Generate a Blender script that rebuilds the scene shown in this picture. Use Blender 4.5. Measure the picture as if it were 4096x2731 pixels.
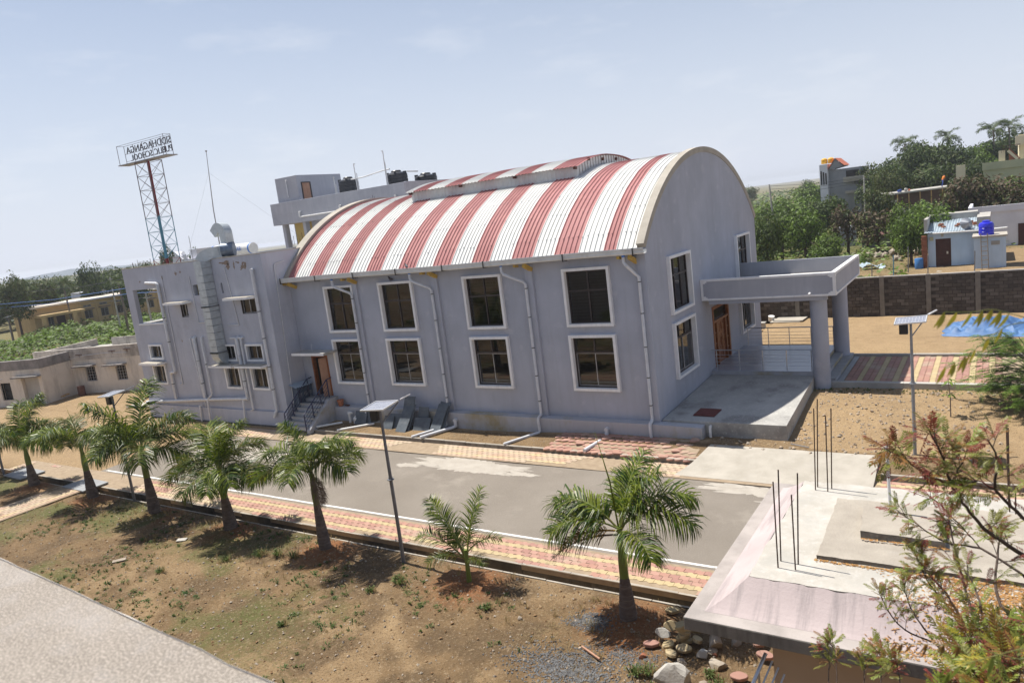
import bpy, math, random
from mathutils import Vector, Matrix, noise
R = math.radians
rnd = random.Random(7)
for o in list(bpy.data.objects): bpy.data.objects.remove(o)
sc = bpy.context.scene
COL = sc.collection

# ------------------------------------------------------------------ camera
cam = bpy.data.cameras.new('camera'); camo = bpy.data.objects.new('camera', cam); COL.objects.link(camo)
YAW, PITCH, ROLL = R(-33.8927), R(9.6377), R(-7.1463)
_f = Vector((math.sin(YAW)*math.cos(PITCH), math.cos(YAW)*math.cos(PITCH), -math.sin(PITCH)))
_r = Vector((math.cos(YAW), -math.sin(YAW), 0)); _u = _r.cross(_f)
_r2 = _r*math.cos(ROLL) + _u*math.sin(ROLL); _u2 = -_r*math.sin(ROLL) + _u*math.cos(ROLL)
m = Matrix((_r2, _u2, -_f)).transposed().to_4x4(); m.translation = (10.938, -25.892, 9.452)
camo.matrix_world = m
cam.sensor_width = 36; cam.lens = 25.989; cam.clip_end = 8000; cam.clip_start = .05
cam.dof.use_dof = True; cam.dof.focus_distance = 30; cam.dof.aperture_fstop = 3.2
sc.camera = camo

# ------------------------------------------------------------------ sky and sun
SUN = Vector((-.45, .045, 1)).normalized()
EL = math.asin(SUN.z); AZ = math.atan2(SUN.x, SUN.y)      # azimuth from +y towards +x
w = bpy.data.worlds.new('World'); sc.world = w; w.use_nodes = True
nt = w.node_tree; nt.nodes.clear()
sky = nt.nodes.new('ShaderNodeTexSky'); sky.sky_type = 'NISHITA'; sky.sun_disc = False
sky.sun_elevation = EL; sky.sun_rotation = AZ; sky.altitude = 0; sky.air_density = 1.0; sky.dust_density = 1.2; sky.ozone_density = 2.5
bg = nt.nodes.new('ShaderNodeBackground'); bg.inputs[1].default_value = .074
tc = nt.nodes.new('ShaderNodeTexCoord')
mp = nt.nodes.new('ShaderNodeMapping'); mp.inputs['Scale'].default_value = (2.2, 2.2, 9)
cn = nt.nodes.new('ShaderNodeTexNoise'); cn.inputs['Scale'].default_value = 2.6; cn.inputs['Detail'].default_value = 9; cn.inputs['Roughness'].default_value = .62
cr = nt.nodes.new('ShaderNodeValToRGB'); cr.color_ramp.elements[0].position = .54; cr.color_ramp.elements[1].position = .78
mx = nt.nodes.new('ShaderNodeMixRGB'); mx.blend_type = 'MIX'; mx.inputs[2].default_value = (9.6, 9.7, 9.9, 1)
mu = nt.nodes.new('ShaderNodeMath'); mu.operation = 'MULTIPLY'; mu.inputs[1].default_value = .26
out = nt.nodes.new('ShaderNodeOutputWorld')
L = nt.links.new
L(tc.outputs['Generated'], mp.inputs[0]); L(mp.outputs[0], cn.inputs[0]); L(cn.outputs[0], cr.inputs[0]); L(cr.outputs[0], mu.inputs[0])
sx = nt.nodes.new('ShaderNodeSeparateXYZ'); L(tc.outputs['Generated'], sx.inputs[0])
hz = nt.nodes.new('ShaderNodeMapRange'); hz.inputs[1].default_value = 0; hz.inputs[2].default_value = .42; hz.inputs[3].default_value = .97; hz.inputs[4].default_value = .12; L(sx.outputs[2], hz.inputs[0])
hm = nt.nodes.new('ShaderNodeMixRGB'); hm.inputs[2].default_value = (7.4, 7.9, 9.1, 1); L(hz.outputs[0], hm.inputs[0]); L(sky.outputs[0], hm.inputs[1])
L(mu.outputs[0], mx.inputs[0]); L(hm.outputs[0], mx.inputs[1]); L(mx.outputs[0], bg.inputs[0]); L(bg.outputs[0], out.inputs[0])
sl = bpy.data.lights.new('sun', 'SUN'); sl.energy = 5.0; sl.angle = R(.55); sl.color = (1, .95, .87)
so = bpy.data.objects.new('sun', sl); COL.objects.link(so); so.rotation_euler = SUN.to_track_quat('Z', 'Y').to_euler(); so.location = (-30, 0, 60)
sc.view_settings.view_transform = 'Standard'; sc.view_settings.look = 'None'; sc.view_settings.gamma = 1
sc.view_settings.use_curve_mapping = False; sc.view_settings.exposure = .5
sc.render.engine = 'CYCLES'; sc.cycles.max_bounces = 6; sc.cycles.transparent_max_bounces = 12

# ------------------------------------------------------------------ materials
MAT = {}
def mat(name, c, c2=None, rough=.85, scale=3., bump=0., bscale=60., metal=0., spec=.3, detail=6, lo=.35, hi=.65, speck=None, streak=None, stain=None):
    """procedural material: two tones mixed by noise, optional fine speckle, vertical streaks and stain blotches, bump"""
    M = bpy.data.materials.new(name); M.use_nodes = True; n = M.node_tree.nodes; l = M.node_tree.links.new
    b = n['Principled BSDF']; b.inputs['Roughness'].default_value = rough; b.inputs['Metallic'].default_value = metal
    b.inputs['Specular IOR Level'].default_value = spec
    g = n.new('ShaderNodeNewGeometry')
    if c2 is None: c2 = tuple(x*.8 for x in c)
    def nz(sca, det=6, ro=.6, vec=None):
        t = n.new('ShaderNodeTexNoise'); t.inputs['Scale'].default_value = sca; t.inputs['Detail'].default_value = det; t.inputs['Roughness'].default_value = ro
        l(vec if vec else g.outputs['Position'], t.inputs['Vector']); return t.outputs['Fac']
    def ramp(fac, a, bb):
        r = n.new('ShaderNodeMapRange'); r.inputs[1].default_value = a; r.inputs[2].default_value = bb; l(fac, r.inputs[0]); return r.outputs[0]
    def mix(fac, a, bb):
        x = n.new('ShaderNodeMixRGB'); l(fac, x.inputs[0])
        for i, q in ((1, a), (2, bb)):
            if isinstance(q, tuple): x.inputs[i].default_value = (*q, 1)
            else: l(q, x.inputs[i])
        return x.outputs[0]
    col = mix(ramp(nz(scale, detail), lo, hi), tuple(c), tuple(c2))
    if streak:      # (colour, amount, horizontal scale, vertical scale)
        mpn = n.new('ShaderNodeMapping'); mpn.inputs['Scale'].default_value = (*streak[2], streak[3]) if isinstance(streak[2], tuple) else (streak[2], streak[2], streak[3]); l(g.outputs['Position'], mpn.inputs[0])
        f = ramp(nz(1, 5, .7, mpn.outputs[0]), .5, .75)
        mm = n.new('ShaderNodeMath'); mm.operation = 'MULTIPLY'; mm.inputs[1].default_value = streak[1]; l(f, mm.inputs[0]); col = mix(mm.outputs[0], col, tuple(streak[0]))
    if stain:       # (colour, amount, scale, threshold)
        f = ramp(nz(stain[2], 7, .65), stain[3], stain[3]+.12)
        mm = n.new('ShaderNodeMath'); mm.operation = 'MULTIPLY'; mm.inputs[1].default_value = stain[1]; l(f, mm.inputs[0]); col = mix(mm.outputs[0], col, tuple(stain[0]))
    if speck:       # (colour, amount, scale, threshold)
        f = ramp(nz(speck[2], 3, .5), speck[3], speck[3]+.06)
        mm = n.new('ShaderNodeMath'); mm.operation = 'MULTIPLY'; mm.inputs[1].default_value = speck[1]; l(f, mm.inputs[0]); col = mix(mm.outputs[0], col, tuple(speck[0]))
    l(col, b.inputs['Base Color'])
    if bump:
        bp = n.new('ShaderNodeBump'); bp.inputs['Strength'].default_value = bump; bp.inputs['Distance'].default_value = .02
        l(nz(bscale, 5), bp.inputs['Height']); l(bp.outputs[0], b.inputs['Normal'])
    MAT[name] = M; return M
def leafmat(name, c, c2, scale=6., rough=.45, trans=.35):
    M = mat(name, c, c2, rough=rough, scale=scale, spec=.35)
    n = M.node_tree.nodes; l = M.node_tree.links.new; b = n['Principled BSDF']; o = n['Material Output']
    t = n.new('ShaderNodeBsdfTranslucent'); a = n.new('ShaderNodeMixShader'); a.inputs[0].default_value = trans
    l(b.inputs['Base Color'].links[0].from_socket, t.inputs[0]); l(b.outputs[0], a.inputs[1]); l(t.outputs[0], a.inputs[2]); l(a.outputs[0], o.inputs[0])
    return M
LAV = (.42, .44, .51); LAV2 = (.36, .38, .44)
mat('plaster', LAV, LAV2, scale=.55, bump=.25, bscale=25, streak=((.30, .305, .335), .4, 2.6, .22), speck=((.56, .56, .6), .25, 1.6, .62), rough=.9)
mat('plaster_wing', (.455, .475, .545), (.39, .405, .465), scale=.7, bump=.25, bscale=25, streak=((.6, .6, .64), .4, 4, .35), stain=((.36, .36, .41), .6, .8, .58), rough=.9)
mat('plaster_rear', (.41, .42, .46), (.35, .36, .405), scale=.8, bump=.2, bscale=25, streak=((.55, .55, .58), .35, 4, .3), rough=.9)
mat('plinth', (.45, .45, .48), (.40, .40, .42), scale=.8, bump=.3, bscale=30, stain=((.33, .27, .14), .85, .33, .5), streak=((.3, .3, .3), .4, 5, .6), rough=.92)
mat('white_paint', (.82, .82, .82), (.74, .74, .75), scale=2, rough=.6, streak=((.5, .46, .42), .35, 6, .5))
mat('pvc', (.66, .67, .69), (.56, .57, .6), scale=4, rough=.45, streak=((.4, .38, .34), .4, 8, 1))
mat('pvc_white', (.74, .74, .73), (.64, .64, .62), scale=4, rough=.45)
mat('gutter_metal', (.66, .67, .66), (.56, .57, .57), scale=2, rough=.4, streak=((.45, .43, .38), .45, 4, 2))
mat('roof_white', (.66, .66, .63), (.58, .58, .56), scale=.6, rough=.6, spec=.15, stain=((.42, .42, .42), .5, 1.6, .62), speck=((.35, .35, .35), .3, 7, .66))
mat('roof_red', (.40, .185, .18), (.35, .15, .145), scale=.6, rough=.62, spec=.12, stain=((.46, .22, .2), .5, 1.1, .55))
mat('concrete', (.44, .42, .385), (.34, .325, .30), scale=1.2, bump=.4, bscale=40, stain=((.24, .225, .2), .55, 1.1, .55), speck=((.52, .5, .46), .4, 18, .6), rough=.93)
mat('concrete_apron', (.45, .44, .41), (.34, .33, .31), scale=.8, bump=.35, bscale=30, stain=((.2, .19, .18), .6, .7, .53), speck=((.55, .54, .5), .5, 9, .6), rough=.93)
mat('concrete_light', (.43, .395, .34), (.35, .32, .27), scale=1.5, bump=.5, bscale=45, stain=((.36, .33, .29), .55, 1.4, .57), speck=((.50, .47, .42), .25, 30, .6), rough=.93)
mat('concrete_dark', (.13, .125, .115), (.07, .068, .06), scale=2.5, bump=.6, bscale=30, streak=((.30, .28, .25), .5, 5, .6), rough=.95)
mat('screed_white', (.46, .43, .385), (.37, .345, .30), scale=1.6, bump=.35, bscale=30, stain=((.36, .345, .31), .7, 1.1, .52), streak=((.60, .59, .57), .4, 9, 9), rough=.92)
mat('edge_dark', (.24,.22,.19), (.13,.12,.10), scale=7, rough=.95, bump=.8, bscale=30)  # rough mossy edges, darkened so the colour carries the side faces' shade
mat('fascia', (.24,.23,.205), (.17,.16,.145), scale=2, rough=.93, bump=.3, bscale=30, streak=((.07,.066,.06), .7, 4, .8))  # streaked concrete; base lowered to paint in the front face's shade
mat('layer_concrete', (.38, .34, .285), (.31, .275, .23), scale=2.2, bump=.8, bscale=28, stain=((.36, .33, .29), .5, 2, .6), rough=.95)
mat('pink_plaster', (.465, .395, .385), (.40, .335, .33), scale=.9, bump=.3, bscale=22, streak=((.20, .18, .18), .75, (4.5, .5), .5), stain=((.47, .285, .245), .5, .3, .6), rough=.92)
mat('rim_plaster', (.39, .35, .325), (.29, .26, .24), scale=2, bump=.35, bscale=30, stain=((.28, .255, .24), .5, 1.6, .55), rough=.93)
mat('tan_wall', (.50, .37, .25), (.45, .33, .22), scale=.8, rough=.9)
mat('yellow_wall', (.60, .46, .18), (.52, .40, .16), scale=.8, rough=.9)
mat('school_yellow', (.56, .40, .20), (.47, .33, .16), scale=.5, streak=((.33, .25, .15), .4, 2, .3), rough=.9)
mat('cream_old', (.66, .60, .52), (.56, .50, .43), scale=.5, streak=((.20, .18, .16), .55, 1.6, .35), stain=((.40, .31, .22), .5, .5, .56), rough=.93)
mat('mould_grey', (.30, .275, .26), (.17, .16, .155), scale=1.3, streak=((.09, .085, .08), .75, 3, .5), rough=.95)
mat('mould_cream', (.56, .51, .45), (.40, .36, .32), scale=1, streak=((.12, .11, .10), .8, 2, .5), stain=((.2,.18,.16), .6, .8, .5), rough=.95)
mat('roof_pale', (.62, .56, .48), (.52, .46, .39), scale=.6, rough=.9)
leafmat('straw', (.36,.285,.15), (.27,.20,.10), scale=5, rough=.8)
mat('slate_cover', (.30, .31, .32), (.24, .245, .25), scale=1.5, rough=.7)
mat('dark_frame', (.035, .025, .025), (.05, .038, .036), rough=.45, spec=.4)
mat('alu_frame', (.45, .45, .46), (.32, .31, .31), rough=.4, metal=.3)
mat('curtain', (.26, .265, .27), (.20, .2, .205), scale=3, rough=.6, streak=((.15, .15, .155), .6, 14, .2))
mat('dark_inside', (.012, .011, .012), (.02, .018, .018), rough=.6)
mat('inner_wall', (.11, .10, .085), (.08, .075, .065), scale=.6, rough=.9)
mat('wood', (.30, .105, .035), (.20, .065, .022), scale=5, rough=.4, streak=((.12, .04, .015), .7, 12, .8))
mat('tower_dark', (.10,.06,.065), rough=.6)
mat('wood_pale', (.42, .24, .16), (.36, .2, .13), scale=4, rough=.5, streak=((.28, .15, .1), .5, 14, 1))
mat('blue_steel', (.022, .026, .075), (.03, .034, .085), rough=.4, spec=.5)
mat('steel', (.62, .63, .64), (.5, .5, .52), rough=.28, metal=.9)
mat('galv', (.50, .54, .56), (.40, .435, .455), scale=5, rough=.42, metal=.35)
mat('galv_blue', (.16, .20, .27), (.11, .14, .19), scale=5, rough=.4, metal=.5)
mat('pole_grey', (.20, .21, .235), (.15, .155, .175), scale=4, rough=.45, metal=.4)
mat('pole_galv', (.32, .34, .37), (.25, .265, .29), scale=4, rough=.42, metal=.5)
mat('black_plastic', (.012, .012, .014), (.02, .02, .022), rough=.35, spec=.5)
mat('tank_black', (.018, .020, .026), (.03, .032, .038), scale=3, rough=.38, spec=.5, streak=((.07, .07, .075), .5, 3, .4))
mat('panel_cell', (.30, .31, .36), (.24, .25, .30), scale=8, rough=.12, spec=.8)
mat('panel_frame', (.72, .72, .72), (.62, .62, .62), rough=.3, metal=.4)
mat('rebar', (.055, .042, .036), (.10, .05, .03), scale=20, rough=.8, bump=.6, bscale=150)
mat('rust', (.13, .06, .045), (.09, .04, .03), scale=6, rough=.8)
mat('slate', (.115, .135, .155), (.075, .09, .105), scale=2.5, rough=.65, bump=.3, bscale=20, streak=((.20, .21, .22), .5, 2.5, 4), stain=((.17, .17, .165), .5, 3, .6))
mat('hatch_red', (.16, .045, .04), (.12, .035, .03), scale=4, rough=.7)
mat('asphalt', (.225, .197, .165), (.185, .16, .132), scale=.35, bump=.5, bscale=120, speck=((.36, .33, .295), .6, 45, .58), stain=((.32, .285, .24), .6, .45, .57), rough=.92)
mat('cement_spill', (.42, .385, .335), (.35, .315, .27), scale=1.8, bump=.3, bscale=50, stain=((.37, .345, .31), .6, 1.1, .56), rough=.93)
mat('line_paint', (.74, .73, .70), (.60, .58, .55), scale=3, rough=.7, stain=((.36, .33, .3), .7, 5, .62))
for k, a, bb in (('a', (.40, .225, .17), (.35, .195, .15)), ('b', (.42, .25, .195), (.37, .22, .17)), ('c', (.36, .20, .16), (.32, .18, .145))):
    mat('paver_red_'+k, a, bb, scale=2.5, rough=.85, bump=.2, bscale=90, stain=((.40, .32, .24), .7, .8, .52))
mat('paver_yellow_a', (.47, .37, .21), (.42, .33, .19), scale=2.5, rough=.85, bump=.2, bscale=90, stain=((.5, .41, .28), .5, .8, .56))
mat('paver_yellow_b', (.43, .34, .20), (.38, .30, .175), scale=2.5, rough=.85, bump=.2, bscale=90, stain=((.48, .40, .28), .5, .8, .56))
for k, a, bb in (('a', (.42, .27, .19), (.42, .33, .245)), ('b', (.44, .30, .22), (.43, .35, .26))):
    mat('paver_dusty_red_'+k, a, bb, scale=1.1, rough=.9, stain=((.42, .35, .26), .8, .5, .5))
mat('paver_dusty_yellow', (.50, .39, .22), (.45, .37, .265), scale=1.1, rough=.9, stain=((.42, .35, .26), .8, .5, .5))
mat('sand_joint', (.34, .265, .185), (.27, .205, .14), scale=4, rough=.95, bump=.3, bscale=60)
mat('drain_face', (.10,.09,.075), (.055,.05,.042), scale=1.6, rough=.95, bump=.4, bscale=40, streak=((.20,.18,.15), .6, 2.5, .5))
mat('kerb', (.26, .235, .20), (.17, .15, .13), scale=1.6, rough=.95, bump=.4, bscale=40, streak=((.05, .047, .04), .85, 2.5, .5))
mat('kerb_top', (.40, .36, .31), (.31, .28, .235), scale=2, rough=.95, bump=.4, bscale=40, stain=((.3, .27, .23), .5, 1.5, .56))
for k, a in (('a', (.095, .08, .068)), ('b', (.115, .097, .082)), ('c', (.15, .13, .112)), ('d', (.08, .067, .057))):
    mat('block_'+k, a, tuple(x*.75 for x in a), scale=5, rough=.95, bump=.5, bscale=50)
mat('mortar', (.06, .05, .042), (.045, .038, .032), scale=4, rough=.95)
mat('tarp', (.075, .175, .36), (.055, .125, .28), scale=1.5, rough=.6, spec=.5, stain=((.25, .35, .55), .6, 2, .6))
mat('blue_plastic', (.025, .03, .62), (.02, .025, .5), scale=3, rough=.3, spec=.5)
mat('drum_blue', (.06, .20, .48), (.05, .16, .4), rough=.4)
mat('yellow_plastic', (.75, .42, .04), (.65, .36, .03), rough=.4)
mat('house_blue', (.50, .62, .76), (.43, .55, .69), scale=.7, rough=.9, streak=((.38, .46, .55), .4, 3, .4))
mat('house_white', (.70, .70, .74), (.60, .60, .64), scale=.7, rough=.9, streak=((.5, .5, .5), .3, 3, .4))
mat('house_cream', (.72, .64, .46), (.64, .56, .40), scale=.6, rough=.9)
mat('site_wall', (.13,.075,.06), (.09,.055,.045), rough=.95)
mat('post_concrete', (.21,.19,.165), (.155,.14,.12), scale=2, rough=.95)
mat('house_green', (.46, .46, .30), (.38, .39, .26), scale=.6, rough=.9)
mat('house_grey', (.30, .31, .33), (.24, .25, .27), scale=.6, rough=.9)
mat('orange_roof', (.60, .18, .10), (.5, .15, .08), rough=.8)
mat('corrugated', (.44, .52, .58), (.36, .43, .49), scale=1.5, rough=.45, metal=.3, stain=((.35, .25, .18), .5, 1.5, .6))
mat('brick_red', (.32, .13, .075), (.24, .095, .055), scale=4, rough=.9)
mat('door_brown', (.07, .025, .02), (.05, .018, .015), scale=5, rough=.5)
mat('stone_pale', (.37, .32, .26), (.26, .215, .17), scale=3.5, rough=.93, bump=.7, bscale=18, stain=((.33, .24, .16), .5, 3, .58))
mat('stone_white', (.46, .44, .40), (.37, .35, .32), scale=2.5, rough=.9, bump=.5, bscale=20, stain=((.36, .30, .22), .6, 4, .6))
mat('gravel_grey', (.20, .20, .20), (.11, .11, .112), scale=9, rough=.9)
mat('earth_clod', (.27,.17,.09),(.2,.12,.06), rough=.95)
mat('pebble', (.46, .38, .29), (.30, .22, .15), scale=3, rough=.9)
mat('terracotta', (.42, .17, .09), (.34, .13, .07), scale=4, rough=.85)
mat('bamboo', (.55, .35, .15), (.44, .27, .11), rough=.7)
mat('bark', (.115, .085, .07), (.07, .05, .04), scale=12, rough=.95, bump=.7, bscale=40)
mat('bark_pale', (.23, .19, .155), (.15, .12, .1), scale=12, rough=.95, bump=.7, bscale=40)
mat('twig_red', (.19, .065, .045), (.12, .05, .035), scale=12, rough=.8)
mat('trunk_palm', (.155, .125, .112), (.10, .08, .072), scale=5, rough=.9, bump=.6, bscale=30, streak=((.30, .25, .215), .7, 1.2, 13))
mat('trunk_ring', (.20, .165, .145), (.14, .115, .1), scale=5, rough=.9)
mat('crownshaft', (.12, .18, .032), (.16, .20, .045), scale=2.5, rough=.4, streak=((.2, .16, .06), .25, 5, .6))
mat('rachis', (.13, .17, .045), (.18, .17, .05), rough=.5)
leafmat('palm_leaf', (.026, .062, .006), (.060, .105, .010), scale=2.2, rough=.4)
leafmat('palm_leaf_light', (.13, .18, .016), (.20, .23, .022), scale=2.2, rough=.4)
leafmat('palm_leaf_yellow', (.17, .15, .022), (.09, .11, .018), scale=2.2)
leafmat('palm_leaf_orange', (.45, .23, .02), (.35, .22, .03), scale=2.2)
leafmat('palm_leaf_dead', (.14, .10, .075), (.20, .155, .125), scale=4, trans=.1, rough=.8)
leafmat('leaf_gold', (.36, .30, .035), (.27, .26, .03), scale=14)
mat('blind', (.075, .055, .045), (.055, .04, .034), rough=.8, streak=((.11,.085,.07), .6, .3, 22))
leafmat('leaf_red', (.25, .05, .045), (.19, .06, .035), scale=9)
leafmat('leaf_rust', (.27, .125, .035), (.20, .12, .03), scale=9)
leafmat('leaf_olive', (.22, .21, .04), (.15, .17, .03), scale=9)
leafmat('leaf_lime', (.24, .29, .05), (.18, .24, .04), scale=9)
leafmat('leaf_yellow', (.42, .33, .03), (.30, .27, .035), scale=9)
leafmat('foliage_dark', (.028, .050, .016), (.045, .07, .02), scale=.9, rough=.6, trans=.25)
leafmat('foliage_mid', (.065, .105, .02), (.09, .13, .026), scale=.9, rough=.6, trans=.25)
leafmat('foliage_bright', (.12, .20, .03), (.16, .235, .04), scale=.7, rough=.6, trans=.3)
leafmat('foliage_olive', (.095, .105, .026), (.07, .085, .022), scale=.9, rough=.6, trans=.25)
leafmat('foliage_brown', (.115, .085, .05), (.085, .06, .035), scale=.9, rough=.7, trans=.2)
leafmat('feather_leaf', (.09, .17, .026), (.13, .21, .035), scale=3, rough=.5)
leafmat('weed', (.13, .17, .05), (.09, .14, .035), scale=3, rough=.7)
leafmat('weed_dark', (.06, .125, .035), (.08, .15, .04), scale=3, rough=.7)
leafmat('dry_grass', (.40, .31, .16), (.30, .22, .10), scale=3, rough=.8)
leafmat('litter_leaf', (.36, .17, .06), (.46, .27, .09), scale=14, rough=.8, trans=.1)
mat('shirt_orange', (.62, .20, .04), rough=.9); mat('trousers_blue', (.05, .09, .30), rough=.9); mat('skin', (.16, .085, .055), rough=.6); mat('hair', (.01, .009, .008), rough=.7)
mat('pigeon', (.10, .10, .115), (.06, .06, .07), scale=20, rough=.7)
mat('sign_letter', (.060, .055, .062), (.09, .085, .09), rough=.6)
mat('tower_red', (.24, .035, .04), (.17, .03, .03), scale=3, rough=.6)
mat('tower_blue', (.10, .26, .34), (.07, .2, .27), scale=3, rough=.6)
mat('tower_grey', (.32, .31, .31), (.26, .25, .25), rough=.6)
mat('tower_mauve', (.15, .115, .125), (.11, .085, .09), rough=.6)
mat('blue_cap', (.06, .20, .62), rough=.4)
mat('parapet_rough', (.25, .22, .188), (.20, .175, .148), scale=7, bump=.35, bscale=140, speck=((.42, .37, .32), .75, 110, .5), stain=((.31, .285, .265), .7, 3.5, .48), rough=.95)
mat('paint_edge', (.66, .63, .59), (.5, .46, .42), scale=9, rough=.9, bump=.5, bscale=60)
mat('wire', (.03, .03, .035), rough=.6); mat('wire_blue', (.10, .2, .5), rough=.5)
mat('tile_floor', (.42, .44, .50), (.36, .38, .44), scale=1, rough=.25, spec=.5)
mat('marble_step', (.34, .345, .345), (.27, .275, .28), scale=2, rough=.5)
mat('yellow_beam', (.55, .36, .07), (.45, .30, .08), scale=4, rough=.6)
mat('hill_blue', (.10, .13, .16), (.085, .11, .14), scale=.01, rough=1)
# window glass: tinted, see-through, with Fresnel reflection
def glass(name, tint, refl=.10):
    M = bpy.data.materials.new(name); M.use_nodes = True; n = M.node_tree.nodes; l = M.node_tree.links.new; n.clear()
    o = n.new('ShaderNodeOutputMaterial'); t = n.new('ShaderNodeBsdfTransparent'); t.inputs[0].default_value = (*tint, 1)
    g = n.new('ShaderNodeBsdfGlossy'); g.inputs['Roughness'].default_value = .02; g.inputs[0].default_value = (.85, .85, .85, 1)
    ge = n.new('ShaderNodeNewGeometry'); vm = n.new('ShaderNodeVectorMath'); vm.operation = 'DOT_PRODUCT'; l(ge.outputs['Normal'], vm.inputs[0]); l(ge.outputs['Incoming'], vm.inputs[1])
    ab = n.new('ShaderNodeMath'); ab.operation = 'ABSOLUTE'; l(vm.outputs['Value'], ab.inputs[0])
    su = n.new('ShaderNodeMath'); su.operation = 'SUBTRACT'; su.inputs[0].default_value = 1; l(ab.outputs[0], su.inputs[1])
    lw = n.new('ShaderNodeMath'); lw.operation = 'POWER'; lw.inputs[1].default_value = 5; l(su.outputs[0], lw.inputs[0])
    a = n.new('ShaderNodeMath'); a.operation = 'MULTIPLY_ADD'; a.inputs[1].default_value = .94; a.inputs[2].default_value = refl
    x = n.new('ShaderNodeMixShader'); l(lw.outputs[0], a.inputs[0]); l(a.outputs[0], x.inputs[0]); l(t.outputs[0], x.inputs[1]); l(g.outputs[0], x.inputs[2]); l(x.outputs[0], o.inputs[0])
    MAT[name] = M; return M
glass('glass', (.45, .44, .44), .065); glass('glass_dark', (.3, .29, .29), .035)

# ------------------------------------------------------------------ mesh helpers
WO = {}     # world offset of every object we place (roots without rotation)
class MB:
    def __init__(s, M=None): s.v = []; s.f = []; s.mi = []; s.M = M; s.m = 0
    def add(s, vs, fs):
        b = len(s.v)
        s.v += [tuple(s.M @ Vector(p)) if s.M else tuple(p) for p in vs]
        fl = s.M is not None and s.M.determinant() < 0
        s.f += [tuple(i+b for i in (f[::-1] if fl else f)) for f in fs]; s.mi += [s.m]*len(fs); return s
    def box(s, x0, x1, y0, y1, z0, z1):
        return s.add([(x0,y0,z0),(x1,y0,z0),(x1,y1,z0),(x0,y1,z0),(x0,y0,z1),(x1,y0,z1),(x1,y1,z1),(x0,y1,z1)],
                     [(0,3,2,1),(4,5,6,7),(0,1,5,4),(1,2,6,5),(2,3,7,6),(3,0,4,7)])
    def quad(s, a, b, c, d): return s.add([a,b,c,d], [(0,1,2,3)])
    def prism(s, poly, z0, z1, zf=None):
        n = len(poly); vs = [(x,y,z0) for x,y in poly] + [(x,y,z1 if zf is None else zf(x,y)) for x,y in poly]
        return s.add(vs, [tuple(range(n-1,-1,-1)), tuple(range(n,2*n))] + [(i,(i+1)%n,(i+1)%n+n,i+n) for i in range(n)])
    def prismM(s, poly, M, h):       # polygon in local xy, extruded along local z by h
        n = len(poly); vs = [tuple(M @ Vector((x,y,0))) for x,y in poly] + [tuple(M @ Vector((x,y,h))) for x,y in poly]
        return s.add(vs, [tuple(range(n-1,-1,-1)), tuple(range(n,2*n))] + [(i,(i+1)%n,(i+1)%n+n,i+n) for i in range(n)])
    def tube(s, pts, r, seg=8, cap=True):
        pts = [Vector(p) for p in pts]; n = len(pts); rs = r if isinstance(r, (list, tuple)) else [r]*n
        vs = []; fs = []; up = None
        for i, p in enumerate(pts):
            t = (pts[min(i+1,n-1)] - pts[max(i-1,0)]); t = t.normalized() if t.length > 1e-9 else Vector((0,0,1))
            if up is None:
                up = t.cross(Vector((0,0,1)) if abs(t.z) < .9 else Vector((1,0,0))).normalized()
            up = (up - t*up.dot(t)); up = up.normalized() if up.length > 1e-6 else t.orthogonal().normalized()
            q = t.cross(up); k = 1.
            if 0 < i < n-1:
                d1 = (p-pts[i-1]); d2 = (pts[i+1]-p)
                if d1.length > 1e-9 and d2.length > 1e-9:
                    k = 1/max(.6, math.cos(d1.angle(d2)/2))
            for j in range(seg):
                a = 2*math.pi*j/seg; vs.append(p + (up*math.cos(a) + q*math.sin(a))*rs[i]*k)
        for i in range(n-1):
            for j in range(seg):
                j2 = (j+1)%seg; fs.append((i*seg+j, i*seg+j2, (i+1)*seg+j2, (i+1)*seg+j))
        if cap: fs += [tuple(range(seg-1,-1,-1)), tuple(range((n-1)*seg, n*seg))]
        return s.add(vs, fs)
    def lathe(s, prof, c=(0,0,0), seg=20):
        vs = []; fs = []; n = len(prof)
        for r, z in prof:
            for j in range(seg):
                a = 2*math.pi*j/seg; vs.append((c[0]+r*math.cos(a), c[1]+r*math.sin(a), c[2]+z))
        for i in range(n-1):
            for j in range(seg):
                j2 = (j+1)%seg; fs.append((i*seg+j, i*seg+j2, (i+1)*seg+j2, (i+1)*seg+j))
        fs += [tuple(range(seg-1,-1,-1)), tuple(range((n-1)*seg, n*seg))]
        return s.add(vs, fs)
    def bar(s, a, b, w, h):          # rectangular bar between two points
        a = Vector(a); b = Vector(b); t = (b-a).normalized(); q = t.cross(Vector((0,0,1)))
        q = q.normalized() if q.length > 1e-4 else Vector((1,0,0)); u = q.cross(t)
        q *= w/2; u *= h/2
        return s.add([a-q-u,a+q-u,a+q+u,a-q+u,b-q-u,b+q-u,b+q+u,b-q+u], [(0,1,2,3),(7,6,5,4),(0,4,5,1),(1,5,6,2),(2,6,7,3),(3,7,4,0)])
    def mesh(s, name, mats):
        me = bpy.data.meshes.new(name); me.from_pydata(s.v, [], s.f)
        for q in (mats if isinstance(mats, (list, tuple)) else [mats]): me.materials.append(MAT[q])
        if any(s.mi): me.polygons.foreach_set('material_index', s.mi)
        me.update(); return me
    def build(s, name, mats, parent=None, smooth=False, bevel=0):
        o = put(s.mesh(name, mats), name, parent)
        if smooth: shade(o, smooth)
        if bevel:
            bv = o.modifiers.new('bevel', 'BEVEL'); bv.width = bevel; bv.segments = 2; bv.limit_method = 'ANGLE'; bv.angle_limit = R(40)
        return o
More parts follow.
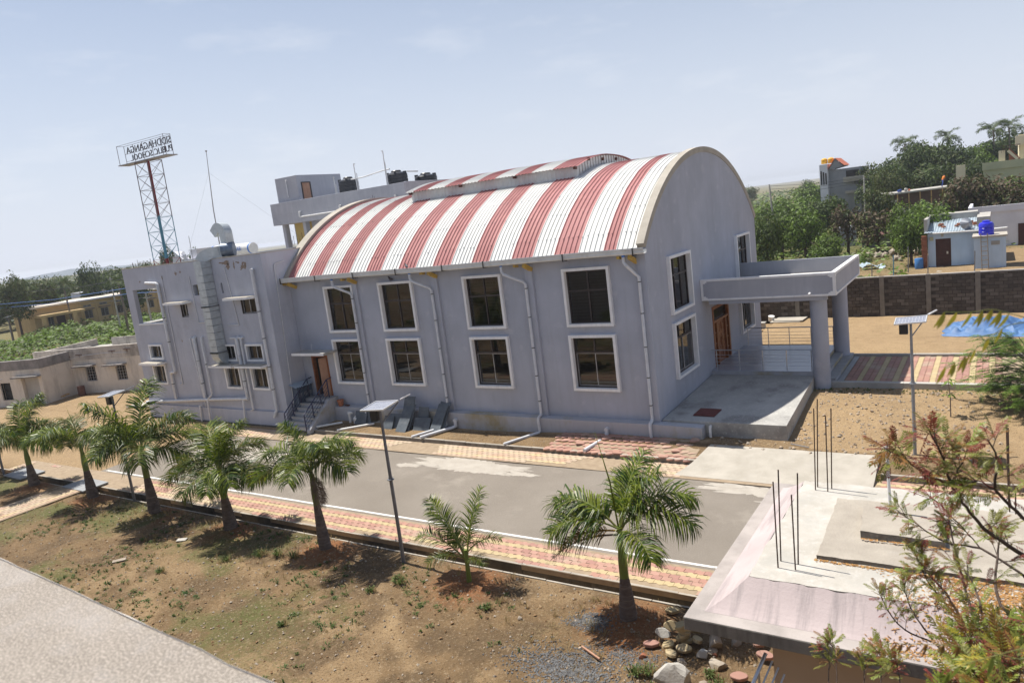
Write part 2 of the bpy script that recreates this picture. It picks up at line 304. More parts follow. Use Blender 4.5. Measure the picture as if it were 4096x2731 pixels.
def shade(o, ang):
    me = o.data
    if ang is True: me.polygons.foreach_set('use_smooth', [True]*len(me.polygons)); me.update()
    else:
        me.polygons.foreach_set('use_smooth', [True]*len(me.polygons)); me.update()
        me.set_sharp_from_angle(angle=R(ang))
def put(me, name, parent=None):
    o = bpy.data.objects.new(name, me); COL.objects.link(o)
    if parent is not None:
        o.parent = parent; o.location = -WO.get(parent.name, Vector((0,0,0)))
    WO[o.name] = Vector((0,0,0)); return o
def tag(o, label=None, cat=None, group=None, kind=None):
    if label: o['label'] = label
    if cat: o['category'] = cat
    if group: o['group'] = group
    if kind: o['kind'] = kind
    return o
def thing(name, label, cat, loc=(0,0,0), group=None):
    o = bpy.data.objects.new(name, None); COL.objects.link(o); o.location = loc; o.empty_display_size = .2
    WO[o.name] = Vector(loc); return tag(o, label, cat, group)
def struct(o): o['kind'] = 'structure'; return o
def copy_tree(o, parent=None):
    c = o.copy(); COL.objects.link(c); c.parent = parent
    for ch in o.children: copy_tree(ch, c)
    return c
def T(loc=(0,0,0), rz=0, rx=0, ry=0, s=1):
    return Matrix.Translation(loc) @ Matrix.Rotation(rz,4,'Z') @ Matrix.Rotation(ry,4,'Y') @ Matrix.Rotation(rx,4,'X') @ Matrix.Scale(s,4)
def frame(origin, u, n):             # local (u, outward, z) -> world
    u = Vector(u); n = Vector(n)
    M = Matrix((u, n, Vector((0,0,1)))).transposed().to_4x4(); M.translation = origin; return M
def wall(mb, u0, u1, z0, z1, holes, t):
    """wall in local (u, n, z): outer face n=0, inner face n=-t, rectangular holes (u0,u1,z0,z1) with reveals"""
    us = sorted({u0,u1,*[h[0] for h in holes],*[h[1] for h in holes]}); zs = sorted({z0,z1,*[h[2] for h in holes],*[h[3] for h in holes]})
    us = [a for a in us if u0-1e-6 <= a <= u1+1e-6]; zs = [a for a in zs if z0-1e-6 <= a <= z1+1e-6]
    def hole(i, k):
        if i < 0 or k < 0 or i >= len(us)-1 or k >= len(zs)-1: return True
        cu = (us[i]+us[i+1])/2; cz = (zs[k]+zs[k+1])/2
        return any(h[0] < cu < h[1] and h[2] < cz < h[3] for h in holes)
    for i in range(len(us)-1):
        for k in range(len(zs)-1):
            if hole(i, k): continue
            a, b, c, e = us[i], us[i+1], zs[k], zs[k+1]
            mb.quad((a,0,c),(b,0,c),(b,0,e),(a,0,e)); mb.quad((a,-t,c),(a,-t,e),(b,-t,e),(b,-t,c))
            if hole(i-1,k): mb.quad((a,0,c),(a,0,e),(a,-t,e),(a,-t,c))
            if hole(i+1,k): mb.quad((b,0,c),(b,-t,c),(b,-t,e),(b,0,e))
            if hole(i,k-1): mb.quad((a,0,c),(a,-t,c),(b,-t,c),(b,0,c))
            if hole(i,k+1): mb.quad((a,0,e),(b,0,e),(b,-t,e),(a,-t,e))
    return mb
def ring(mb, u0, u1, z0, z1, wd, n0, n1):   # rectangular frame of four butted bars
    mb.box(u0,u1,n0,n1,z1-wd,z1); mb.box(u0,u1,n0,n1,z0,z0+wd); mb.box(u0,u0+wd,n0,n1,z0+wd,z1-wd); mb.box(u1-wd,u1,n0,n1,z0+wd,z1-wd); return mb
def text(name, s, size, ext, M, material, parent=None, sx=1.):
    cu = bpy.data.curves.new(name, 'FONT'); cu.body = s; cu.size = size; cu.extrude = ext; cu.resolution_u = 3
    o = bpy.data.objects.new(name, cu); COL.objects.link(o); bpy.context.view_layer.update()
    me = bpy.data.meshes.new_from_object(o.evaluated_get(bpy.context.evaluated_depsgraph_get())); bpy.data.objects.remove(o)
    me.transform(M @ Matrix.Diagonal((sx,1,1,1))); me.materials.clear(); me.materials.append(MAT[material]); return put(me, name, parent)
def rock(mb, c, r, sq=(1,1,.7), seed=0, rough=.35, sub=2, flat=False):
    import bmesh
    bm = bmesh.new(); bmesh.ops.create_icosphere(bm, subdivisions=sub, radius=1)
    q = random.Random(seed); off = Vector((q.random()*50, q.random()*50, q.random()*50)); rz = Matrix.Rotation(q.random()*6.28, 3, 'Z')
    vs = []
    for v in bm.verts:
        p = v.co.copy(); k = 1 + rough*noise.noise(p*1.1+off) + rough*.5*noise.noise(p*2.6+off)
        p = p*k
        for pl in range(6):
            d = Vector((math.sin(pl*2.1+seed), math.cos(pl*1.7+seed*1.3), .4*math.sin(seed+pl))).normalized(); e = p.dot(d)
            if e > .6: p -= d*(e-.6)
        vs.append(Vector(c) + rz @ Vector((p.x*r*sq[0], p.y*r*sq[1], p.z*r*sq[2])))
    fs = [tuple(v.index for v in f.verts) for f in bm.faces]; bm.free()
    return mb.add(vs, fs)
def sstep(a, b, x): t = min(1, max(0, (x-a)/(b-a))); return t*t*(3-2*t)
# ================================================================== SETTING
PALMS = [(-30.6,-11.3), (-25.64,-11.4), (-20.47,-11.45), (-15.65,-11.65), (-11.06,-11.66), (-6.36,-11.72), (-.8,-11.83), (3.81,-11.95)]
PATH = [(-4.3,-11.9), (-3.4,-12.6), (-2.14,-13.59), (-.75,-14.67), (.6,-15.64), (2,-16.8)]
def seg_dist(x, y, pts):
    best = 9e9
    for (ax,ay),(bx,by) in zip(pts[:-1], pts[1:]):
        dx, dy = bx-ax, by-ay; t = max(0, min(1, ((x-ax)*dx+(y-ay)*dy)/(dx*dx+dy*dy)))
        best = min(best, math.hypot(x-ax-t*dx, y-ay-t*dy))
    return best
def nz2(x, y, s, o=0): return noise.noise(Vector((x*s+o, y*s-o, o*1.7)))
DR0, DR1 = -10.86, -10.40           # drain channel between its two walls
def gz(x, y):
    """height of the bare earth"""
    if y <= DR0+.02:
        z = .02 + .06*nz2(x,y,.6) + .04*nz2(x,y,1.7,5) + .022*nz2(x,y,4.5,9) + .012*nz2(x,y,9,2)
        for px, py in PALMS:
            d2 = (x-px)**2 + (y-py)**2
            if d2 < 6: z += .15*math.exp(-d2/.55)
        z *= sstep(DR0+.02, -11.2, y)*.9+.1
        if x < -23: z += .02
        z += .25*sstep(-16, -22, y)
        return z
    if y < DR1+.02 and x > -36: return -.42
    if y < -1.92:
        if x < -24.5: return -.02 + (.02*nz2(x,y,.8) if x < -27 else 0) + .05*sstep(-28,-40,x)
        return -.12
    # far side of the road
    if x < -19.5:
        z = .05 + .06*sstep(-33,-45,x) + .03*nz2(x,y,.3)
    else:
        s = sstep(-1.92, -.4, y)
        z = .17 + s*(.06 + .2*sstep(-8,-2,x)) + .02*nz2(x,y,1.5)
    if x > -1 and y > -.5:
        z = max(z, .42 + .30*sstep(-.5, 6, y)) + .035*nz2(x,y,.9) + .02*nz2(x,y,2.5)
        if x > 5: z += .16*math.exp(-((x-7)**2/1.2+(y-3.6)**2/1.5))
    k = sstep(-60, -5, x)
    z += k*(.35*sstep(24,42,y) + .35*sstep(42,60,y) + 1.4*sstep(60,110,y) + .6*sstep(110,260,y))
    if y > 24 or x < -60: z += .12*nz2(x,y,.12,3)
    return z
def lines(fine, lo, hi, grow=1.28):
    a = []
    for s, e, st in fine:
        n = max(1, round((e-s)/st)); a += [s+(e-s)*i/n for i in range(n)]
    a.append(fine[-1][1])
    st = fine[0][2]; v = a[0]
    while v > lo: st *= grow; v -= st; a.insert(0, v)
    st = fine[-1][2]; v = a[-1]
    while v < hi: st *= grow; v += st; a.append(v)
    return a
xs = lines([(-36,-20,.3),(-20,7,.11),(7,13,.3)], -3000, 3000)
ys = lines([(-24.8,-18,.4),(-18,DR0-.02,.1),(DR0-.02,DR0+.02,.04),(DR0+.02,DR1,.12),(DR1,DR1+.04,.04),(DR1+.04,-1.96,1.4),(-1.96,-1.9,.06),(-1.9,.4,.23),(.4,26,.5)], -120, 3500)
gv = []; gc = []
for y in ys:
    for x in xs:
        gv.append((x, y, gz(x,y)))
        red = pale = green = dark = 0.
        if y < DR0:
            for px, py in PALMS:
                d2 = (x-px)**2+(y-py)**2
                if d2 < 9: red = max(red, math.exp(-d2/1.3)*.9)
            d = seg_dist(x,y,PATH) if -8 < x < 4 else 9
            pale = .62*math.exp(-(d/.24)**2)*(.7+.5*nz2(x,y,1.3,3)) + .38*sstep(0,.4,nz2(x,y,.45,2)+.4*nz2(x,y,1.4,3))
            green = .6*sstep(-.1,.4,nz2(x,y,.3,11)+.4*nz2(x,y,1.2,12))*sstep(0,-6,x) + .25*sstep(.1,.5,nz2(x,y,.9,4))*sstep(2,-4,x)
            dark = .75*sstep(-.15,.35,nz2(x,y,.55,7)+.5*nz2(x,y,1.6,8))
            g1 = .0*math.exp(-((x-3.0)**2/.35+(y+12.3)**2/.12)) + math.exp(-((x-3.3)**2/1.1+(y+14.0)**2/.3)); dark = max(dark, min(1, g1))
            red = max(red, .8*math.exp(-((x-4.0)**2/.8+(y+12.6)**2/.5)))
        elif y < -1.9: pale = .7
        elif x > -20:
            pale = .75 + .25*nz2(x,y,.4) if y > -.6 else .25+.3*nz2(x,y,.8)
            if 2 < x < 5.5 and -1.5 < y < .3: dark = .5
            if y > 26: green = .55*sstep(-.2,.4,nz2(x,y,.07,1))+.2; pale *= .6
            if y > 52: green = 1.; pale = 0.
        else: pale = .6; green = .25*sstep(0,.4,nz2(x,y,.2)) if x > -60 else .65
        gc += [red, min(1,pale), min(1,green), dark]
nx = len(xs); gf = [(j*nx+i, j*nx+i+1, (j+1)*nx+i+1, (j+1)*nx+i) for j in range(len(ys)-1) for i in range(nx-1)]
me = bpy.data.meshes.new('ground'); me.from_pydata(gv, [], gf); me.update()
ca = me.color_attributes.new('soil', 'FLOAT_COLOR', 'POINT'); ca.data.foreach_set('color', gc)
me.polygons.foreach_set('use_smooth', [True]*len(me.polygons))
GM = mat('earth', (.21, .138, .070), (.135, .086, .043), scale=1.1, rough=.95, detail=9)
def soil_nodes(M):
    n = M.node_tree.nodes; l = M.node_tree.links.new; b = n['Principled BSDF']
    base = b.inputs['Base Color'].links[0].from_socket
    g = [q for q in n if q.bl_idname == 'ShaderNodeNewGeometry'][0]
    at = n.new('ShaderNodeAttribute'); at.attribute_name = 'soil'; sp = n.new('ShaderNodeSeparateColor'); l(at.outputs['Color'], sp.inputs[0])
    def nse(s, d=6, r=.65):
        t = n.new('ShaderNodeTexNoise'); t.inputs['Scale'].default_value = s; t.inputs['Detail'].default_value = d; t.inputs['Roughness'].default_value = r; l(g.outputs['Position'], t.inputs['Vector']); return t.outputs['Fac']
    def mixc(f, a, c):
        x = n.new('ShaderNodeMixRGB'); l(f, x.inputs[0]); l(a, x.inputs[1]); x.inputs[2].default_value = (*c,1); return x.outputs[0]
    def weight(sock, ns, lo, hi):      # mask broken up by noise
        a = n.new('ShaderNodeMath'); a.operation = 'ADD'; l(sock, a.inputs[0]); l(ns, a.inputs[1])
        r = n.new('ShaderNodeMapRange'); r.inputs[1].default_value = lo; r.inputs[2].default_value = hi; l(a.outputs[0], r.inputs[0]); return r.outputs[0]
    n1 = nse(2.2); n2 = nse(7); n3 = nse(11, 5, .8); n4 = nse(24, 4, .8)
    c = mixc(weight(sp.outputs[1], n1, .6, 1.35), base, (.365, .255, .14))
    c = mixc(weight(at.outputs['Alpha'], n2, .75, 1.3), c, (.115, .076, .04))
    c = mixc(weight(sp.outputs[0], n2, .7, 1.25), c, (.235, .10, .04))
    c = mixc(weight(sp.outputs[2], n2, .75, 1.25), c, (.10, .105, .032))
    def thr(s, a, bb, k):
        r = n.new('ShaderNodeMapRange'); r.inputs[1].default_value = a; r.inputs[2].default_value = bb; r.inputs[4].default_value = k; l(s, r.inputs[0]); return r.outputs[0]
    c = mixc(thr(n3, .55, .62, .7), c, (.34, .255, .16)); c = mixc(thr(n4, .53, .6, .75), c, (.085, .054, .026))
    l(c, b.inputs['Base Color'])
    bp = n.new('ShaderNodeBump'); bp.inputs['Strength'].default_value = .9; bp.inputs['Distance'].default_value = .05
    ad = n.new('ShaderNodeMath'); ad.operation = 'ADD'; l(n2, ad.inputs[0]); l(n3, ad.inputs[1]); l(ad.outputs[0], bp.inputs['Height']); l(bp.outputs[0], b.inputs['Normal'])
soil_nodes(GM)
me.materials.append(GM); struct(put(me, 'ground'))

# road, cement spill, painted lines -------------------------------------------------
def wavy(x0, x1, y, amp, s, o, n):
    return [(x0+(x1-x0)*i/n, y+amp*nz2(x0+(x1-x0)*i/n, o, s, o)) for i in range(n+1)]
def sheet(name, poly, z, material, thick=.05):
    mb = MB(); mb.prism(poly, z-thick, z); return mb.build(name, material)
lo = wavy(-24.6, 45, -9.02, .05, .7, 3, 90); hi = wavy(-24.9, 45, -3.28, .06, .6, 8, 90)
struct(sheet('road', lo + hi[::-1], 0, 'asphalt', .1))
def blob(cx, cy, rx, ry, o, n=180, k=.6):
    p = []
    for i in range(n):
        a = 6.2832*i/n; r = 1 + k*noise.noise(Vector((math.cos(a)*1.2+o, math.sin(a)*1.2, o))) + .6*k*noise.noise(Vector((math.cos(a)*5+o, math.sin(a)*5, o))) + .5*k*noise.noise(Vector((math.cos(a)*17+o, math.sin(a)*17, o)))
        p.append((cx+rx*r*math.cos(a), cy+ry*r*math.sin(a)))
    return p
for i, (cx, cy, rx, ry, o) in enumerate([(-6.3,-3.95,2.7,.62,3), (-9.2,-4.55,.55,.2,9), (-14.8,-4.2,1.3,.5,14), (-19.5,-5.2,2.6,.8,17), (4.6,-3.7,1.9,.35,22), (5.4,-4.4,.6,.16,27),(-8.4,-4.3,.5,.12,31),(-3.9,-4.3,.7,.2,35),(-16.4,-4.7,.6,.2,39),(3.4,-3.5,.8,.12,41),(6.5,-4.0,.7,.15,44),(-12.9,-3.7,.5,.15,47)]):
    struct(sheet('road_cement_patch', blob(cx,cy,rx,ry,o), .003+i*.0006, 'cement_spill', .002))
def line_strip(name, x0, x1, y):
    mb = MB(); x = x0
    while x < x1:
        e = min(x1, x+rnd.uniform(1.1,1.8)); j = rnd.uniform(-.012,.012)
        mb.box(x, e-.012, y-.05+j, y+.05+j, .001, .010); x = e
    return struct(mb.build(name, 'line_paint'))
line_strip('road_edge_line', -24.3, 40, -8.83)
line_strip('road_edge_line', -23.8, -8.9, -3.16); line_strip('road_edge_line', -5.1, 40, -3.16)

# paving strips -------------------------------------------------------------------------
def zig(Lx, Wy, g=.0025, k=.028):
    a, b = Lx/2-g, Wy/2-g
    return [(-a,-b), (-a*.35,-b+k), (a*.35,-b-k+.0), (a,-b), (a,b), (a*.35,b-k), (-a*.35,b+k), (-a,b)]
def paver_mesh(name, poly, h, material, cham=.003):
    mb = MB(); n = len(poly); top = [(x*(1-cham*6), y*(1-cham*6)) for x,y in poly]
    vs = [(x,y,-h) for x,y in poly] + [(x,y,-cham) for x,y in poly] + [(x,y,0) for x,y in top]
    fs = [tuple(range(2*n,3*n))] + [(i,(i+1)%n,(i+1)%n+n,i+n) for i in range(n)] + [(i+n,(i+1)%n+n,(i+1)%n+2*n,i+2*n) for i in range(n)]
    mb.add(vs, fs); return mb.mesh(name, material)
CAMP = Vector((10.938,-25.892,9.452))
def scatter_pieces(root, name, spots, meshes, limit=300, stuff='distant_pavers'):
    """spots: (x,y,z,rz,kind,tilt); the nearest `limit` become parts, the others one joined part"""
    spots.sort(key=lambda s: (Vector(s[:3])-CAMP).length_squared)
    for s in spots[:limit]:
        o = put(meshes[s[4]], name, root); o.location = Vector(s[:3]) - WO[root.name]; o.rotation_euler = (s[5][0], s[5][1], s[3])
    if len(spots) > limit:
        vs = []; fs = []; mi = []; keys = list(meshes)
        for s in spots[limit:]:
            M = T(s[:3], s[3], s[5][0], s[5][1]); me = meshes[s[4]]; b = len(vs)
            vs += [tuple(M @ v.co) for v in me.vertices]; fs += [tuple(i+b for i in p.vertices) for p in me.polygons]; mi += [keys.index(s[4])]*len(me.polygons)
        me = bpy.data.meshes.new(stuff); me.from_pydata(vs, [], fs)
        for k in keys: me.materials.append(meshes[k].materials[0])
        me.polygons.foreach_set('material_index', mi); me.update(); put(me, stuff, root)['kind'] = 'stuff'
PL, PW = .26, .195
pm = {k: paver_mesh('paver', zig(PL,PW), .06, m_) for k, m_ in dict(r0='paver_red_a', r1='paver_red_b', r2='paver_red_c', y0='paver_yellow_a', y1='paver_yellow_b', d0='paver_dusty_red_a', d1='paver_dusty_red_b', e0='paver_dusty_yellow').items()}
mb = MB(); mb.box(-31,45,-10.40,-9.03,-.12,.022); near = struct(mb.build('near_pavement', 'sand_joint')); near.data.name = 'near_pavement'
ROWS = 'ryrryr'; sp = []
x = -30.8
for ri, k in enumerate(ROWS):
    y = -9.26 - ri*PW; x = -30.8 + (ri%2)*PL/2
    while x < 13:
        if x < -20 and nz2(x,y,.5,2) > -.1: x += PL; continue
        if ri == 5 and nz2(x,y,.6,6) > .12: x += PL; continue
        dusty = x < -14 and nz2(x,y,.4,3) > -.15
        kk = (('e0' if dusty else rnd.choice(['y0','y0','y1'])) if k == 'y' else (rnd.choice(['d0','d1']) if dusty else rnd.choice(['r0','r1','r1','r2'])))
        sp.append((x, y, .034+rnd.uniform(-.004,.004), rnd.uniform(-.012,.012), kk, (rnd.uniform(-.012,.012), rnd.uniform(-.012,.012)))); x += PL
scatter_pieces(near, 'paver', sp, pm)
mb = MB(); mb.box(-24.5,45,-3.26,-1.97,-.12,.022); farp = struct(mb.build('far_pavement', 'sand_joint'))
sp = []
for ri, k in enumerate('ryrryr'):
    y = -2.12 - ri*PW; x = -24.2 + (ri%2)*PL/2
    while x < 16:
        if 1.9 < x < 7.9: x += PL; continue
        n_ = nz2(x,y,.35,12)
        if n_ > (.22 if x < 4 else .8): x += PL; continue
        if x > 7.5: kk = rnd.choice(['y0','y1']) if k == 'y' else rnd.choice(['r0','r1','r2'])
        else: kk = 'e0' if k == 'y' else rnd.choice(['d0','d1','d1'])
        sp.append((x, y, .033+rnd.uniform(-.003,.003), rnd.uniform(-.012,.012), kk, (rnd.uniform(-.01,.01), rnd.uniform(-.01,.01)))); x += PL
scatter_pieces(farp, 'paver', sp, pm)

# kerbs and the drain -------------------------------------------------------------------
def kerb_run(name, x0, x1, y0, y1, z0, z1, material, top, seg=1.15, skip=None):
    root = None; x = x0; k = 0
    mbr = MB(); mbr.box(x0, x1, y0+.02, y1-.02, z0, z1-.03); root = struct(mbr.build(name, material))
    while x < x1:
        e = min(x1, x+seg*rnd.uniform(.9,1.1))
        if skip and skip[0] < (x+e)/2 < skip[1]: x = e; continue
        mb = MB(); j = rnd.uniform(-.008,.008); dz = rnd.uniform(-.008,.008)
        mb.box(x+.006, e-.006, y0+j, y1+j, z0, z1+dz-.012); mb.m = 1; mb.box(x+.008, e-.008, y0+j+.006, y1+j-.006, z1+dz-.012, z1+dz)
        if k < 280: mb.build('kerb_stone', [material, top], root, bevel=.008)
        x = e; k += 1
    return root
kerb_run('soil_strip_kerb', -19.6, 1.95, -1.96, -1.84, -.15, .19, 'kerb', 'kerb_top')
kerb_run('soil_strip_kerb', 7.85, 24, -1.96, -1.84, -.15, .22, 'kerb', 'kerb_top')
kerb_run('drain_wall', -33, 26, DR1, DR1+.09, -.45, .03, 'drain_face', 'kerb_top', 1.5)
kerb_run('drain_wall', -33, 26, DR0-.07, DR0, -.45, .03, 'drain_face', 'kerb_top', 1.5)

# concrete ramp from road to yard
mb = MB(); vs = []; fs = []
prof = [(-3.05,.03),(-2.6,.07),(-2.1,.17),(-1.6,.29),(-1.1,.37),(-.75,.40)]
ramp_l = lambda i: 1.55 + [.0,.15,.35,.45,.55,.6][i]
for i, (y, z) in enumerate(prof):
    vs += [(ramp_l(i)+.04*nz2(i,1,.9), y, z), (7.72, y, z)]
n = len(prof); vs += [(v[0],v[1],-.1) for v in vs]
fs = [(2*i,2*i+1,2*i+3,2*i+2) for i in range(n-1)] + [(2*i+2*n,2*i+2,2*i,2*i+2*n-2+2) for i in range(0)]
for i in range(n-1):
    fs += [(2*i,2*i+2,2*i+2+2*n,2*i+2*n), (2*i+1,2*i+1+2*n,2*i+3+2*n,2*i+3)]
fs += [(0,2*n,2*n+1,1), (2*n-2,2*n-1,4*n-1,4*n-2)]
mb.add(vs, fs); struct(mb.build('concrete_ramp', 'concrete_light'))

# loose red interlocking pavers between plinth and kerb ------------------------------------
def trihex(r, g=.93):
    p = []
    for i in range(24):
        a = 6.2832*i/24; q = r*g*(1+.16*math.cos(3*a)); p.append((q*math.cos(a), q*math.sin(a)))
    return p
tm = {k: paver_mesh('paver', trihex(.185), .06, m_, .008) for k, m_ in dict(a='paver_red_a', b='paver_red_b', c='paver_red_c').items()}
mb = MB(); mb.prism([(-4.1,-1.83),(1.85,-1.83),(1.85,-.5),(-4.3,-.5)], .1, .2, lambda x,y: gz(x,y)+.0)
rp = struct(mb.build('front_pavement', 'sand_joint')); sp = []
for j in range(7):
    for i in range(22):
        x = -4.15+i*.305+(j%2)*.152; y = -1.86+j*.255
        if y > -.55 or x > 1.75+.1*math.sin(j) or (x < -4 and j % 2): continue
        if x > .6 and nz2(x,y,1.1,3) > -.05 and j > 2: continue
        up = rnd.random() < (.25 if j == 0 else .04)
        sp.append((x, y, gz(x,max(y,-1.8))+.012+(.05 if up else 0)+rnd.uniform(-.008,.008), rnd.choice([0,2.094])+rnd.uniform(-.08,.08), rnd.choice('abbc'), (rnd.uniform(-.04,.04)+(.12 if up else 0), rnd.uniform(-.04,.04))))
scatter_pieces(rp, 'paver', sp, tm)
# paved walk to the porch
mb = MB(); mb.box(5.42,15,6.62,11.6,.5,.83); wk = struct(mb.build('porch_walk', 'sand_joint'))
wm = {k: paver_mesh('paver', zig(.235,.221,.004,.03), .05, m_) for k, m_ in dict(r0='paver_red_c', r1='paver_red_a', y0='paver_yellow_a').items()}
sp = []
for i in range(42):
    for j in range(21):
        x = 5.57+i*.2235; y = 6.76+j*.237+(i%2)*.11
        if y > 11.5 or (i > 24): continue
        kk = 'y0' if i % 3 == 2 else rnd.choice(['r0','r0','r1'])
        sp.append((x, y, .85+rnd.uniform(-.004,.004), math.pi/2+rnd.uniform(-.012,.012), kk, (rnd.uniform(-.01,.01), rnd.uniform(-.01,.01))))
scatter_pieces(wk, 'paver', sp, wm)
for y0, y1 in ((6.32,6.6),(11.62,11.8)):
    mb = MB(); x = 4.95
    while x < 15: e = x+1.4; mb.box(x, e-.008, y0, y1, .4, .95+rnd.uniform(-.006,.006)); x = e
    struct(mb.build('walk_kerb', 'concrete'))
# ================================================================== THE HALL
FM = frame((0,0,0), (1,0,0), (0,-1,0)); EM = frame((0,0,0), (0,1,0), (1,0,0))
H = thing('school_hall', 'two storey lavender grey hall under a barrel roof with red and white stripes', 'building', (-10,7.5,.9))
ZL0, ZL1, ZU0, ZU1 = 2.09, 4.40, 4.74, 7.09
WX = [(-17.32,-15.29), (-13.62,-11.50), (-8.61,-6.57), (-3.62,-1.54)]
SI = .10
def inset(u0,u1,z0,z1): return (u0+SI,u1-SI,z0+SI,z1-SI)
fh = [inset(a,b,ZL0,ZL1) for a,b in WX] + [inset(a,b,ZU0,ZU1) for a,b in WX] + [(-19.15,-17.95,1.41,3.55)]
mb = MB(FM); wall(mb, -19.85, -.252, .1, 7.55, fh, .25); mb.build('front_wall', 'plaster', H)
WY = [(1.93,4.42), (11.15,13.5)]
eh = [inset(a,b,ZL0,ZL1) for a,b in WY] + [inset(a,b,ZU0,ZU1) for a,b in WY] + [(6.95,9.4,1.41,4.2)]
CYR, CZR, RR = 7.55, 1.17, 10.2
def arc_z(y, r=RR): return CZR + math.sqrt(max(0, r*r-(y-CYR)**2))
mb = MB(EM); wall(mb, .002, 15.1, .1, 7.78, eh, .25)
arc = [(y, arc_z(y)-.03) for y in [i*15.1/36 for i in range(37)]]
poly = [(0.002,7.78)] + [(max(.002,y),max(z,7.781)) for y,z in arc] + [(15.1,7.78)]
n = len(poly); mb.add([(y,0,z) for y,z in poly]+[(y,-.25,z) for y,z in poly], [tuple(range(n)), tuple(range(2*n-1,n-1,-1))])
mb.build('end_wall', 'plaster', H)
BM = frame((0,15.1,0), (1,0,0), (0,1,0))
mb = MB(BM); wall(mb, -19.85, -.25, .1, 7.55, [inset(a,b,ZU0,ZU1) for a,b in WX]+[inset(a,b,ZL0,ZL1) for a,b in WX], .25); mb.build('rear_wall', 'plaster', H)
mb = MB(); mb.box(-19.6,-.26,.26,14.8,1.2,1.41); mb.build('floor', 'tile_floor', H)
mb = MB(frame((-19.6,0,0), (0,1,0), (1,0,0))); poly = [(.3,1.2)] + [(y,z-.25) for y,z in arc if .5 < y < 14.6] + [(14.8,1.2)]
mb.add([(y,0,z) for y,z in poly], [tuple(range(len(poly)))]); mb.build('gable_wall', 'inner_wall', H)
# pilasters
for x in (-15,-10,-5,0):
    mb = MB(); mb.box(x-.36, x-.004, -.11, .02, .90, 7.5); mb.build('pilaster', 'plaster', H, bevel=.01)
# plinth ledge
mb = MB(); pts = [(-17.6,.93),(-12,.95),(-6,.92),(0,.90),(1.72,.86)]
for (x0,za),(x1,zb) in zip(pts[:-1],pts[1:]):
    e = 0 if x1 > .5 else .06
    mb.add([(x0,-.42,.05),(x1,-.42,.05),(x1,e,.05),(x0,e,.05),(x0,-.38,za),(x1,-.38,zb),(x1,e,zb+.03),(x0,e,za+.03)], [(0,3,2,1),(4,5,6,7),(0,1,5,4),(1,2,6,5),(2,3,7,6),(3,0,4,7)])
mb.build('plinth_ledge', 'plinth', H)
def hall_window(M, u0, u1, z0, z1, cols, rail, sliding, topcols=None):
    mb = MB(M); ring(mb, u0, u1, z0, z1, .115, -.06, .15); wnd = mb.build('window', 'white_paint', H, bevel=.008)
    a, b, c, e = u0+.116, u1-.116, z0+.116, z1-.116
    mb = MB(M); ring(mb, a, b, c, e, .055, -.14, -.06)
    zr = c + (e-c)*rail; mb.box(a+.055, b-.055, -.135, -.05, zr-.035, zr+.035)
    tc_ = topcols or cols
    ups = [a+.055+(b-a-.11)*i/tc_ for i in range(tc_+1)]; los = [a+.055+(b-a-.11)*i/cols for i in range(cols+1)]
    for u in ups[1:-1]: mb.box(u-.028, u+.028, -.13, -.055, zr+.035, e-.055)
    if not sliding:
        for u in los[1:-1]: mb.box(u-.028, u+.028, -.13, -.055, c+.055, zr-.035)
    mb.build('window_frame', 'dark_frame', wnd)
    for i in range(tc_):
        mb = MB(M); mb.box(ups[i]+.002, ups[i+1]-.002, -.10, -.094, zr+.02, e-.05); mb.build('pane', 'glass', wnd)
    if sliding:
        mb = MB(M); um = (a+b)/2
        ring(mb, a+.056, um+.02, c+.056, zr-.036, .03, -.125, -.10); ring(mb, um-.02, b-.056, c+.056, zr-.036, .03, -.095, -.07); mb.build('sash', 'alu_frame', wnd)
    for i in range(cols):
        d = -.113 if i == 0 else -.083
        if not sliding: d = -.1
        mb = MB(M); mb.box(los[i]+.002, los[i+1]-.002, d, d+.006, c+.05, zr-.02); mb.build('pane', 'glass', wnd)
    if sliding and int(abs(u0)*10) % 3 != 1:
        mb = MB(M); h0 = c+.05; mb.box(a+.06 if int(abs(u0)*7) % 2 else (a+b)/2+.03, (a+b)/2-.03 if int(abs(u0)*7) % 2 else b-.06, -.175, -.165, h0, zr-.04); mb.build('blind', 'blind', wnd)
    mb = MB(M); k = int((e-c)/.13)
    for i in range(1, k): mb.box(a, b, -.2, -.188, c+(e-c)*i/k-.006, c+(e-c)*i/k+.006)
    mb.build('grille', 'dark_frame', wnd)
    return wnd
for a, b in WX:
    hall_window(FM, a, b, ZU0, ZU1, 2, .62, False); hall_window(FM, a, b, ZL0, ZL1, 2, .70, True)
for a, b in WY:
    hall_window(EM, a, b, ZU0, ZU1, 3, .66, False); hall_window(EM, a, b, ZL0, ZL1, 2, .70, True, 3)
for a, b in WX:      # back windows: plain frames and panes, seen through the glass
    for z0, z1 in ((ZL0,ZL1),(ZU0,ZU1)):
        mb = MB(BM); ring(mb, a+.1, b-.1, z0+.1, z1-.1, .06, -.14, -.06); um = (a+b)/2; mb.box(um-.03, um+.03, -.14, -.06, z0+.16, z1-.16)
        wnd = mb.build('window', 'dark_frame', H)
        mb = MB(BM); mb.box(a+.11, b-.11, -.1, -.095, z0+.11, z1-.11); mb.build('pane', 'glass', wnd)
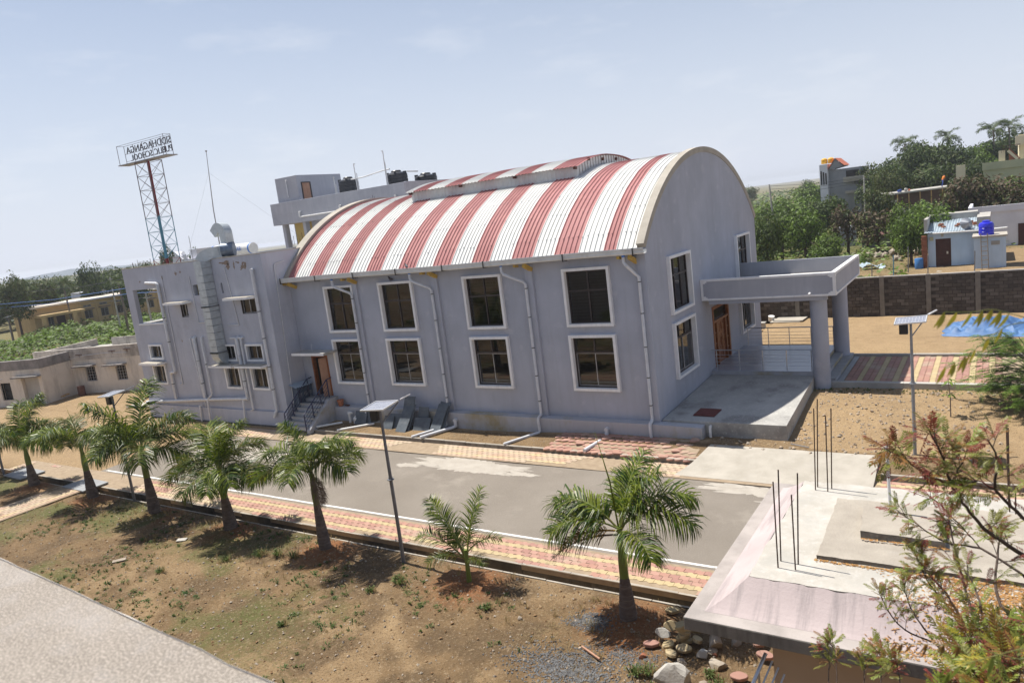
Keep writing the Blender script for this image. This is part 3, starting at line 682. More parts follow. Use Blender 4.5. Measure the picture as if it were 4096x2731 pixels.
# side door with frame, stairs
mb = MB(FM); mb.box(-19.15,-19.05,-.2,.02,1.41,3.55); mb.box(-18.05,-17.95,-.2,.02,1.41,3.55); mb.box(-19.05,-18.05,-.2,.02,3.45,3.55)
dr = mb.build('side_door', 'wood', H)
mb = MB(T((-18.06,.12,1.42), R(62))); mb.box(-.5,0,-.02,.02,0,2.02)
for zz in (.15,1.1): mb.box(-.43,-.07,-.035,.035,zz,zz+.75)
mb.build('door_leaf', 'wood_pale', dr)
mb = MB(); mb.box(-18.56,-18.5,.6,.64,1.42,3.4); mb.build('door_leaf', 'wood', dr)
mb = MB(); mb.box(-19.5,-17.15,-.95,-.01,3.74,3.86); ch = mb.build('door_canopy', 'concrete', H, bevel=.01); 
mb = MB(); mb.box(-19.505,-17.145,-.955,-.945,3.735,3.865); mb.build('canopy_edge', 'white_paint', ch)
mb = MB(); mb.tube([(-18.6,-.35,3.85),(-18.6,-.35,4.25)], .012); mb.build('stub_rod', 'pvc', ch)
st = 7
for i in range(st):
    zt = 1.41 - i*.175; y1 = -.55-(i)*.225 if i else -.0
    mb = MB(); y0 = -.55-(i+1)*.225 if i else -.6
    mb.box(-19.45+.0, -17.85, y0-.0, (y1 if i else -.004), max(.05,zt-.175-.02), zt-.03); mb.m = 1; mb.box(-19.46, -17.84, y0-.02, (y1 if i else -.004), zt-.03, zt)
    mb.build('step', ['plinth','marble_step'], H)
mb = MB(); mb.add([(-17.83,-.0,.05),(-17.83,-2.2,.05),(-17.83,-2.2,.22),(-17.83,-.6,1.4),(-17.83,0,1.4),(-17.62,-.0,.05),(-17.62,-2.2,.05),(-17.62,-2.2,.22),(-17.62,-.6,1.4),(-17.62,0,1.4)], [(0,1,2,3,4),(9,8,7,6,5),(1,6,7,2),(2,7,8,3),(3,8,9,4),(0,5,6,1),(0,4,9,5)])
mb.build('stair_side', 'plinth', H)
for x in (-19.4,-17.92):
    mb = MB(); hi_ = (x,-.35,2.35); lo_ = (x,-2.15,.98)
    mb.tube([(x,-.02,2.38),hi_,lo_], .028)
    for dz in (.2,.38,.56,.74): mb.tube([(x,-.35,2.35-dz),(x,-2.15,.98-dz)], .012, 6)
    for k in range(4):
        t = k/3; y = -.35-1.8*t; z = 2.35-1.37*t; mb.tube([(x,y,z),(x,y,z-.98)], .02, 6); mb.tube([(x+.07,y-.02,z),(x+.07,y-.02,z-.98)], .014, 6)
    mb.build('stair_railing', 'blue_steel', H)
# roof -----------------------------------------------------------------------------------
XB = [-19.64,-19.1,-18.09,-17.16,-16.17,-15.25,-14.15,-13.19,-12.09,-11.04,-10.06,-9.03,-7.91,-6.98,-5.86,-4.84,-3.84,-2.76,-1.66,-1.13,-.28]
def rib_profile(x0, x1, pitch=.2, hgt=.034):
    n = max(1, round((x1-x0)/pitch)); p = (x1-x0)/n; pr = []
    for i in range(n):
        a = x0+i*p; pr += [(a+.0,0),(a+.018,hgt),(a+.048,hgt),(a+.066,0)]
    pr.append((x1,0)); return pr
def arc_sheet(x0, x1, cy, cz, r, y0, y1, seg, step=None):
    mb = MB(); pr = rib_profile(x0+.002, x1-.002); a0 = math.atan2(y0-cy, math.sqrt(r*r-(y0-cy)**2)); a1 = math.atan2(y1-cy, math.sqrt(r*r-(y1-cy)**2))
    vs = []; fs = []; k = len(pr); angs = [a0+(a1-a0)*i/seg for i in range(seg+1)]; jl = rnd.uniform(-.004,.004); ph = rnd.random()*9
    if step:
        for s_ in step:
            b_ = math.asin((s_+rnd.uniform(-.06,.06)-cy)/r); angs += [b_, b_+.0005]
        angs.sort()
    for a in angs:
        y_ = cy+r*math.sin(a)
        lift = .016 if step and step[0] < y_ < step[1] else 0
        rr = r + lift + jl + .004*math.sin(a*40+ph)
        for x, h in pr: vs.append((x, cy+(rr+h)*math.sin(a), cz+(rr+h)*math.cos(a)))
    for i in range(len(angs)-1):
        for j in range(k-1): fs.append((i*k+j, i*k+j+1, (i+1)*k+j+1, (i+1)*k+j))
    return mb.add(vs, fs)
RS = 10.08
for i, (a, b) in enumerate(zip(XB[:-1], XB[1:])):
    arc_sheet(a, b, CYR, CZR, RS, -.28, 15.4, 34, (3.7,11.4)).build('roof_sheet', 'roof_red' if i % 2 == 0 else 'roof_white', H)
mb = MB(); qs = random.Random(4)
for k in range(13):            # rows of roofing screws along the purlins
    a = math.asin((-.1-CYR)/RS)+ (k+.5)*.1385
    for x0_, x1_ in zip(XB[:-1], XB[1:]):
        nn = max(1, round((x1_-x0_)/.2)); pp_ = (x1_-x0_)/nn
        for j in range(nn):
            if qs.random() < .45: continue
            xx = x0_+j*pp_+.033+qs.uniform(-.01,.01); aa = a+qs.uniform(-.004,.004); r1 = RS+.045
            mb.box(xx-.014, xx+.014, CYR+r1*math.sin(aa)-.02, CYR+r1*math.sin(aa)+.02, CZR+r1*math.cos(aa)-.02, CZR+r1*math.cos(aa)+.006)
mb.build('roof_screws', 'pole_grey', H)['kind'] = 'stuff'
def arc_band(x0, x1, r0, r1, y0, y1, seg=48):
    mb = MB(); vs = []; fs = []
    a0 = math.asin((y0-CYR)/r1); a1 = math.asin((y1-CYR)/r1)
    for i in range(seg+1):
        a = a0+(a1-a0)*i/seg
        for x, r in ((x0,r0),(x1,r0),(x1,r1),(x0,r1)): vs.append((x, CYR+r*math.sin(a), CZR+r*math.cos(a)))
    for i in range(seg):
        for j in range(4): fs.append((4*i+j, 4*i+(j+1)%4, 4*i+4+(j+1)%4, 4*i+4+j))
    fs += [(0,1,2,3),(4*seg+3,4*seg+2,4*seg+1,4*seg)]
    return mb.add(vs, fs)
arc_band(-.29, .03, RS-.1, RR+.02, -.2, 15.3).build('roof_edge', 'concrete_light', H, smooth=35)
arc_band(-20.2, -19.64, RS-.35, RR+.04, -.4, 15.4).build('roof_edge', 'concrete_light', H, smooth=35)
mb = MB(); mb.box(-.32,.0,-.5,-.2,7.5,7.62); mb.build('roof_end_flashing', 'black_plastic', H)
# underside/soffit closing between wall and roof
mb = MB(); mb.box(-19.8,-.02,.04,.2,7.55,7.84); mb.box(-19.8,-.02,14.9,15.06,7.55,7.84); mb.build('wall_plate', 'plaster', H)
# ridge monitor ---------------------------------------------------------------------------
mon = MB(); MX0, MX1, MYF, MYB = -14.5, -4.72, 4.38, 10.72
def ribwall(mb, x0, x1, y, z0f, z1, sgn):
    n = round((x1-x0)/.22); p = (x1-x0)/n
    pts = []
    for i in range(n):
        a = x0+i*p; pts += [(a,0),(a+.11,0),(a+.14,.03),(a+.19,.03)]
    pts.append((x1,0)); vs = []
    for x, d in pts: vs += [(x, y-sgn*d, z0f), (x, y-sgn*d, z1)]
    mb.add(vs, [(2*i,2*i+2,2*i+3,2*i+1) for i in range(len(pts)-1)])
ribwall(mon, MX0, MX1, MYF, 10.6, 11.22, 1); ribwall(mon, MX0, MX1, MYB, 10.6, 11.22, -1)
MCZ, MR = .22, 11.52
for xe in (MX0, MX1):
    k = 44
    for i in range(k):
        ya = MYF+(MYB-MYF)*i/k; yb = MYF+(MYB-MYF)*(i+1)/k; d = .025 if i % 2 else 0
        za = MCZ+math.sqrt(MR**2-(ya-CYR)**2)-.03; zb = MCZ+math.sqrt(MR**2-(yb-CYR)**2)-.03
        mon.quad((xe+d,ya,10.6),(xe+d,yb,10.6),(xe+d,yb,zb),(xe+d,ya,za))
mo = mon.build('ridge_monitor', 'gutter_metal', H)
xb = [-14.66] + [x for x in XB if -14.5 < x < -4.9] + [-4.56]
i0 = XB.index(-14.15)
for i, (a, b) in enumerate(zip(xb[:-1], xb[1:])):
    red = (i0-1+i) % 2 == 0
    arc_sheet(a, b, CYR, MCZ, MR, 4.12, 10.98, 14).build('monitor_sheet', 'roof_red' if red else 'roof_white', mo)
mb = MB()
for x in (-14.45,-11.2,-8,-4.78): mb.box(x-.05,x+.05,4.14,4.34,11.1,11.2)
for y in (5.4,6.9,8.4): mb.box(-4.7,-4.6,y-.05,y+.05,11.45,11.58)
mb.build('purlin_ends', 'rust', mo)
# gutter ---------------------------------------------------------------------------------
gp = [(-.26,7.60),(-.28,7.47),(-.56,7.46),(-.60,7.51),(-.60,7.62),(-.63,7.64),(-.63,7.70),(-.60,7.70),(-.585,7.53),(-.55,7.485),(-.30,7.49),(-.28,7.61)]
mb = MB()
nseg = 8
for i in range(nseg):
    xa = -19.9+20.05*i/nseg; xb_ = -19.9+20.05*(i+1)/nseg; k = len(gp); dz = [.02*math.sin(i*1.1), .02*math.sin((i+1)*1.1)]
    mb.add([(xa,y,z+dz[0]) for y,z in gp]+[(xb_,y,z+dz[1]) for y,z in gp], [(j,(j+1)%k,(j+1)%k+k,j+k) for j in range(k)] + ([tuple(range(k))] if i == 0 else [])+([tuple(range(2*k-1,k-1,-1))] if i == nseg-1 else []))
gt = mb.build('gutter', 'gutter_metal', H)
for x in (-19.75,-17.2,-14.6,-11.9,-9.2,-7.0,-3.2,-.25):
    mb = MB(); mb.box(x-.02,x+.02,-.66,-.30,7.42,7.445); mb.box(x-.02,x+.02,-.66,-.635,7.445,7.72); mb.build('gutter_bracket', 'black_plastic', gt)
for x in (-19.3,-15,-10,-5,-.35):
    mb = MB(); mb.bar((x-.05,-.02,7.15),(x-.12,-.5,7.40),.12,.16); mb.build('eave_beam', 'yellow_beam', H); mb = MB(); mb.bar((x-.6,-.2,7.36),(x-.6,-.45,7.39),.12,.1); mb.build('eave_beam', 'yellow_beam', H)
# downpipes
for x in (-15.3,-10.3,-5.3,-.28):
    mb = MB(); top = (x-.85 if x > -1 else x-.95)
    if x > -1: top = x-.45
    mb.tube([(top,-.44,7.46),(top,-.44,7.2),(top+.12,-.5,7.08),(x-.12,-.24,6.72),(x,-.2,6.6),(x,-.2,1.12),(x,-.24,1.02),(x,-.46,.95),(x,-.5,.86),(x+.02,-.5,.36)], .058, 10)
    dp = mb.build('downpipe', 'pvc', H, smooth=40)
    mb = MB(); mb.tube([(top,-.44,7.50),(top,-.44,7.4)], .066, 10); mb.build('pipe_cap', 'blue_cap', dp)
    mb = MB()
    for z in (6.4,5.2,3.9,2.7,1.6): mb.tube([(x,-.2,z),(x,-.2,z+.035)], .067, 10)
    mb.build('pipe_clip', 'black_plastic', dp)
    if x < -1 and x > -15:
        mb = MB(); mb.tube([(x+.02,-.5,.40),(x,-.55,.33),(x-.9,-1.95,.23)], .058, 10); mb.build('outlet_pipe', 'pvc', dp, smooth=40)
for i, (x, dx) in enumerate(((-9.75,-1.0),(-2.15,-.3))):
    mb = MB(); mb.tube([(x,-.48,.62),(x,-.52,.36),(x+dx*.1,-.62,.32),(x+dx*.9,-2.0,.25)], .075, 12); mb.tube([(x,-.36,.63),(x,-.56,.63)], .085, 12); mb.build('vent_pipe', 'pvc', H, smooth=40)
# porch ----------------------------------------------------------------------------------
mb = MB(); mb.box(.004,4.42,6.3,11.6,.3,1.38); mb.m = 1; mb.box(.004,4.44,6.28,11.62,1.38,1.41); mb.build('porch_platform', ['plinth','tile_floor'], H)
for i, (x1, zt) in enumerate(((4.80,1.22),(5.16,1.035))):
    mb = MB(); x0 = 4.445 if i == 0 else 4.81
    mb.box(x0,x1,6.66,11.55,.5,zt-.03); mb.m = 1; mb.box(x0,x1+.02,6.64,11.57,zt-.03,zt); mb.build('porch_step', ['plinth','marble_step'], H)
mb = MB(); mb.box(5.19,5.42,6.64,11.6,.5,.855); mb.build('porch_step', 'marble_step', H)
for y in (6.28,11.2):
    mb = MB(); mb.lathe([(.34,.6),(.34,1.2),(.335,4.6)], (4.72,y,0), 32); mb.build('porch_pillar', 'plaster', H, smooth=40)
mb = MB(); cx1, cy0, cy1, cz0, cz1 = 5.5, 5.66, 12.0, 4.72, 5.62
mb.box(.004,cx1-.012,cy0+.012,cy1-.012,cz0+.006,4.95)
cn_ = mb.build('porch_canopy', 'concrete', H)
mb = MB(); mb.box(.003,cx1,cy0,cy0+.14,cz0,cz1); mb.box(cx1-.14,cx1,cy0+.14,cy1-.14,cz0,cz1); mb.box(.003,cx1,cy1-.14,cy1,cz0,cz1); mb.build('canopy_parapet', 'plaster_rear', cn_)
def moulded(mb, M, u1):
    t = mb; t.M = M
    t.box(0,u1,0,.025,cz1-.07,cz1+.02); t.box(0,u1,0,.025,cz0-.01,cz0+.07); t.box(0,.1,0,.024,cz0+.07,cz1-.07); t.box(u1-.1,u1,0,.024,cz0+.07,cz1-.07)
    for u, su in ((.1,1),(u1-.1,-1)):
        for z, sz in ((cz0+.07,1),(cz1-.07,-1)):
            t.box(min(u,u+su*.1),max(u,u+su*.1),0,.023,min(z,z+sz*.1),max(z,z+sz*.1)); t.box(min(u,u+su*.17),max(u,u+su*.17),0,.022,min(z,z+sz*.05),max(z,z+sz*.05))
mb = MB(); moulded(mb, frame((.02,cy0,0),(1,0,0),(0,-1,0)), cx1+.0); moulded(mb, frame((cx1,cy0+.01,0),(0,1,0),(1,0,0)), cy1-cy0-.02)
mb.M = None; mb.box(.02,cx1+.02,cy0-.02,cy0+.16,cz1,cz1+.025); mb.box(cx1-.16,cx1+.02,cy0+.16,cy1,cz1,cz1+.024)
mb.build('canopy_moulding', 'white_paint', cn_)
mb = MB(); mb.box(.3,cx1-.35,cy0+.12,cy0+.4,4.52,cz0+.004); mb.box(4.55,4.9,cy0+.4,cy1-.3,4.52,cz0+.004); mb.build('canopy_beam', 'plaster', cn_)
mb = MB()
for x, y in ((4.9,11.6),(5.05,11.6),(5.2,11.55)): mb.tube([(x,y,4.94),(x,y,5.4)], .01, 5)
mb.build('starter_bars', 'rebar', cn_)
mb = MB(); mb.tube([(4.55,5.6,4.85),(4.55,5.38,4.82)], .045, 10); mb.build('security_camera', 'white_paint', cn_)
for y, x1 in ((6.38,4.36),(11.52,4.36)):
    mb = MB(); mb.tube([(-.0,y,2.33),(x1,y,2.33)], .026, 8)
    for dz in (.22,.38,.54,.70): mb.tube([(.1,y,2.33-dz),(x1,y,2.33-dz)], .009, 6)
    for k in range(5): xx = .25+k*(x1-.3)/4; mb.tube([(xx,y,1.41),(xx,y,2.33)], .02, 8)
    mb.build('porch_railing', 'steel', H)
# main door
mb = MB(EM); mb.box(6.95,7.1,-.2,.03,1.41,4.2); mb.box(9.25,9.4,-.2,.03,1.41,4.2); mb.box(7.1,9.25,-.2,.03,4.05,4.2); mb.box(7.1,9.25,-.2,.02,3.42,3.52)
for u in (7.5,8.85): mb.box(u-.06,u+.06,-.2,.02,1.41,3.42)
md = mb.build('main_door', 'wood', H)
for u0, u1 in ((7.57,8.17),(8.18,8.78)):
    mb = MB(EM); mb.box(u0,u1,-.12,-.07,1.42,3.41)
    for z0, z1 in ((1.55,2.2),(2.3,2.75),(2.85,3.3)):
        ring(mb, u0+.1, u1-.1, z0, z1, .04, -.07, -.05); mb.box(u0+.19,u1-.19,-.07,-.045,z0+.1,z1-.1)
    mb.box((u1-.06) if u0 < 8 else u0+.03, (u1-.03) if u0 < 8 else u0+.06, -.05, -.02, 2.2, 2.6)
    mb.build('door_leaf', 'wood', md)
for u0, u1 in ((7.1,7.44),(8.91,9.25)):
    for k in range(4):
        mb = MB(EM); mb.box(u0,u1,-.1,-.094,1.45+k*.5,1.9+k*.5); mb.build('pane', 'glass_dark', md)
        mb = MB(EM); mb.box(u0,u1,-.14,-.03,1.9+k*.5,1.95+k*.5); mb.build('transom', 'wood', md)
for k in range(3):
    mb = MB(EM); mb.box(7.12+k*.71,7.8+k*.71,-.1,-.094,3.53,4.04); mb.build('pane', 'glass', md)
mb = MB(EM); mb.box(6.9,9.45,-4,-3.9,1.42,4.4); mb.build('lobby_screen', 'dark_inside', H)
# concrete apron beside the porch
mb = MB(); mb.add([(.03,.03,.2),(4.66,.03,.2),(4.42,6.28,.2),(.03,6.28,.2),(.03,.03,.99),(4.66,.03,.99),(4.42,6.28,1.23),(.03,6.28,1.23)], [(0,3,2,1),(4,5,6,7),(0,1,5,4),(1,2,6,5),(2,3,7,6),(3,0,4,7)])
struct(mb.build('concrete_apron', 'concrete_apron', bevel=.012))
mb = MB(T((1.5,1.0,1.04), R(-2), R(2.2))); mb.box(-.42,.42,-.42,.42,0,.035); tag(mb.build('hatch_cover', 'hatch_red', bevel=.006), 'dark red square hatch cover lying on the grey concrete apron', 'hatch cover')
mb = MB(); mb.tube([(1.95,-.02,.85),(1.95,-.1,.85),(1.95,-.14,.78),(1.95,-.14,.45)], .05, 10); tag(mb.build('drain_elbow', 'pvc_white', smooth=40), 'short white elbow pipe at the front of the concrete apron', 'pipe')

# ================================================================== THE WING
Wg = thing('office_wing', 'flat roofed lavender grey three storey wing left of the barrel roofed hall', 'building', (-26,-1.5,.1))
WL, WR, WYF, WZ = -32.55, -19.86, -1.5, 9.1
WM = frame((0,WYF,0), (1,0,0), (0,-1,0))
def ins(r, k=.05): return (r[0]+k, r[1]-k, r[2]+k, r[3]-k)
# windows: (u0,u1,z0,z1, surround, panes)
WW = [((-31.33,-30.02,2.15,3.36),1), ((-31.31,-29.97,3.66,4.56),1), ((-24.46,-23.14,2.05,3.28),1), ((-24.46,-23.12,3.58,4.51),1), ((-22.26,-20.86,2.04,3.28),1), ((-22.32,-20.90,3.58,4.51),1), ((-27.42,-26.78,6.09,6.84),0), ((-22.06,-20.9,6.11,6.9),0)]
hl = [ins(w[0], .08 if w[1] else .0) for w in WW] + [(-31.84,-29.02,5.8,7.83), (-25.9,-25.32,7.26,7.84), (-23.46,-23.3,7.27,7.82)]
mb = MB(WM); wall(mb, WL, WR, -.05, WZ, hl, .25); mb.build('front_wall', 'plaster_wing', Wg)
mb = MB(frame((WR,0,0),(0,1,0),(1,0,0))); wall(mb, WYF+.252, 12.6, 0, WZ, [], .25)
mb.build('side_wall', 'plaster_wing', Wg)
mb = MB(frame((WL,0,0),(0,1,0),(-1,0,0))); wall(mb, WYF+.252, 12.6, 0, WZ, [(-1.15,3.2,5.8,7.83)], .25); mb.build('side_wall', 'plaster_wing', Wg)
mb = MB(); mb.box(WL+.26,WR-.26,-1.24,12.5,8.4,8.6); mb.box(WL+.26,-28.8,-1.24,4,5.55,5.79); mb.box(-28.8,-28.6,-1.24,4,5.5,8.4); mb.box(WL+.26,-28.6,4,4.2,5.5,6.6); mb.build('slabs', 'concrete', Wg)
mb = MB(); mb.box(WL+.26,WR-.26,12.4,12.6,0,9.1); mb.build('rear_wall', 'plaster_wing', Wg)
mb = MB(); mb.box(WL-.02,WR+.02,WYF-.02,WYF+.26,WZ,WZ+.04); mb.box(WR-.26,WR+.02,WYF+.26,1.2,WZ,WZ+.039); mb.build('parapet_coping', 'concrete_light', Wg)
mb = MB(WM); mb.box(-31.9,-29.0,.0,.03,5.74,5.80); mb.box(-31.9,-29.0,-.26,-.001,5.80,5.83); mb.build('balcony_sill', 'white_paint', Wg)
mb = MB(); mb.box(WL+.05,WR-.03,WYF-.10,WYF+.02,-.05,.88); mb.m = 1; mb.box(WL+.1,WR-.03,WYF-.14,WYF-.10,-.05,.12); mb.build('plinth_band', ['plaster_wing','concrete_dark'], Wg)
for i, (r, sr) in enumerate(WW):
    u0,u1,z0,z1 = r; mb = MB(WM)
    if sr: ring(mb, u0, u1, z0, z1, .10, -.04, .08)
    else: ring(mb, u0, u1, z0, z1, .02, -.2, -.01)
    wn = mb.build('window', 'white_paint' if sr else 'dark_frame', Wg); k = .101 if sr else .021
    a,b,c,e = u0+k,u1-k,z0+k,z1-k; mb = MB(WM); ring(mb, a, b, c, e, .04, -.16, -.10); um = (a+b)/2
    mb.box(um-.02,um+.02,-.16,-.10,c+.04,e-.04); mb.build('window_frame', 'alu_frame', wn)
    mb = MB(WM); mb.box(a+.03,um-.01,-.125,-.12,c+.03,e-.03); mb.build('pane', 'glass', wn)
    mb = MB(WM); mb.box(um+.01,b-.03,-.145,-.14,c+.03,e-.03); mb.build('pane', 'glass_dark', wn)
    mb = MB(WM); mb.box(a+.02,um+(.25 if i in (1,5,3) else -.02),-.22,-.2,c+.02,e-.02); mb.build('curtain', 'curtain', wn)
for (u0,u1,z,dp) in ((-31.75,-29.85,3.42,.62),(-25.0,-23.05,3.34,.62),(-22.75,-20.62,3.34,.62),(-28.1,-26.3,6.88,.6),(-22.7,-20.72,6.92,.6)):
    mb = MB(WM); mb.box(u0,u1,0,dp,z,z+.03); mb.box(u0,u1,0,dp,z+.031,z+.12)
    cj = mb.build('window_canopy', 'concrete_light', Wg, bevel=.008)
    mb = MB(WM); mb.box(u0-.004,u1+.004,dp-.01,dp+.008,z-.004,z+.10); mb.box(u1-.02,u1+.004,0,dp-.01,z-.004,z+.1); mb.build('canopy_edge', 'white_paint', cj)
mb = MB(WM); mb.box(-25.9,-25.32,-2.2,-2.1,7.2,7.9); mb.box(-25.98,-25.9,-2.2,-.25,7.2,7.9); mb.build('lightwell', 'yellow_wall', Wg)
mb = MB(); mb.box(-28.4,WR-.3,.2,.3,.1,8.3); mb.build('inner_wall', 'dark_inside', Wg)
# peeled plaster patches: exposed render, slightly recessed rims
def peel(u, z, ru, rz_, o):
    mb = MB(WM); p = blob(0,0,ru,rz_,o,40,.95); mb.add([(u+a,.003,z+b) for a,b in p], [tuple(range(len(p)))]); mb.build('peeled_patch', 'peel', Wg)
mat('peel', (.23, .17, .13), (.30, .235, .19), scale=6, rough=.95, bump=.6, bscale=40)
for i, q in enumerate([(-22.55,8.62,.16,.14),(-22.75,8.83,.42,.08),(-22.05,8.68,.07,.17),(-21.35,8.55,.2,.15),(-21.15,8.7,.12,.07),(-21.75,8.8,.15,.05),(-27.25,8.55,.10,.12),(-26.8,8.6,.07,.06),(-30.9,8.28,.05,.07),(-28.62,8.42,.06,.1),(-27.9,4.75,.05,.07)]): peel(*q, i*3.1+1)
# pipework on the wing
def wpipe(name, pts, r, y=-.14, material='pvc', clips=()):
    mb = MB(WM); mb.tube([(u, -y if len(p_)==0 else p_[0], z) for (u,z,*p_) in pts], r, 10)
    o = mb.build(name, material, Wg, smooth=40)
    if clips:
        mb = MB(WM)
        for u,z in clips: mb.tube([(u,-y,z),(u,-y,z+.04)], r+.012, 10)
        mb.build('pipe_clip', 'black_plastic', o)
wpipe('drain_pipe', [(-30.1,8.2,.16),(-29.05,8.12,.16),(-28.98,8.05),(-28.98,3.05),(-29.0,2.95,.18),(-29.36,2.9,.18),(-29.42,2.8),(-29.42,1.3)], .075, clips=((-28.98,6.1),(-28.98,4.7),(-29.42,2.2)))
wpipe('conduit', [(-28.62,8.5),(-28.62,3.0),(-28.62,2.2,.04),(-28.9,2.2,.04)], .022, y=-.04)
wpipe('drain_pipe', [(-26.56,4.95,.0),(-26.56,4.9),(-26.56,1.35)], .085, clips=((-26.56,3.6),(-26.56,2.3)))
wpipe('drain_pipe', [(-26.92,4.95,.0),(-26.9,4.9),(-26.65,.95)], .04)
wpipe('drain_pipe', [(-25.88,4.95,.0),(-25.88,4.9),(-25.88,1.7),(-25.95,1.6,.2),(-26.1,1.5,.22)], .05, clips=((-25.88,3.4),))
wpipe('collector_pipe', [(-32.5,1.02,.17),(-26.4,1.38,.17),(-22.72,1.56,.17)], .085)
wpipe('drain_pipe', [(-22.78,4.9,.0),(-22.78,4.86),(-22.78,1.62)], .085, clips=((-22.78,3.9),(-22.78,2.5)))
wpipe('drain_pipe', [(-23.35,4.86,.1),(-22.3,4.86,.1)], .05); wpipe('drain_pipe', [(-22.46,4.88,.0),(-22.46,4.8),(-22.47,.95),(-22.62,.9,.2)], .05)
wpipe('drain_pipe', [(-23.1,1.55,.2),(-23.2,.0,.28)], .055); wpipe('drain_pipe', [(-26.1,1.52,.22),(-26.22,1.3,.26),(-26.28,.0,.28)], .055); wpipe('drain_pipe', [(-27.0,1.0,.1),(-27.14,1.0,.2),(-27.2,.1,.2)], .045)
wpipe('rain_pipe', [(-20.62,8.35,.0),(-20.56,8.34),(-20.55,8.2),(-20.55,1.0),(-20.6,.9,.22),(-20.75,.62,.22)], .075, clips=((-20.55,6.2),(-20.55,4.8),(-20.55,3.3),(-20.55,2.1)))
wpipe('conduit', [(-26.05,8.35),(-25.98,6.2),(-25.95,5.75),(-24.4,5.75)], .02, y=-.03); wpipe('conduit', [(-22.85,8.6),(-22.55,6.0),(-22.5,5.55),(-23.4,5.55)], .02, y=-.03)
mb = MB(); mb.tube([(WR+.03,-.1,8.6),(WR+.03,-.75,8.5),(WR+.05,-.8,8.4),(WR+.05,-1.1,1.2)], .022, 8); mb.build('conduit', 'pvc', Wg)
# kitchen duct climbing the wing, fan and outlet on the roof
D_ = thing('exhaust_duct', 'galvanised square exhaust duct climbing the wing to a roof fan', 'duct', (-24.1,-1.9,3.6))
mb = MB(WM); nd = 13; z0, z1 = 4.1, 9.1
for i in range(nd):
    a = z0+(z1-z0)*i/nd; b = z0+(z1-z0)*(i+1)/nd-.02; ua = -24.22+.0*a
    mb.box(ua-.31,ua+.31,.03,.62,a,b)
mb.build('duct_section', 'galv', D_)
mb = MB(WM)
for z in (6.62,4.12): ring(mb, -24.56,-23.88,z,z+.06,.0301,.0,.66); mb.box(-24.56,-23.88,.60,.66,z,z+.06)
mb.build('duct_strap', 'pole_grey', D_)
mb = MB(WM); pr = []
for i in range(7):
    a = R(90*i/6); pr.append((.62-.62+.0, a))
vs = []; fs = []
for i in range(7):      # elbow into the wall at the foot
    a = R(90*i/6); c_, s_ = math.cos(a), math.sin(a)
    for (u, q) in ((-24.53,0.),(-23.91,0.),(-23.91,.59),(-24.53,.59)): vs.append((u, -.02+(.04+q)*c_+.02, 4.1-(.05+q)*s_))
for i in range(6):
    for j in range(4): fs.append((4*i+j,4*i+(j+1)%4,4*i+4+(j+1)%4,4*i+4+j))
mb.add(vs, fs); mb.build('duct_elbow', 'galv', D_)
def sweep_rect(mb, pts, w_, h_, side):      # rectangular duct along a path; side = constant vector
    pts = [Vector(p) for p in pts]; vs = []; fs = []; sd = Vector(side).normalized(); n = len(pts)
    for i, p in enumerate(pts):
        t = (pts[min(i+1,n-1)]-pts[max(i-1,0)]).normalized(); u = t.cross(sd).normalized()
        for a, b in ((-1,-1),(1,-1),(1,1),(-1,1)): vs.append(p + sd*a*w_/2 + u*b*h_/2)
    for i in range(n-1):
        for j in range(4): fs.append((4*i+j,4*i+(j+1)%4,4*i+4+(j+1)%4,4*i+4+j))
    return mb.add(vs, fs)
mb = MB(); pts = [(-24.22,-1.83,9.08)]
for i in range(1,9): a = R(90*i/8); pts.append((-24.22+.0+.38*(1-math.cos(a)), -1.83+.9*(1-math.cos(a)), 9.1+.35*math.sin(a)))
pts.append((-23.5,-.75,9.47)); sweep_rect(mb, pts, .6, .58, (.8,-.55,0)); mb.build('duct_bend', 'galv', D_)
mb = MB(T((-23.35,-.7,9.5), R(38), 0, R(90))); mb.tube([(0,0,-.32),(0,0,.32)], .38, 24); mb.build('fan_casing', 'galv_blue', D_, smooth=40)
mb = MB(); pts = [(-23.45,-.6,9.8),(-23.45,-.6,10.35)]
for i in range(1,10): a = R(118*i/9); pts.append((-23.45-.36*(1-math.cos(a)), -.6, 10.35+.36*math.sin(a)))
pts.append((-24.28,-.6,10.42)); sweep_rect(mb, pts, .46, .5, (0,1,0)); mb.build('outlet_hood', 'galv', D_)
mb = MB(); e = Vector(pts[-1]); t = (e-Vector(pts[-2])).normalized(); mb.add([e+t*-.02+Vector((0,a*.21,0))+t.cross(Vector((0,1,0)))*b*.22 for a,b in ((-1,-1),(1,-1),(1,1),(-1,1))], [(0,1,2,3)]); mb.build('outlet_mouth', 'black_plastic', D_)
mb = MB(); mb.box(-23.75,-22.95,-1.1,-.35,8.6,9.12); mb.build('fan_stand', 'pole_grey', D_)
# solar water heater
S_ = thing('solar_water_heater', 'white cylindrical solar water heater with blue rims on the wing roof', 'water heater', (-25,1,8.6))
mb = MB(); mb.tube([(-27.05,1.15,9.5),(-23.45,1.0,9.42)], .30, 28); tk = mb.build('tank', 'pvc_white', S_, smooth=40)
for p, q in (((-27.11,1.15,9.5),(-27.0,1.145,9.5)),((-23.62,1.0,9.42),(-23.52,1.0,9.42))):
    mb = MB(); mb.tube([p,q], .308, 28); mb.build('end_rim', 'blue_cap', tk, smooth=40)
mb = MB()
for x in (-26.6,-25.3,-24): mb.bar((x,1.05,8.6),(x,1.05,9.2),.05,.05); mb.bar((x,1.05,9.15),(x,.2,8.7),.04,.04)
mb.build('stand', 'galv', S_)
text('lettering', 'SOLAR', .34, .004, T((-25.15,.72,9.36), R(-2.4), R(90)), 'blue_cap', tk)
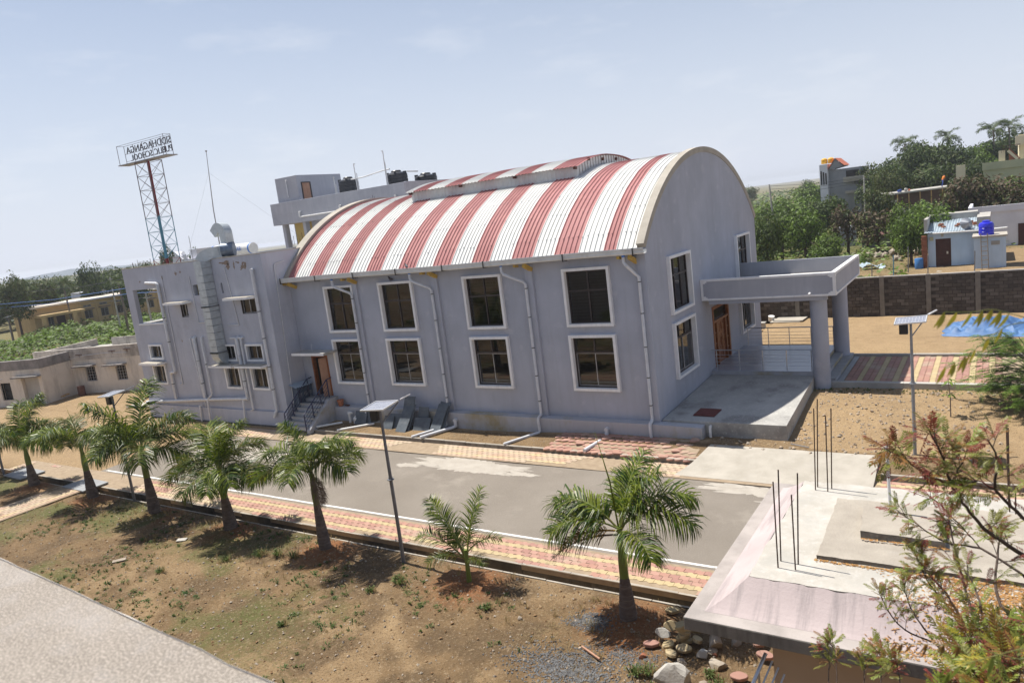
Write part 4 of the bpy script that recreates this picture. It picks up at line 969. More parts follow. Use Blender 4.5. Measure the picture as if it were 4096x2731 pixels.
# plants in pots, rebar on the wing roof
for i, (x, y, n_, h) in enumerate(((-31.9,-1.2,5,.55),(-30.6,-1.25,4,.5),(-22.0,2.5,5,.9),(-20.9,2.8,4,.7))):
    mb = MB()
    for k in range(n_): a = rnd.uniform(-.35,.35); mb.tube([(x+k*.22,y+a*.2,8.55),(x+k*.22+rnd.uniform(-.06,.06),y+a*.2,9.1+h*rnd.uniform(.5,1))], .012, 5)
    mb.build('starter_bars', 'rebar', Wg)

# ================================================================== REAR BLOCK
B_ = thing('rear_block', 'grey flat roofed block with stair headroom rising behind the barrel roof', 'building', (-28,14,8.6))
mb = MB(); mb.box(-34.75,-21.4,12.0,24,10.82,11.5); mb.box(-34.75,-21.4,12,12.2,11.5,12.42); mb.box(-21.6,-21.4,12.2,24,11.5,12.46); mb.box(-34.75,-34.55,12.2,24,11.5,12.42); mb.box(-34.55,-21.6,23.8,24,11.5,12.4)
mb.build('parapet_band', 'plaster_rear', B_, bevel=.012)
mb = MB(); mb.box(-34.2,-33.9,12.35,12.75,8.6,10.82); mb.box(-32.0,-31.7,12.4,12.8,8.6,10.82); mb.build('column', 'plaster_rear', B_)
mb = MB(); mb.box(-33.9,-32.0,13.3,13.45,8.6,10.82); mb.build('recess_wall', 'yellow_wall', B_)
mb = MB(); mb.box(-31.7,-21.6,13.0,23.6,8.6,10.82); mb.box(-30.6,-30.35,12.7,13.0,8.6,10.82); mb.box(-34.2,-31.7,13.5,23.6,0,10.82); mb.build('wall', 'plaster_rear', B_)
mb = MB(); mb.box(-34.35,-32.0,12.5,17.0,12.3,14.25); hd = mb.build('stair_headroom', 'plaster_rear', B_, bevel=.02)
mb = MB(); mb.box(-31.999,-31.96,12.86,13.78,11.6,13.74); mb.build('door_frame', 'dark_frame', hd)
mb = MB(); mb.box(-31.96,-31.94,12.94,13.62,11.6,13.66)
for zz in (12.7,13.2): mb.box(-31.94,-31.93,13.02,13.25,zz,zz+.38); mb.box(-31.94,-31.93,13.32,13.55,zz,zz+.38)
mb.build('door', 'wood_pale', hd)
mb = MB(); mb.tube([(-33.1,12.44,13.95),(-33.1,12.44,12.75)], .035, 8); mb.tube([(-33.1,12.5,13.98),(-33.1,12.40,13.95)], .06, 8); mb.build('pipe', 'pvc', hd)
mb = MB(); mb.tube([(-31.6,11.88,11.28),(-31.55,11.86,11.2),(-22.4,11.86,11.22)], .045, 8); mb.tube([(-31.58,11.86,11.22),(-31.58,11.86,11.55),(-31.58,12.05,11.58)], .055, 8); mb.tube([(-27.4,11.86,11.22),(-27.4,11.86,11.55),(-27.4,12.05,11.58)], .055, 8); mb.tube([(-22.2,11.86,11.7),(-22.2,11.86,11.3)], .07, 8)
mb.build('drain_pipe', 'pvc_white', B_, smooth=40)
mb = MB()
for x, h in ((-24.2,.45),(-24.05,.6),(-23.9,.5),(-23.8,.35)): mb.tube([(x,11.7,11.1),(x,11.7,11.3+h)], .012, 5)
mb.build('starter_bars', 'rebar', B_)
# water tanks
def water_tank(name, label, x, y, z, r, h, group=None, lid_r=.45):
    t = thing(name, label, 'water tank', (x,y,z), group)
    pr = [(r*.97,0)]; nb = 7
    for i in range(nb):
        a = h*.86*i/nb; b = h*.86*(i+1)/nb
        pr += [(r*.965,a+.01),(r,a+.04),(r,b-.04),(r*.965,b-.01)]
    pr += [(r*1.0,h*.88),(r*.93,h*.93),(r*.6,h*.97),(r*lid_r,h)]
    mb = MB(); mb.lathe(pr, (x,y,z), 32); mb.build('tank_body', 'tank_black', t, smooth=35)
    mb = MB(); mb.lathe([(r*lid_r*1.0,h-.01),(r*lid_r*1.02,h+.05),(r*lid_r*.9,h+.09),(.05,h+.12)], (x,y,z), 24); mb.build('lid', 'tank_black', t, smooth=35)
    for a in (.3,2.2,3.9,5.3):
        mb = MB(T((x+math.cos(a)*r*.78,y+math.sin(a)*r*.78,z+h*.9), a)); mb.box(-.09,.16,-.07,.07,-.02,.17); mb.build('lug', 'tank_black', t, bevel=.02)
    return t
water_tank('water_tank', 'black ribbed water tank beside the stair headroom door on the rear block', -28.9, 14.6, 11.5, .74, 2.05)
water_tank('water_tank', 'black ribbed water tank, middle of the three on the rear block', -23.85, 14.2, 11.5, .76, 1.85)
water_tank('water_tank', 'black ribbed water tank nearest the roof ridge of the hall', -22.75, 16.0, 11.5, .80, 1.5)
for i, (pts, lb) in enumerate((([(-28.3,14.3,13.4),(-27,14.2,13.4),(-25,14.2,13.6),(-24.4,14.2,13.62)], 'thin white pipe strung between the left and middle black tanks'), ([(-23.2,14.6,13.3),(-22.9,15.4,13.25)], 'short white pipe joining the middle and right black tanks'))):
    mb = MB(); mb.tube(pts, .05, 8); tag(mb.build('tank_pipe', 'pvc_white'), lb, 'pipe')
for x, y, z0, z1, lb in ((-29.6,13.9,11.5,13.7,'white standpipe close in front of the left black tank'),(-27.0,13.5,11.5,14.3,'white standpipe alone between the left and middle black tanks'),(-24.05,13.3,11.5,14.75,'tall white standpipe in front of the middle black tank')):
    mb = MB(); mb.tube([(x,y,z0),(x+rnd.uniform(-.08,.08),y,z1)], .035, 8); mb.tube([(x+.12,y,z0),(x+.1,y,z0+(z1-z0)*.78)], .03, 8); mb.lathe([(.07,0),(.07,.06)], (x,y,z1), 8); tag(mb.build('standpipe', 'pvc_white'), lb, 'pipe')
# ================================================================== ROOF SIGN TOWER
TW = thing('sign_tower', 'tall red and blue lattice tower carrying a back to front name sign', 'sign tower', (-31.2,.3,8.6))
cxb, cyb, cxt, cyt, zb, zt = -30.85, .35, -30.75, .35, 8.6, 15.15
def tcol(t): return Vector((cxb+(cxt-cxb)*t, cyb+(cyt-cyb)*t, zb+(zt-zb)*t))
segs = [(0,.13,'tower_red'),(.13,.52,'tower_blue'),(.52,1,'tower_red')]
for a, b, m_ in segs:
    mb = MB(); mb.tube([tcol(a)+Vector((.1,0,0)), tcol(b)+Vector((.1,0,0))], .085, 12); mb.build('mast', m_, TW, smooth=40)
NB = 8; corners = [(-.62,-.4),(.68,-.4),(.68,.5),(-.62,.5)]
for k in range(NB):
    m_ = 'tower_red' if k < 1 else ('tower_blue' if k < 4 else 'tower_mauve'); mb = MB()
    p = [tcol(k/NB)+Vector((a,b,0)) for a,b in corners]; q = [tcol((k+1)/NB)+Vector((a,b,0)) for a,b in corners]
    for i in range(4):
        j = (i+1)%4
        mb.bar(p[i], q[i], .034, .034); mb.bar(p[i], q[j], .016, .016); (mb.bar(p[j], q[i], .016, .016) if i in (0,2) else None); mb.bar(q[i], q[j], .02, .02)
    mb.build('lattice_bay', m_, TW)
sz = 15.2; sx0, sx1 = -33.15, -28.35
mb = MB(); mb.bar((sx0-.05,.35,sz+.02),(sx1+.15,.35,sz-.02),.7,.05); mb.build('sign_platform', 'tower_grey', TW)
mb = MB(); sh = 1.15
for y in (.1,.55):
    for z in ((0,sh) if y < .3 else (.25,.68,sh)): mb.bar((sx0,y,sz+z),(sx1,y,sz+z-.02),.016,.016)
    for k in ((0,5) if y < .3 else range(6)): x = sx0+(sx1-sx0)*k/5; mb.bar((x,y,sz),(x,y,sz+sh),.022,.022)
for k in (0,5): x = sx0+(sx1-sx0)*k/5; mb.bar((x,.1,sz+sh),(x,.55,sz+sh),.016,.016)
sf = mb.build('sign_frame', 'tower_mauve', TW)
# letters face away from the camera, so they read reversed from here
text('lettering', 'SIDDHAGANGA', .55, .015, T((sx1-.06,.60,sz+.70), math.pi, R(90)), 'sign_letter', sf, sx=1.17)
text('lettering', 'PUBLIC SCHOOL', .50, .015, T((sx1-.06,.60,sz+.24), math.pi, R(90)), 'sign_letter', sf, sx=1.14)
mb = MB(); mb.tube([(-29.15,3,8.6),(-29.1,3,12),(-28.75,3,15.4)], [.04,.03,.015], 8); mb.lathe([(.04,0),(.07,.08)], (-28.75,3,15.4), 8)
tag(mb.build('antenna_mast', 'tower_grey'), 'slender bare antenna mast standing on the wing roof', 'antenna')
mb = MB()
for e in ((-33.5,3.5,9.3),(-24,5.5,9.3)): mb.tube([(-28.9,3,14.2),e], .003, 4)
tag(mb.build('guy_wires', 'wire'), 'thin guy wires holding the bare antenna mast', 'wire')
mb = MB(); mb.tube([(-29.9,1.5,8.6),(-29.85,1.5,10.6)], .018, 6); tag(mb.build('roof_rod', 'tower_grey'), 'short thin rod on the wing roof left of the duct', 'rod')
# small white building whose rooftop shows behind the tower
fb = thing('far_white_house', 'white house rooftop with stair ramp showing far behind the wing', 'house', (-71.5,29,0))
mb = MB(); mb.box(-73.5,-69,28,34,0,9.0); mb.box(-70.6,-69.2,28.6,33,9.0,10.1); mb.box(-73.4,-70.6,28.0,28.2,9.0,9.5); mb.build('wall', 'house_white', fb)
mb = MB(); mb.bar((-72.7,28.3,10.0),(-71.2,28.3,9.0),.9,.22); mb.build('stair_ramp', 'house_white', fb)
mb = MB(); mb.tube([(-72.9,28.6,9.7),(-71.9,28.6,9.75)], .25, 10); mb.build('roof_tank', 'pvc_white', fb)

# ================================================================== STREET LAMPS
def solar_lamp(label, x, y, z, h, rz=0, lean=(0,0), material='pole_grey'):
    t = thing('solar_street_lamp', label, 'street lamp', (x,y,z), 'solar street lamps')
    mb = MB(); lx, ly = lean; mb.tube([(x,y,z-.2),(x+lx*.55,y+ly*.55,z+h*.55),(x+lx,y+ly,z+h)], [.055,.05,.036], 10); mb.build('pole', material, t, smooth=40)
    mb = MB(); mb.lathe([(.1,0),(.1,.025),(.06,.03),(.06,.09)], (x+lx*.55,y+ly*.55,z+h*.55), 12); mb.build('pole_flange', material, t)
    M = T((x+lx,y+ly,z+h+.1), rz, R(7), R(-4)); mb = MB(M); ring_ = [(-.44,.44,-.34,-.31),(-.44,.44,.31,.34),(-.44,-.41,-.31,.31),(.41,.44,-.31,.31)]
    for a,b,c_,e in ring_: mb.box(a,b,c_,e,-.03,.012)
    mb.build('panel_frame', 'panel_frame', t)
    mb = MB(M); mb.box(-.41,.41,-.31,.31,-.02,-.005); pn = mb.build('solar_panel', 'panel_cell', t)
    mb = MB(M)
    for i in range(1,9): u = -.41+.82*i/9; mb.box(u-.004,u+.004,-.31,.31,-.0049,-.002)
    for i in range(1,4): v = -.31+.62*i/4; mb.box(-.41,.41,v-.004,v+.004,-.0048,-.0018)
    mb.build('cell_lines', 'panel_frame', pn)
    mb = MB(T((x+lx,y+ly,z+h), rz)); mb.box(-.32,-.08,-.1,.1,-.34,-.02); mb.build('battery_box', 'black_plastic', t, bevel=.01)
    mb = MB(T((x+lx,y+ly,z+h), rz)); mb.tube([(.03,0,-.4),(.40,.36,.12)], .018, 8); mb.build('arm', material, t)
    mb = MB(T((x+lx,y+ly,z+h), rz) @ T((.50,.44,.2), R(42), 0, R(-20)) @ Matrix.Scale(.6,4)); mb.box(-.12,.06,-.06,.06,-.02,.03)
    for i in range(6): mb.box(.08+i*.055,.115+i*.055,-.07,.07,-.02,.02)
    mb.box(.06,.41,-.012,.012,.0,.03); mb.build('lamp_head', 'panel_frame', t)
solar_lamp('slim solar street lamp standing before the slate slabs at the road edge', -3.48, -11.41, 0, 4.62)
solar_lamp('solar street lamp rising from between the leftmost palms', -29.95, -10.9, 0, 4.45, .1)
solar_lamp('solar street lamp behind the palms in front of the wing', -18.29, -10.95, 0, 4.4, 0)
solar_lamp('pale galvanised solar street lamp on the yard in front of the porch walk', 8.68, -.51, .38, 4.3, 0, (.0,0), 'pole_galv')
solar_lamp('tiny far off solar street lamp beside the yellow building', -108.5, 23.1, 0, 3.9)

# ================================================================== STONE SLABS, PIPES, SMALL THINGS BY THE HALL
def slab(label, x, y, w_, h_, lean, rz=0, tilt=0, th=.035, cat='slab'):
    M = T((x,y,gz(x,y)), rz, R(-lean)) @ Matrix.Rotation(R(tilt),4,'Y'); mb = MB(M)
    p = [(-w_/2,0),(w_/2*.98,.01),(w_/2,h_*.5),(w_/2*.97,h_),(-w_/2*.3,h_*.985),(-w_/2*.98,h_*1.0),(-w_/2,h_*.6)]
    n = len(p); mb.add([(a,0,b) for a,b in p]+[(a,th,b) for a,b in p], [tuple(range(n)),tuple(range(2*n-1,n-1,-1))]+[(i,i+n,(i+1)%n+n,(i+1)%n) for i in range(n)])
    tag(mb.build('slate_slab', 'slate'), label, cat, 'slate slabs leaning on the hall plinth')
slab('small slate slab leaning leftmost, beside the white water can', -15.55, -.78, .75, .68, 22, .05)
slab('slate slab behind the leftmost small slab, edge just showing', -15.2, -.66, .55, .62, 18, .05)
slab('short slate slab left of the tallest slab, front of two', -13.45, -1.12, .6, .66, 30)
slab('short slate slab left of the tallest slab, behind its twin', -13.2, -.98, .85, .72, 26)
slab('tallest slate slab, dark, standing behind the sunlit long one', -12.42, -.92, .66, 1.55, 20, 0, 3)
slab('second slate slab directly behind the sunlit long one', -12.30, -1.2, .55, 1.32, 33, 0, 3)
slab('long slate slab in front with its lower part in sunlight', -12.42, -1.36, .62, 1.42, 38, 0, 4)
slab('square slate slab standing right of the tall slab stack', -11.55, -.72, .62, 1.0, 16)
slab('wide low slate slab lying on its long side', -11.45, -1.02, .95, .62, 30, .05)
slab('long slate slab rightmost, its lower half pale and wet', -10.55, -1.18, .58, 1.4, 36, 0, 6)
slab('upper broken slate slab behind the rightmost long one', -10.45, -.98, .62, 1.42, 32, 0, 4)
mb = MB(); mb.lathe([(.11,0),(.12,.02),(.165,.26),(.185,.27),(.185,.33),(.165,.33),(.15,.27)], (-17.25,-.25,.96), 18); tag(mb.build('flower_pot', 'terracotta', smooth=40), 'terracotta flower pot on the plinth ledge right of the steps', 'pot')
mb = MB()
for i in range(3): mb.tube([(-16.85+.1*math.cos(a*.5)*1.6, -.2+.07*math.sin(a*.5), .97+i*.015) for a in range(13)], .012, 5)
tag(mb.build('coiled_hose', 'rust'), 'small dark red coil lying beside the terracotta pot', 'hose')
mb = MB(); mb.tube([(-16.4,-.58,.1),(-16.4,-.58,.68)], .07, 10); mb.lathe([(.1,0),(.1,.1),(.06,.12)], (-16.4,-.58,.66), 10); mb.tube([(-16.4,-.58,.73),(-16.2,-.58,.73)], .055, 10); tag(mb.build('standing_pipe', 'pvc_white', smooth=40), 'stubby white standing pipe with a cap near the steps', 'pipe')
mb = MB(); mb.lathe([(.14,0),(.15,.03),(.15,.26),(.06,.32),(.06,.38)], (-15.95,-.6,gz(-15.95,-.6)), 14); tag(mb.build('water_can', 'pvc_white', smooth=40), 'small white water can left of the slate slabs', 'can')
for i, (p, q, lb) in enumerate((((-17.6,-1.75,.28),(-16.6,-.95,.32),'loose white pipe lying on the soil nearest the steps'), ((-16.0,-1.9,.25),(-14.6,-.75,.3),'loose pale pipe lying on the soil below the first downpipe'))):
    mb = MB(); mb.tube([p,q], .055, 10); tag(mb.build('loose_pipe', 'pvc_white', smooth=40), lb, 'pipe')
mb = MB(); mb.box(WR+.01,WR+.42,-1.05,.0-.05,1.0,2.05); eb = mb.build('meter_box', 'galv_blue', bevel=.01); tag(eb, 'dark grey meter box with a corrugated hood beside the steps', 'meter box')
mb = MB()
for i in range(9): y = -1.2+i*.15; mb.add([(WR+.0,y,2.22),(WR+.0,y+.075,2.26),(WR+.0,y+.15,2.22),(WR+.55,y,2.06),(WR+.55,y+.075,2.10),(WR+.55,y+.15,2.06)], [(0,1,4,3),(1,2,5,4)])
mb.build('hood', 'corrugated', eb)
for i in range(3):
    mb = MB(); mb.box(WR+.42,WR+.43,-.95+i*.32,-.75+i*.32,1.55,1.75); mb.build('door_panel', 'pole_galv', eb)
# birds
def pigeon(label, x, y, z, rz):
    t = thing('pigeon', label, 'bird', (x,y,z)); M = T((x,y,z), rz); mb = MB(M)
    mb.tube([(-.2,0,.09),(-.13,0,.10),(-.05,0,.115),(.04,0,.13),(.085,0,.165),(.10,0,.20),(.115,0,.225),(.14,0,.225),(.165,0,.215)], [.012,.03,.055,.06,.045,.03,.032,.025,.004], 8)
    mb.build('body', 'pigeon', t, smooth=True)
    mb = MB(M)
    for s_ in (-1,1): mb.tube([(.0,s_*.025,.09),(.01,s_*.025,0)], .006, 5)
    mb.build('legs', 'rust', t)
pigeon('dark pigeon perched on the roof gutter', -11.15, -.66, 7.66, 2.6)
pigeon('dark pigeon perched on top of an upper window surround', -12.75, -.08, 7.09, 3.0)

# ================================================================== YARD AND BOUNDARY WALL
BW = thing('boundary_wall', 'dark concrete block boundary wall with paler posts behind the yard', 'wall', (4,23.1,.7))
mb = MB(); mb.box(-5,26,23.06,23.2,.4,3.06); mb.build('mortar_core', 'mortar', BW)
mb = MB(); x = -4.9
while x < 26: mb.box(x,x+2.4,23.0,23.22,3.06,3.12); x += 2.404
mb.build('coping', 'concrete', BW)
px_ = [.22+2.445*i for i in range(-2,11)]
for x in px_:
    mb = MB(); mb.box(x-.13,x+.13,22.98,23.24,.4,3.121); mb.build('post', 'post_concrete', BW, bevel=.012)
bmesh_ = {}
for k in 'abcd':
    mb = MB(); mb.box(-.2,.2,-.03,.04,-.092,.092); bmesh_[k] = mb.mesh('block', 'block_'+k)
sp = []
for a, b in zip(px_[:-1], px_[1:]):
    for r_ in range(12):
        x = a+.14+(.2 if r_%2 else .42)
        while x < b-.16:
            sp.append((x, 23.06+rnd.uniform(-.012,.008), .82+r_*.2+rnd.uniform(-.006,.006), rnd.uniform(-.015,.015), rnd.choice('aabbcd'), (0,0))); x += .43
sp = [s for s in sp if -3 < s[0] < 13.5]
scatter_pieces(BW, 'block', sp, bmesh_, 300, 'distant_blocks')
# blue tarpaulin heap
mb = MB(); vs = []; fs = []; nu, nv = 46, 30
for j in range(nv):
    for i in range(nu):
        u = i/(nu-1); v = j/(nv-1); x = 8.55+u*5.2; y = 16.2+v*3.9
        ed = min(1, min(u*9, (1-u)*9, v*6, (1-v)*6)); x += .3*nz2(u*3,v*3,1.3,2); y += .4*nz2(u*4,v*2,1.1,6)-.9*(1-u)**3*(v-.4)
        h = 1.05*ed*(.06+.42*abs(nz2(u*5,v*4,1.0,3))+.22*abs(nz2(u*11,v*7,1,8))+.16*abs(nz2(u*20,v*14,1,1))+.22*math.exp(-((u-.35)/.25)**2-((v-.6)/.3)**2))
        vs.append((x, y, gz(x,y)+.02+h))
fs = [(j*nu+i,j*nu+i+1,(j+1)*nu+i+1,(j+1)*nu+i) for j in range(nv-1) for i in range(nu-1)]
mb.add(vs, fs); tag(mb.build('tarpaulin', 'tarp', smooth=35), 'crumpled blue tarpaulin lying on the sandy yard', 'tarpaulin')
for i, (x, y, z, rz_) in enumerate(((-.25,22.3,.72,.03),(-.05,22.45,.78,-.04))):
    mb = MB(T((x,y,z), rz_)); mb.box(-.95,.85,-.75,.75,0,.055); tag(mb.build('concrete_slab', 'concrete_light', bevel=.008), ('lower' if i == 0 else 'upper')+' of two pale slabs stacked on the yard behind the porch', 'slab')
mb = MB(T((-1.3,22.4,.72), .6, R(12))); mb.lathe([(.17,0),(.19,.3),(.2,.32),(.18,.32)], seg=14); tag(mb.build('bucket', 'pvc_white', smooth=40), 'small white bucket beside the stacked pale slabs', 'bucket')
mb = MB(); mb.box(-1.6,-1.2,20.2,20.6,.6,.95); mb.box(-1.65,-1.15,20.15,20.65,.95,1.0); tag(mb.build('inspection_box', 'concrete'), 'small concrete inspection box beside the far hall corner', 'box')
mb = MB(); mb.tube([(4.85,-.35,.47),(5.5,-.6,.47)], .015, 6); tag(mb.build('iron_rod', 'pole_galv'), 'thin iron rod lying on soil beside the apron', 'rod')

# ================================================================== FOREGROUND CABIN WITH UNFINISHED ROOF
CB = thing('gate_cabin', 'tan cabin with a pinkish sloped concrete roof and leaf litter in the foreground', 'cabin', (12,-13.5,0))
X0, X1, Y0, Y1, ZR = 6.98, 17.5, -16.39, -10.9, 3.3
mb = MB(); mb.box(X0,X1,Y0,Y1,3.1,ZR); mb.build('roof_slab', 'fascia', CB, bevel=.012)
mb = MB(); mb.add([(X0+.005,Y0+.005,ZR+.004),(X1-.005,Y0+.005,ZR+.004),(X1-.005,Y1-.005,ZR+.004),(X0+.005,Y1-.005,ZR+.004)], [(0,1,2,3)]); mb.build('roof_rim', 'rim_plaster', CB)
mb = MB(); ox0, oy0, oy1 = X0+.24, Y0+.26, Y1-.24; ix0, iy0, iy1 = 7.76, -15.62, -11.66; NS = 7; vs = []
for k in range(NS+1):       # concave slope up to the plateau
    t = k/NS; z = ZR+.006+.40*(t**1.5*.6+t*.4); a = ox0+(ix0-ox0)*t; b = oy0+(iy0-oy0)*t; c_ = oy1+(iy1-oy1)*t
    vs += [(X1-.02,b,z),(a,b,z),(a,c_,z),(X1-.02,c_,z)]
fs = []
for k in range(NS):
    for j in range(3): fs.append((4*k+j,4*k+j+1,4*k+5+j,4*k+4+j))
mb.add(vs, fs); mb.build('roof_slope', 'pink_plaster', CB)
ZP = ZR+.41
def rough_slab(name, poly, z0, z1, material, amp=.012):
    mb = MB(); pts = []
    n = len(poly)
    for i in range(n):
        a = Vector(poly[i]); b = Vector(poly[(i+1)%n]); k = max(2, int((b-a).length/.12))
        for j in range(k): p = a+(b-a)*j/k; pts.append((p.x+amp*nz2(p.x,p.y,6,3)*1.6, p.y+amp*nz2(p.x,p.y,7,9)*1.6))
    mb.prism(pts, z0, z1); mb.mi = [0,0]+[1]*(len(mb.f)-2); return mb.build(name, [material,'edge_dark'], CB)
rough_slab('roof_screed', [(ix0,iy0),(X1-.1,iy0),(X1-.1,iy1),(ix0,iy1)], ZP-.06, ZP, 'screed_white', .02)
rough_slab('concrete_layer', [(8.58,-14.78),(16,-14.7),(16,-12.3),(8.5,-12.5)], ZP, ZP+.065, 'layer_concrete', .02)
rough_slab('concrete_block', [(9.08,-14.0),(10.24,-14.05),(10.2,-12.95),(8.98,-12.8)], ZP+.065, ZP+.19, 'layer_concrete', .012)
mb = MB(); mb.box(8.12,X1-.6,-15.9,-11.4,0,3.1); mb.build('wall', 'tan_wall', CB)
for i, (x, y, h, dx) in enumerate(((8.10,-15.23,1.38,.01),(8.09,-15.01,1.49,.05),(8.35,-15.22,1.2,.01),(8.35,-15.03,1.47,.07),(8.04,-12.07,1.59,.05),(8.05,-11.92,1.73,.08),(8.26,-12.09,1.45,.03),(8.3,-11.93,1.56,.06),(11.06,-12.22,1.43,-.01),(11.05,-12.03,1.43,-.02),(11.14,-12.33,.45,0),(11.25,-15.2,1.3,.02),(11.32,-15.0,1.1,.03))):
    mb = MB(); mb.tube([(x,y,ZP-.02),(x+dx*.5,y,ZP+h*.5),(x+dx,y,ZP+h)], .011, 7); mb.build('rebar', 'rebar', CB)
mb = MB(); mb.tube([(9.42,-13.16,ZP+.2),(9.40,-13.16,ZP+1.38)], .025, 10); mb.build('conduit_pipe', 'pvc_white', CB)
# steel stair railing beside the cabin
SR = thing('stair_railing', 'shiny steel stair railing under the edge of the foreground cabin roof', 'railing', (7.7,-16.2,0))
for i, (dx, r_) in enumerate(((0,.028),(.09,.014),(.17,.014),(.25,.014))):
    mb = MB(); mb.tube([(8.04+dx,-15.98,2.72-dx*1.1),(7.60+dx,-17.4,1.55-dx*1.1)], r_, 10); mb.build('rail', 'steel', SR, smooth=40)
for t in (.15,.75):
    x = 8.04-.44*t; y = -15.98-1.42*t; z = 2.72-1.17*t; mb = MB(); mb.tube([(x,y,z),(x+.02,y,z-.95)], .02, 8); mb.build('post', 'steel', SR, smooth=40)
for i in range(6):
    mb = MB(); mb.box(7.3,8.1,-16.25-i*.28,-15.97-i*.28,0,1.45-i*.22); mb.build('step', 'marble_step', SR)
# leaf litter on the cabin roof
mb = MB(); q = random.Random(5)
def litter(x, y, z):
    a = q.random()*6.28; l = q.uniform(.016,.034); w_ = l*.3; c_, s_ = math.cos(a), math.sin(a); dz = q.uniform(0,.012)
    mb.add([(x-l*c_,y-l*s_,z+dz),(x+w_*s_,y-w_*c_,z+.004+q.uniform(0,.01)),(x+l*c_,y+l*s_,z+q.uniform(0,.014)),(x-w_*s_,y+w_*c_,z+.004)], [(0,1,2,3)])
def slope_z(x, y):
    if y < iy0: t = max(0, min(1, (y-oy0)/(iy0-oy0))); return ZR+.01+.40*(t**1.5*.6+t*.4)
    return ZP+.004
for i in range(9000):
    x = 9.4+q.random()*4.2; y = -16.33+q.random()*1.7
    if q.random() < sstep(9.2,11.2,x+ (0.9 if y < -16.0 else 0)): litter(x, y, slope_z(x,y))
for i in range(700): x = 8.55+q.random()*3; litter(x, -14.80-abs(q.gauss(0,.03)), ZP+.004)
for i in range(150): x = 9.1+q.random()*1.2; litter(x, -14.06-abs(q.gauss(0,.02)), ZP+.09)
for i in range(2600):
    x = q.uniform(9.7,12.6)
    if q.random() < sstep(9.7,11.4,x): litter(x, q.uniform(-15.6,-14.85), ZP+.004)
tag(mb.build('leaf_litter', 'litter_leaf'), 'brown fallen leaves scattered on the cabin roof', 'leaves', kind='stuff')

# ================================================================== HEAP OF PAVERS AND ROCKS BY THE CABIN
def dumbbell(r=.135):
    p = []
    for i in range(28):
        a = 6.2832*i/28; k = r*(1+.2*math.cos(2*a)+.07*math.cos(4*a)); p.append((k*math.cos(a), k*.92*math.sin(a)))
    return p
dm = {k: paver_mesh('paver_stone', dumbbell(), .065, m_, .012) for k, m_ in dict(y='paver_yellow_b', Y='paver_yellow_a', r='paver_red_c', w='stone_white').items()}
def loose(kind, x, y, z, rz_, rx, ry, label):
    o = put(dm[kind], 'loose_paver'); o.location = (x,y,z); o.rotation_euler = (rx,ry,rz_); tag(o, label, 'paver', 'loose pavers by the cabin corner')
g0 = .1
for i in range(6): loose('y' if i%2 else 'Y', 5.25+rnd.uniform(-.03,.03), -12.32+rnd.uniform(-.03,.03), g0+.06+i*.07, i*.9, rnd.uniform(-.06,.06), rnd.uniform(-.06,.06), 'yellow paver in the stack beside the cabin corner, number '+['one from the bottom','two from the bottom','three from the bottom','four from the bottom','five from the bottom','six, the topmost'][i])
loose('Y', 4.62, -11.3, g0+.06, .4, .1, 0, 'yellow paver lying alone nearest the drain')
loose('y', 4.93, -12.16, g0+.2, .3, R(68), 0, 'yellow paver standing on edge left of the stack')
loose('w', 4.82, -12.4, g0+.14, .1, R(60), .2, 'whitish paver on edge left of the yellow stack')
loose('r', 4.66, -12.68, g0+.05, .5, .05, .05, 'dark red paver lying left of the yellow heap')
loose('Y', 5.42, -11.88, g0+.1, .9, .3, .1, 'yellow paver behind the stack under the roof corner')
loose('y', 5.55, -12.28, g0+.12, 2.1, .25, .2, 'yellow paver leaning right of the stack')
loose('Y', 5.03, -12.62, g0+.08, 1.3, .15, .1, 'yellow paver in front of the stack, left one')
loose('y', 5.38, -12.66, g0+.09, .2, .35, 0, 'yellow paver in front of the stack, right one')
loose('Y', 5.16, -12.84, g0+.05, 2.4, .1, .1, 'yellow paver half hidden behind the big white stone')
loose('r', 6.65, -13.1, g0+.06, .3, .2, 0, 'pale red paver near the steel stair railing')
loose('r', 6.75, -11.9, g0+.1, 1.1, .3, 0, 'red paver under the roof edge beside the railing, rear one')
loose('r', 6.95, -12.3, g0+.1, .1, .2, .1, 'red paver under the roof edge beside the railing, front one')
for i, (x, y, r_, sq, m_, lb) in enumerate((
    (5.6,-13.72,.36,(1.15,.85,.95),'stone_white','large whitewashed boulder at the bottom edge beside the cabin'),
    (5.9,-12.2,.2,(1.1,1,1),'stone_pale','rough pale rock under the cabin roof corner'),
    (5.92,-12.42,.13,(1.4,1,.4),'stone_pale','flat grey stone in front of the rough pale rock'),
    (5.78,-12.65,.16,(1,1,.75),'stone_white','whitish rough stone right of the yellow pavers'),
    (6.25,-11.9,.14,(1.6,.8,.6),'stone_pale','long pale stone under the roof edge'),
    (6.15,-12.85,.17,(1.3,1,.55),'stone_pale','tan broken rock between boulder and railing'),
    (6.0,-12.52,.06,(1,1,.9),'brick_red','small red brick lump beside the whitish stone'),
    (4.62,-13.08,.09,(1,1,.8),'brick_red','dark red brick lump near the gravel'),
    (5.45,-13.0,.12,(1.2,1,.6),'stone_pale','flat pale stone just behind the big boulder'),
    (6.1,-13.6,.13,(1,1.2,.8),'stone_pale','grey rock touching the right side of the big boulder'),
    (1.35,-12.75,.06,(1,1,.9),'stone_pale','yellowish round stone on the soil left of the gravel'),
    (6.45,-13.35,.1,(1,1,.5),'stone_pale','tan stone beside the pale red paver'))):
    mb = MB(); rock(mb, (x,y,gz(x,y)+r_*sq[2]*.45), r_, sq, i*7+3, .32, 3 if r_ > .15 else 2); o = mb.build('rock', m_, smooth=24); tag(o, lb, 'rock')
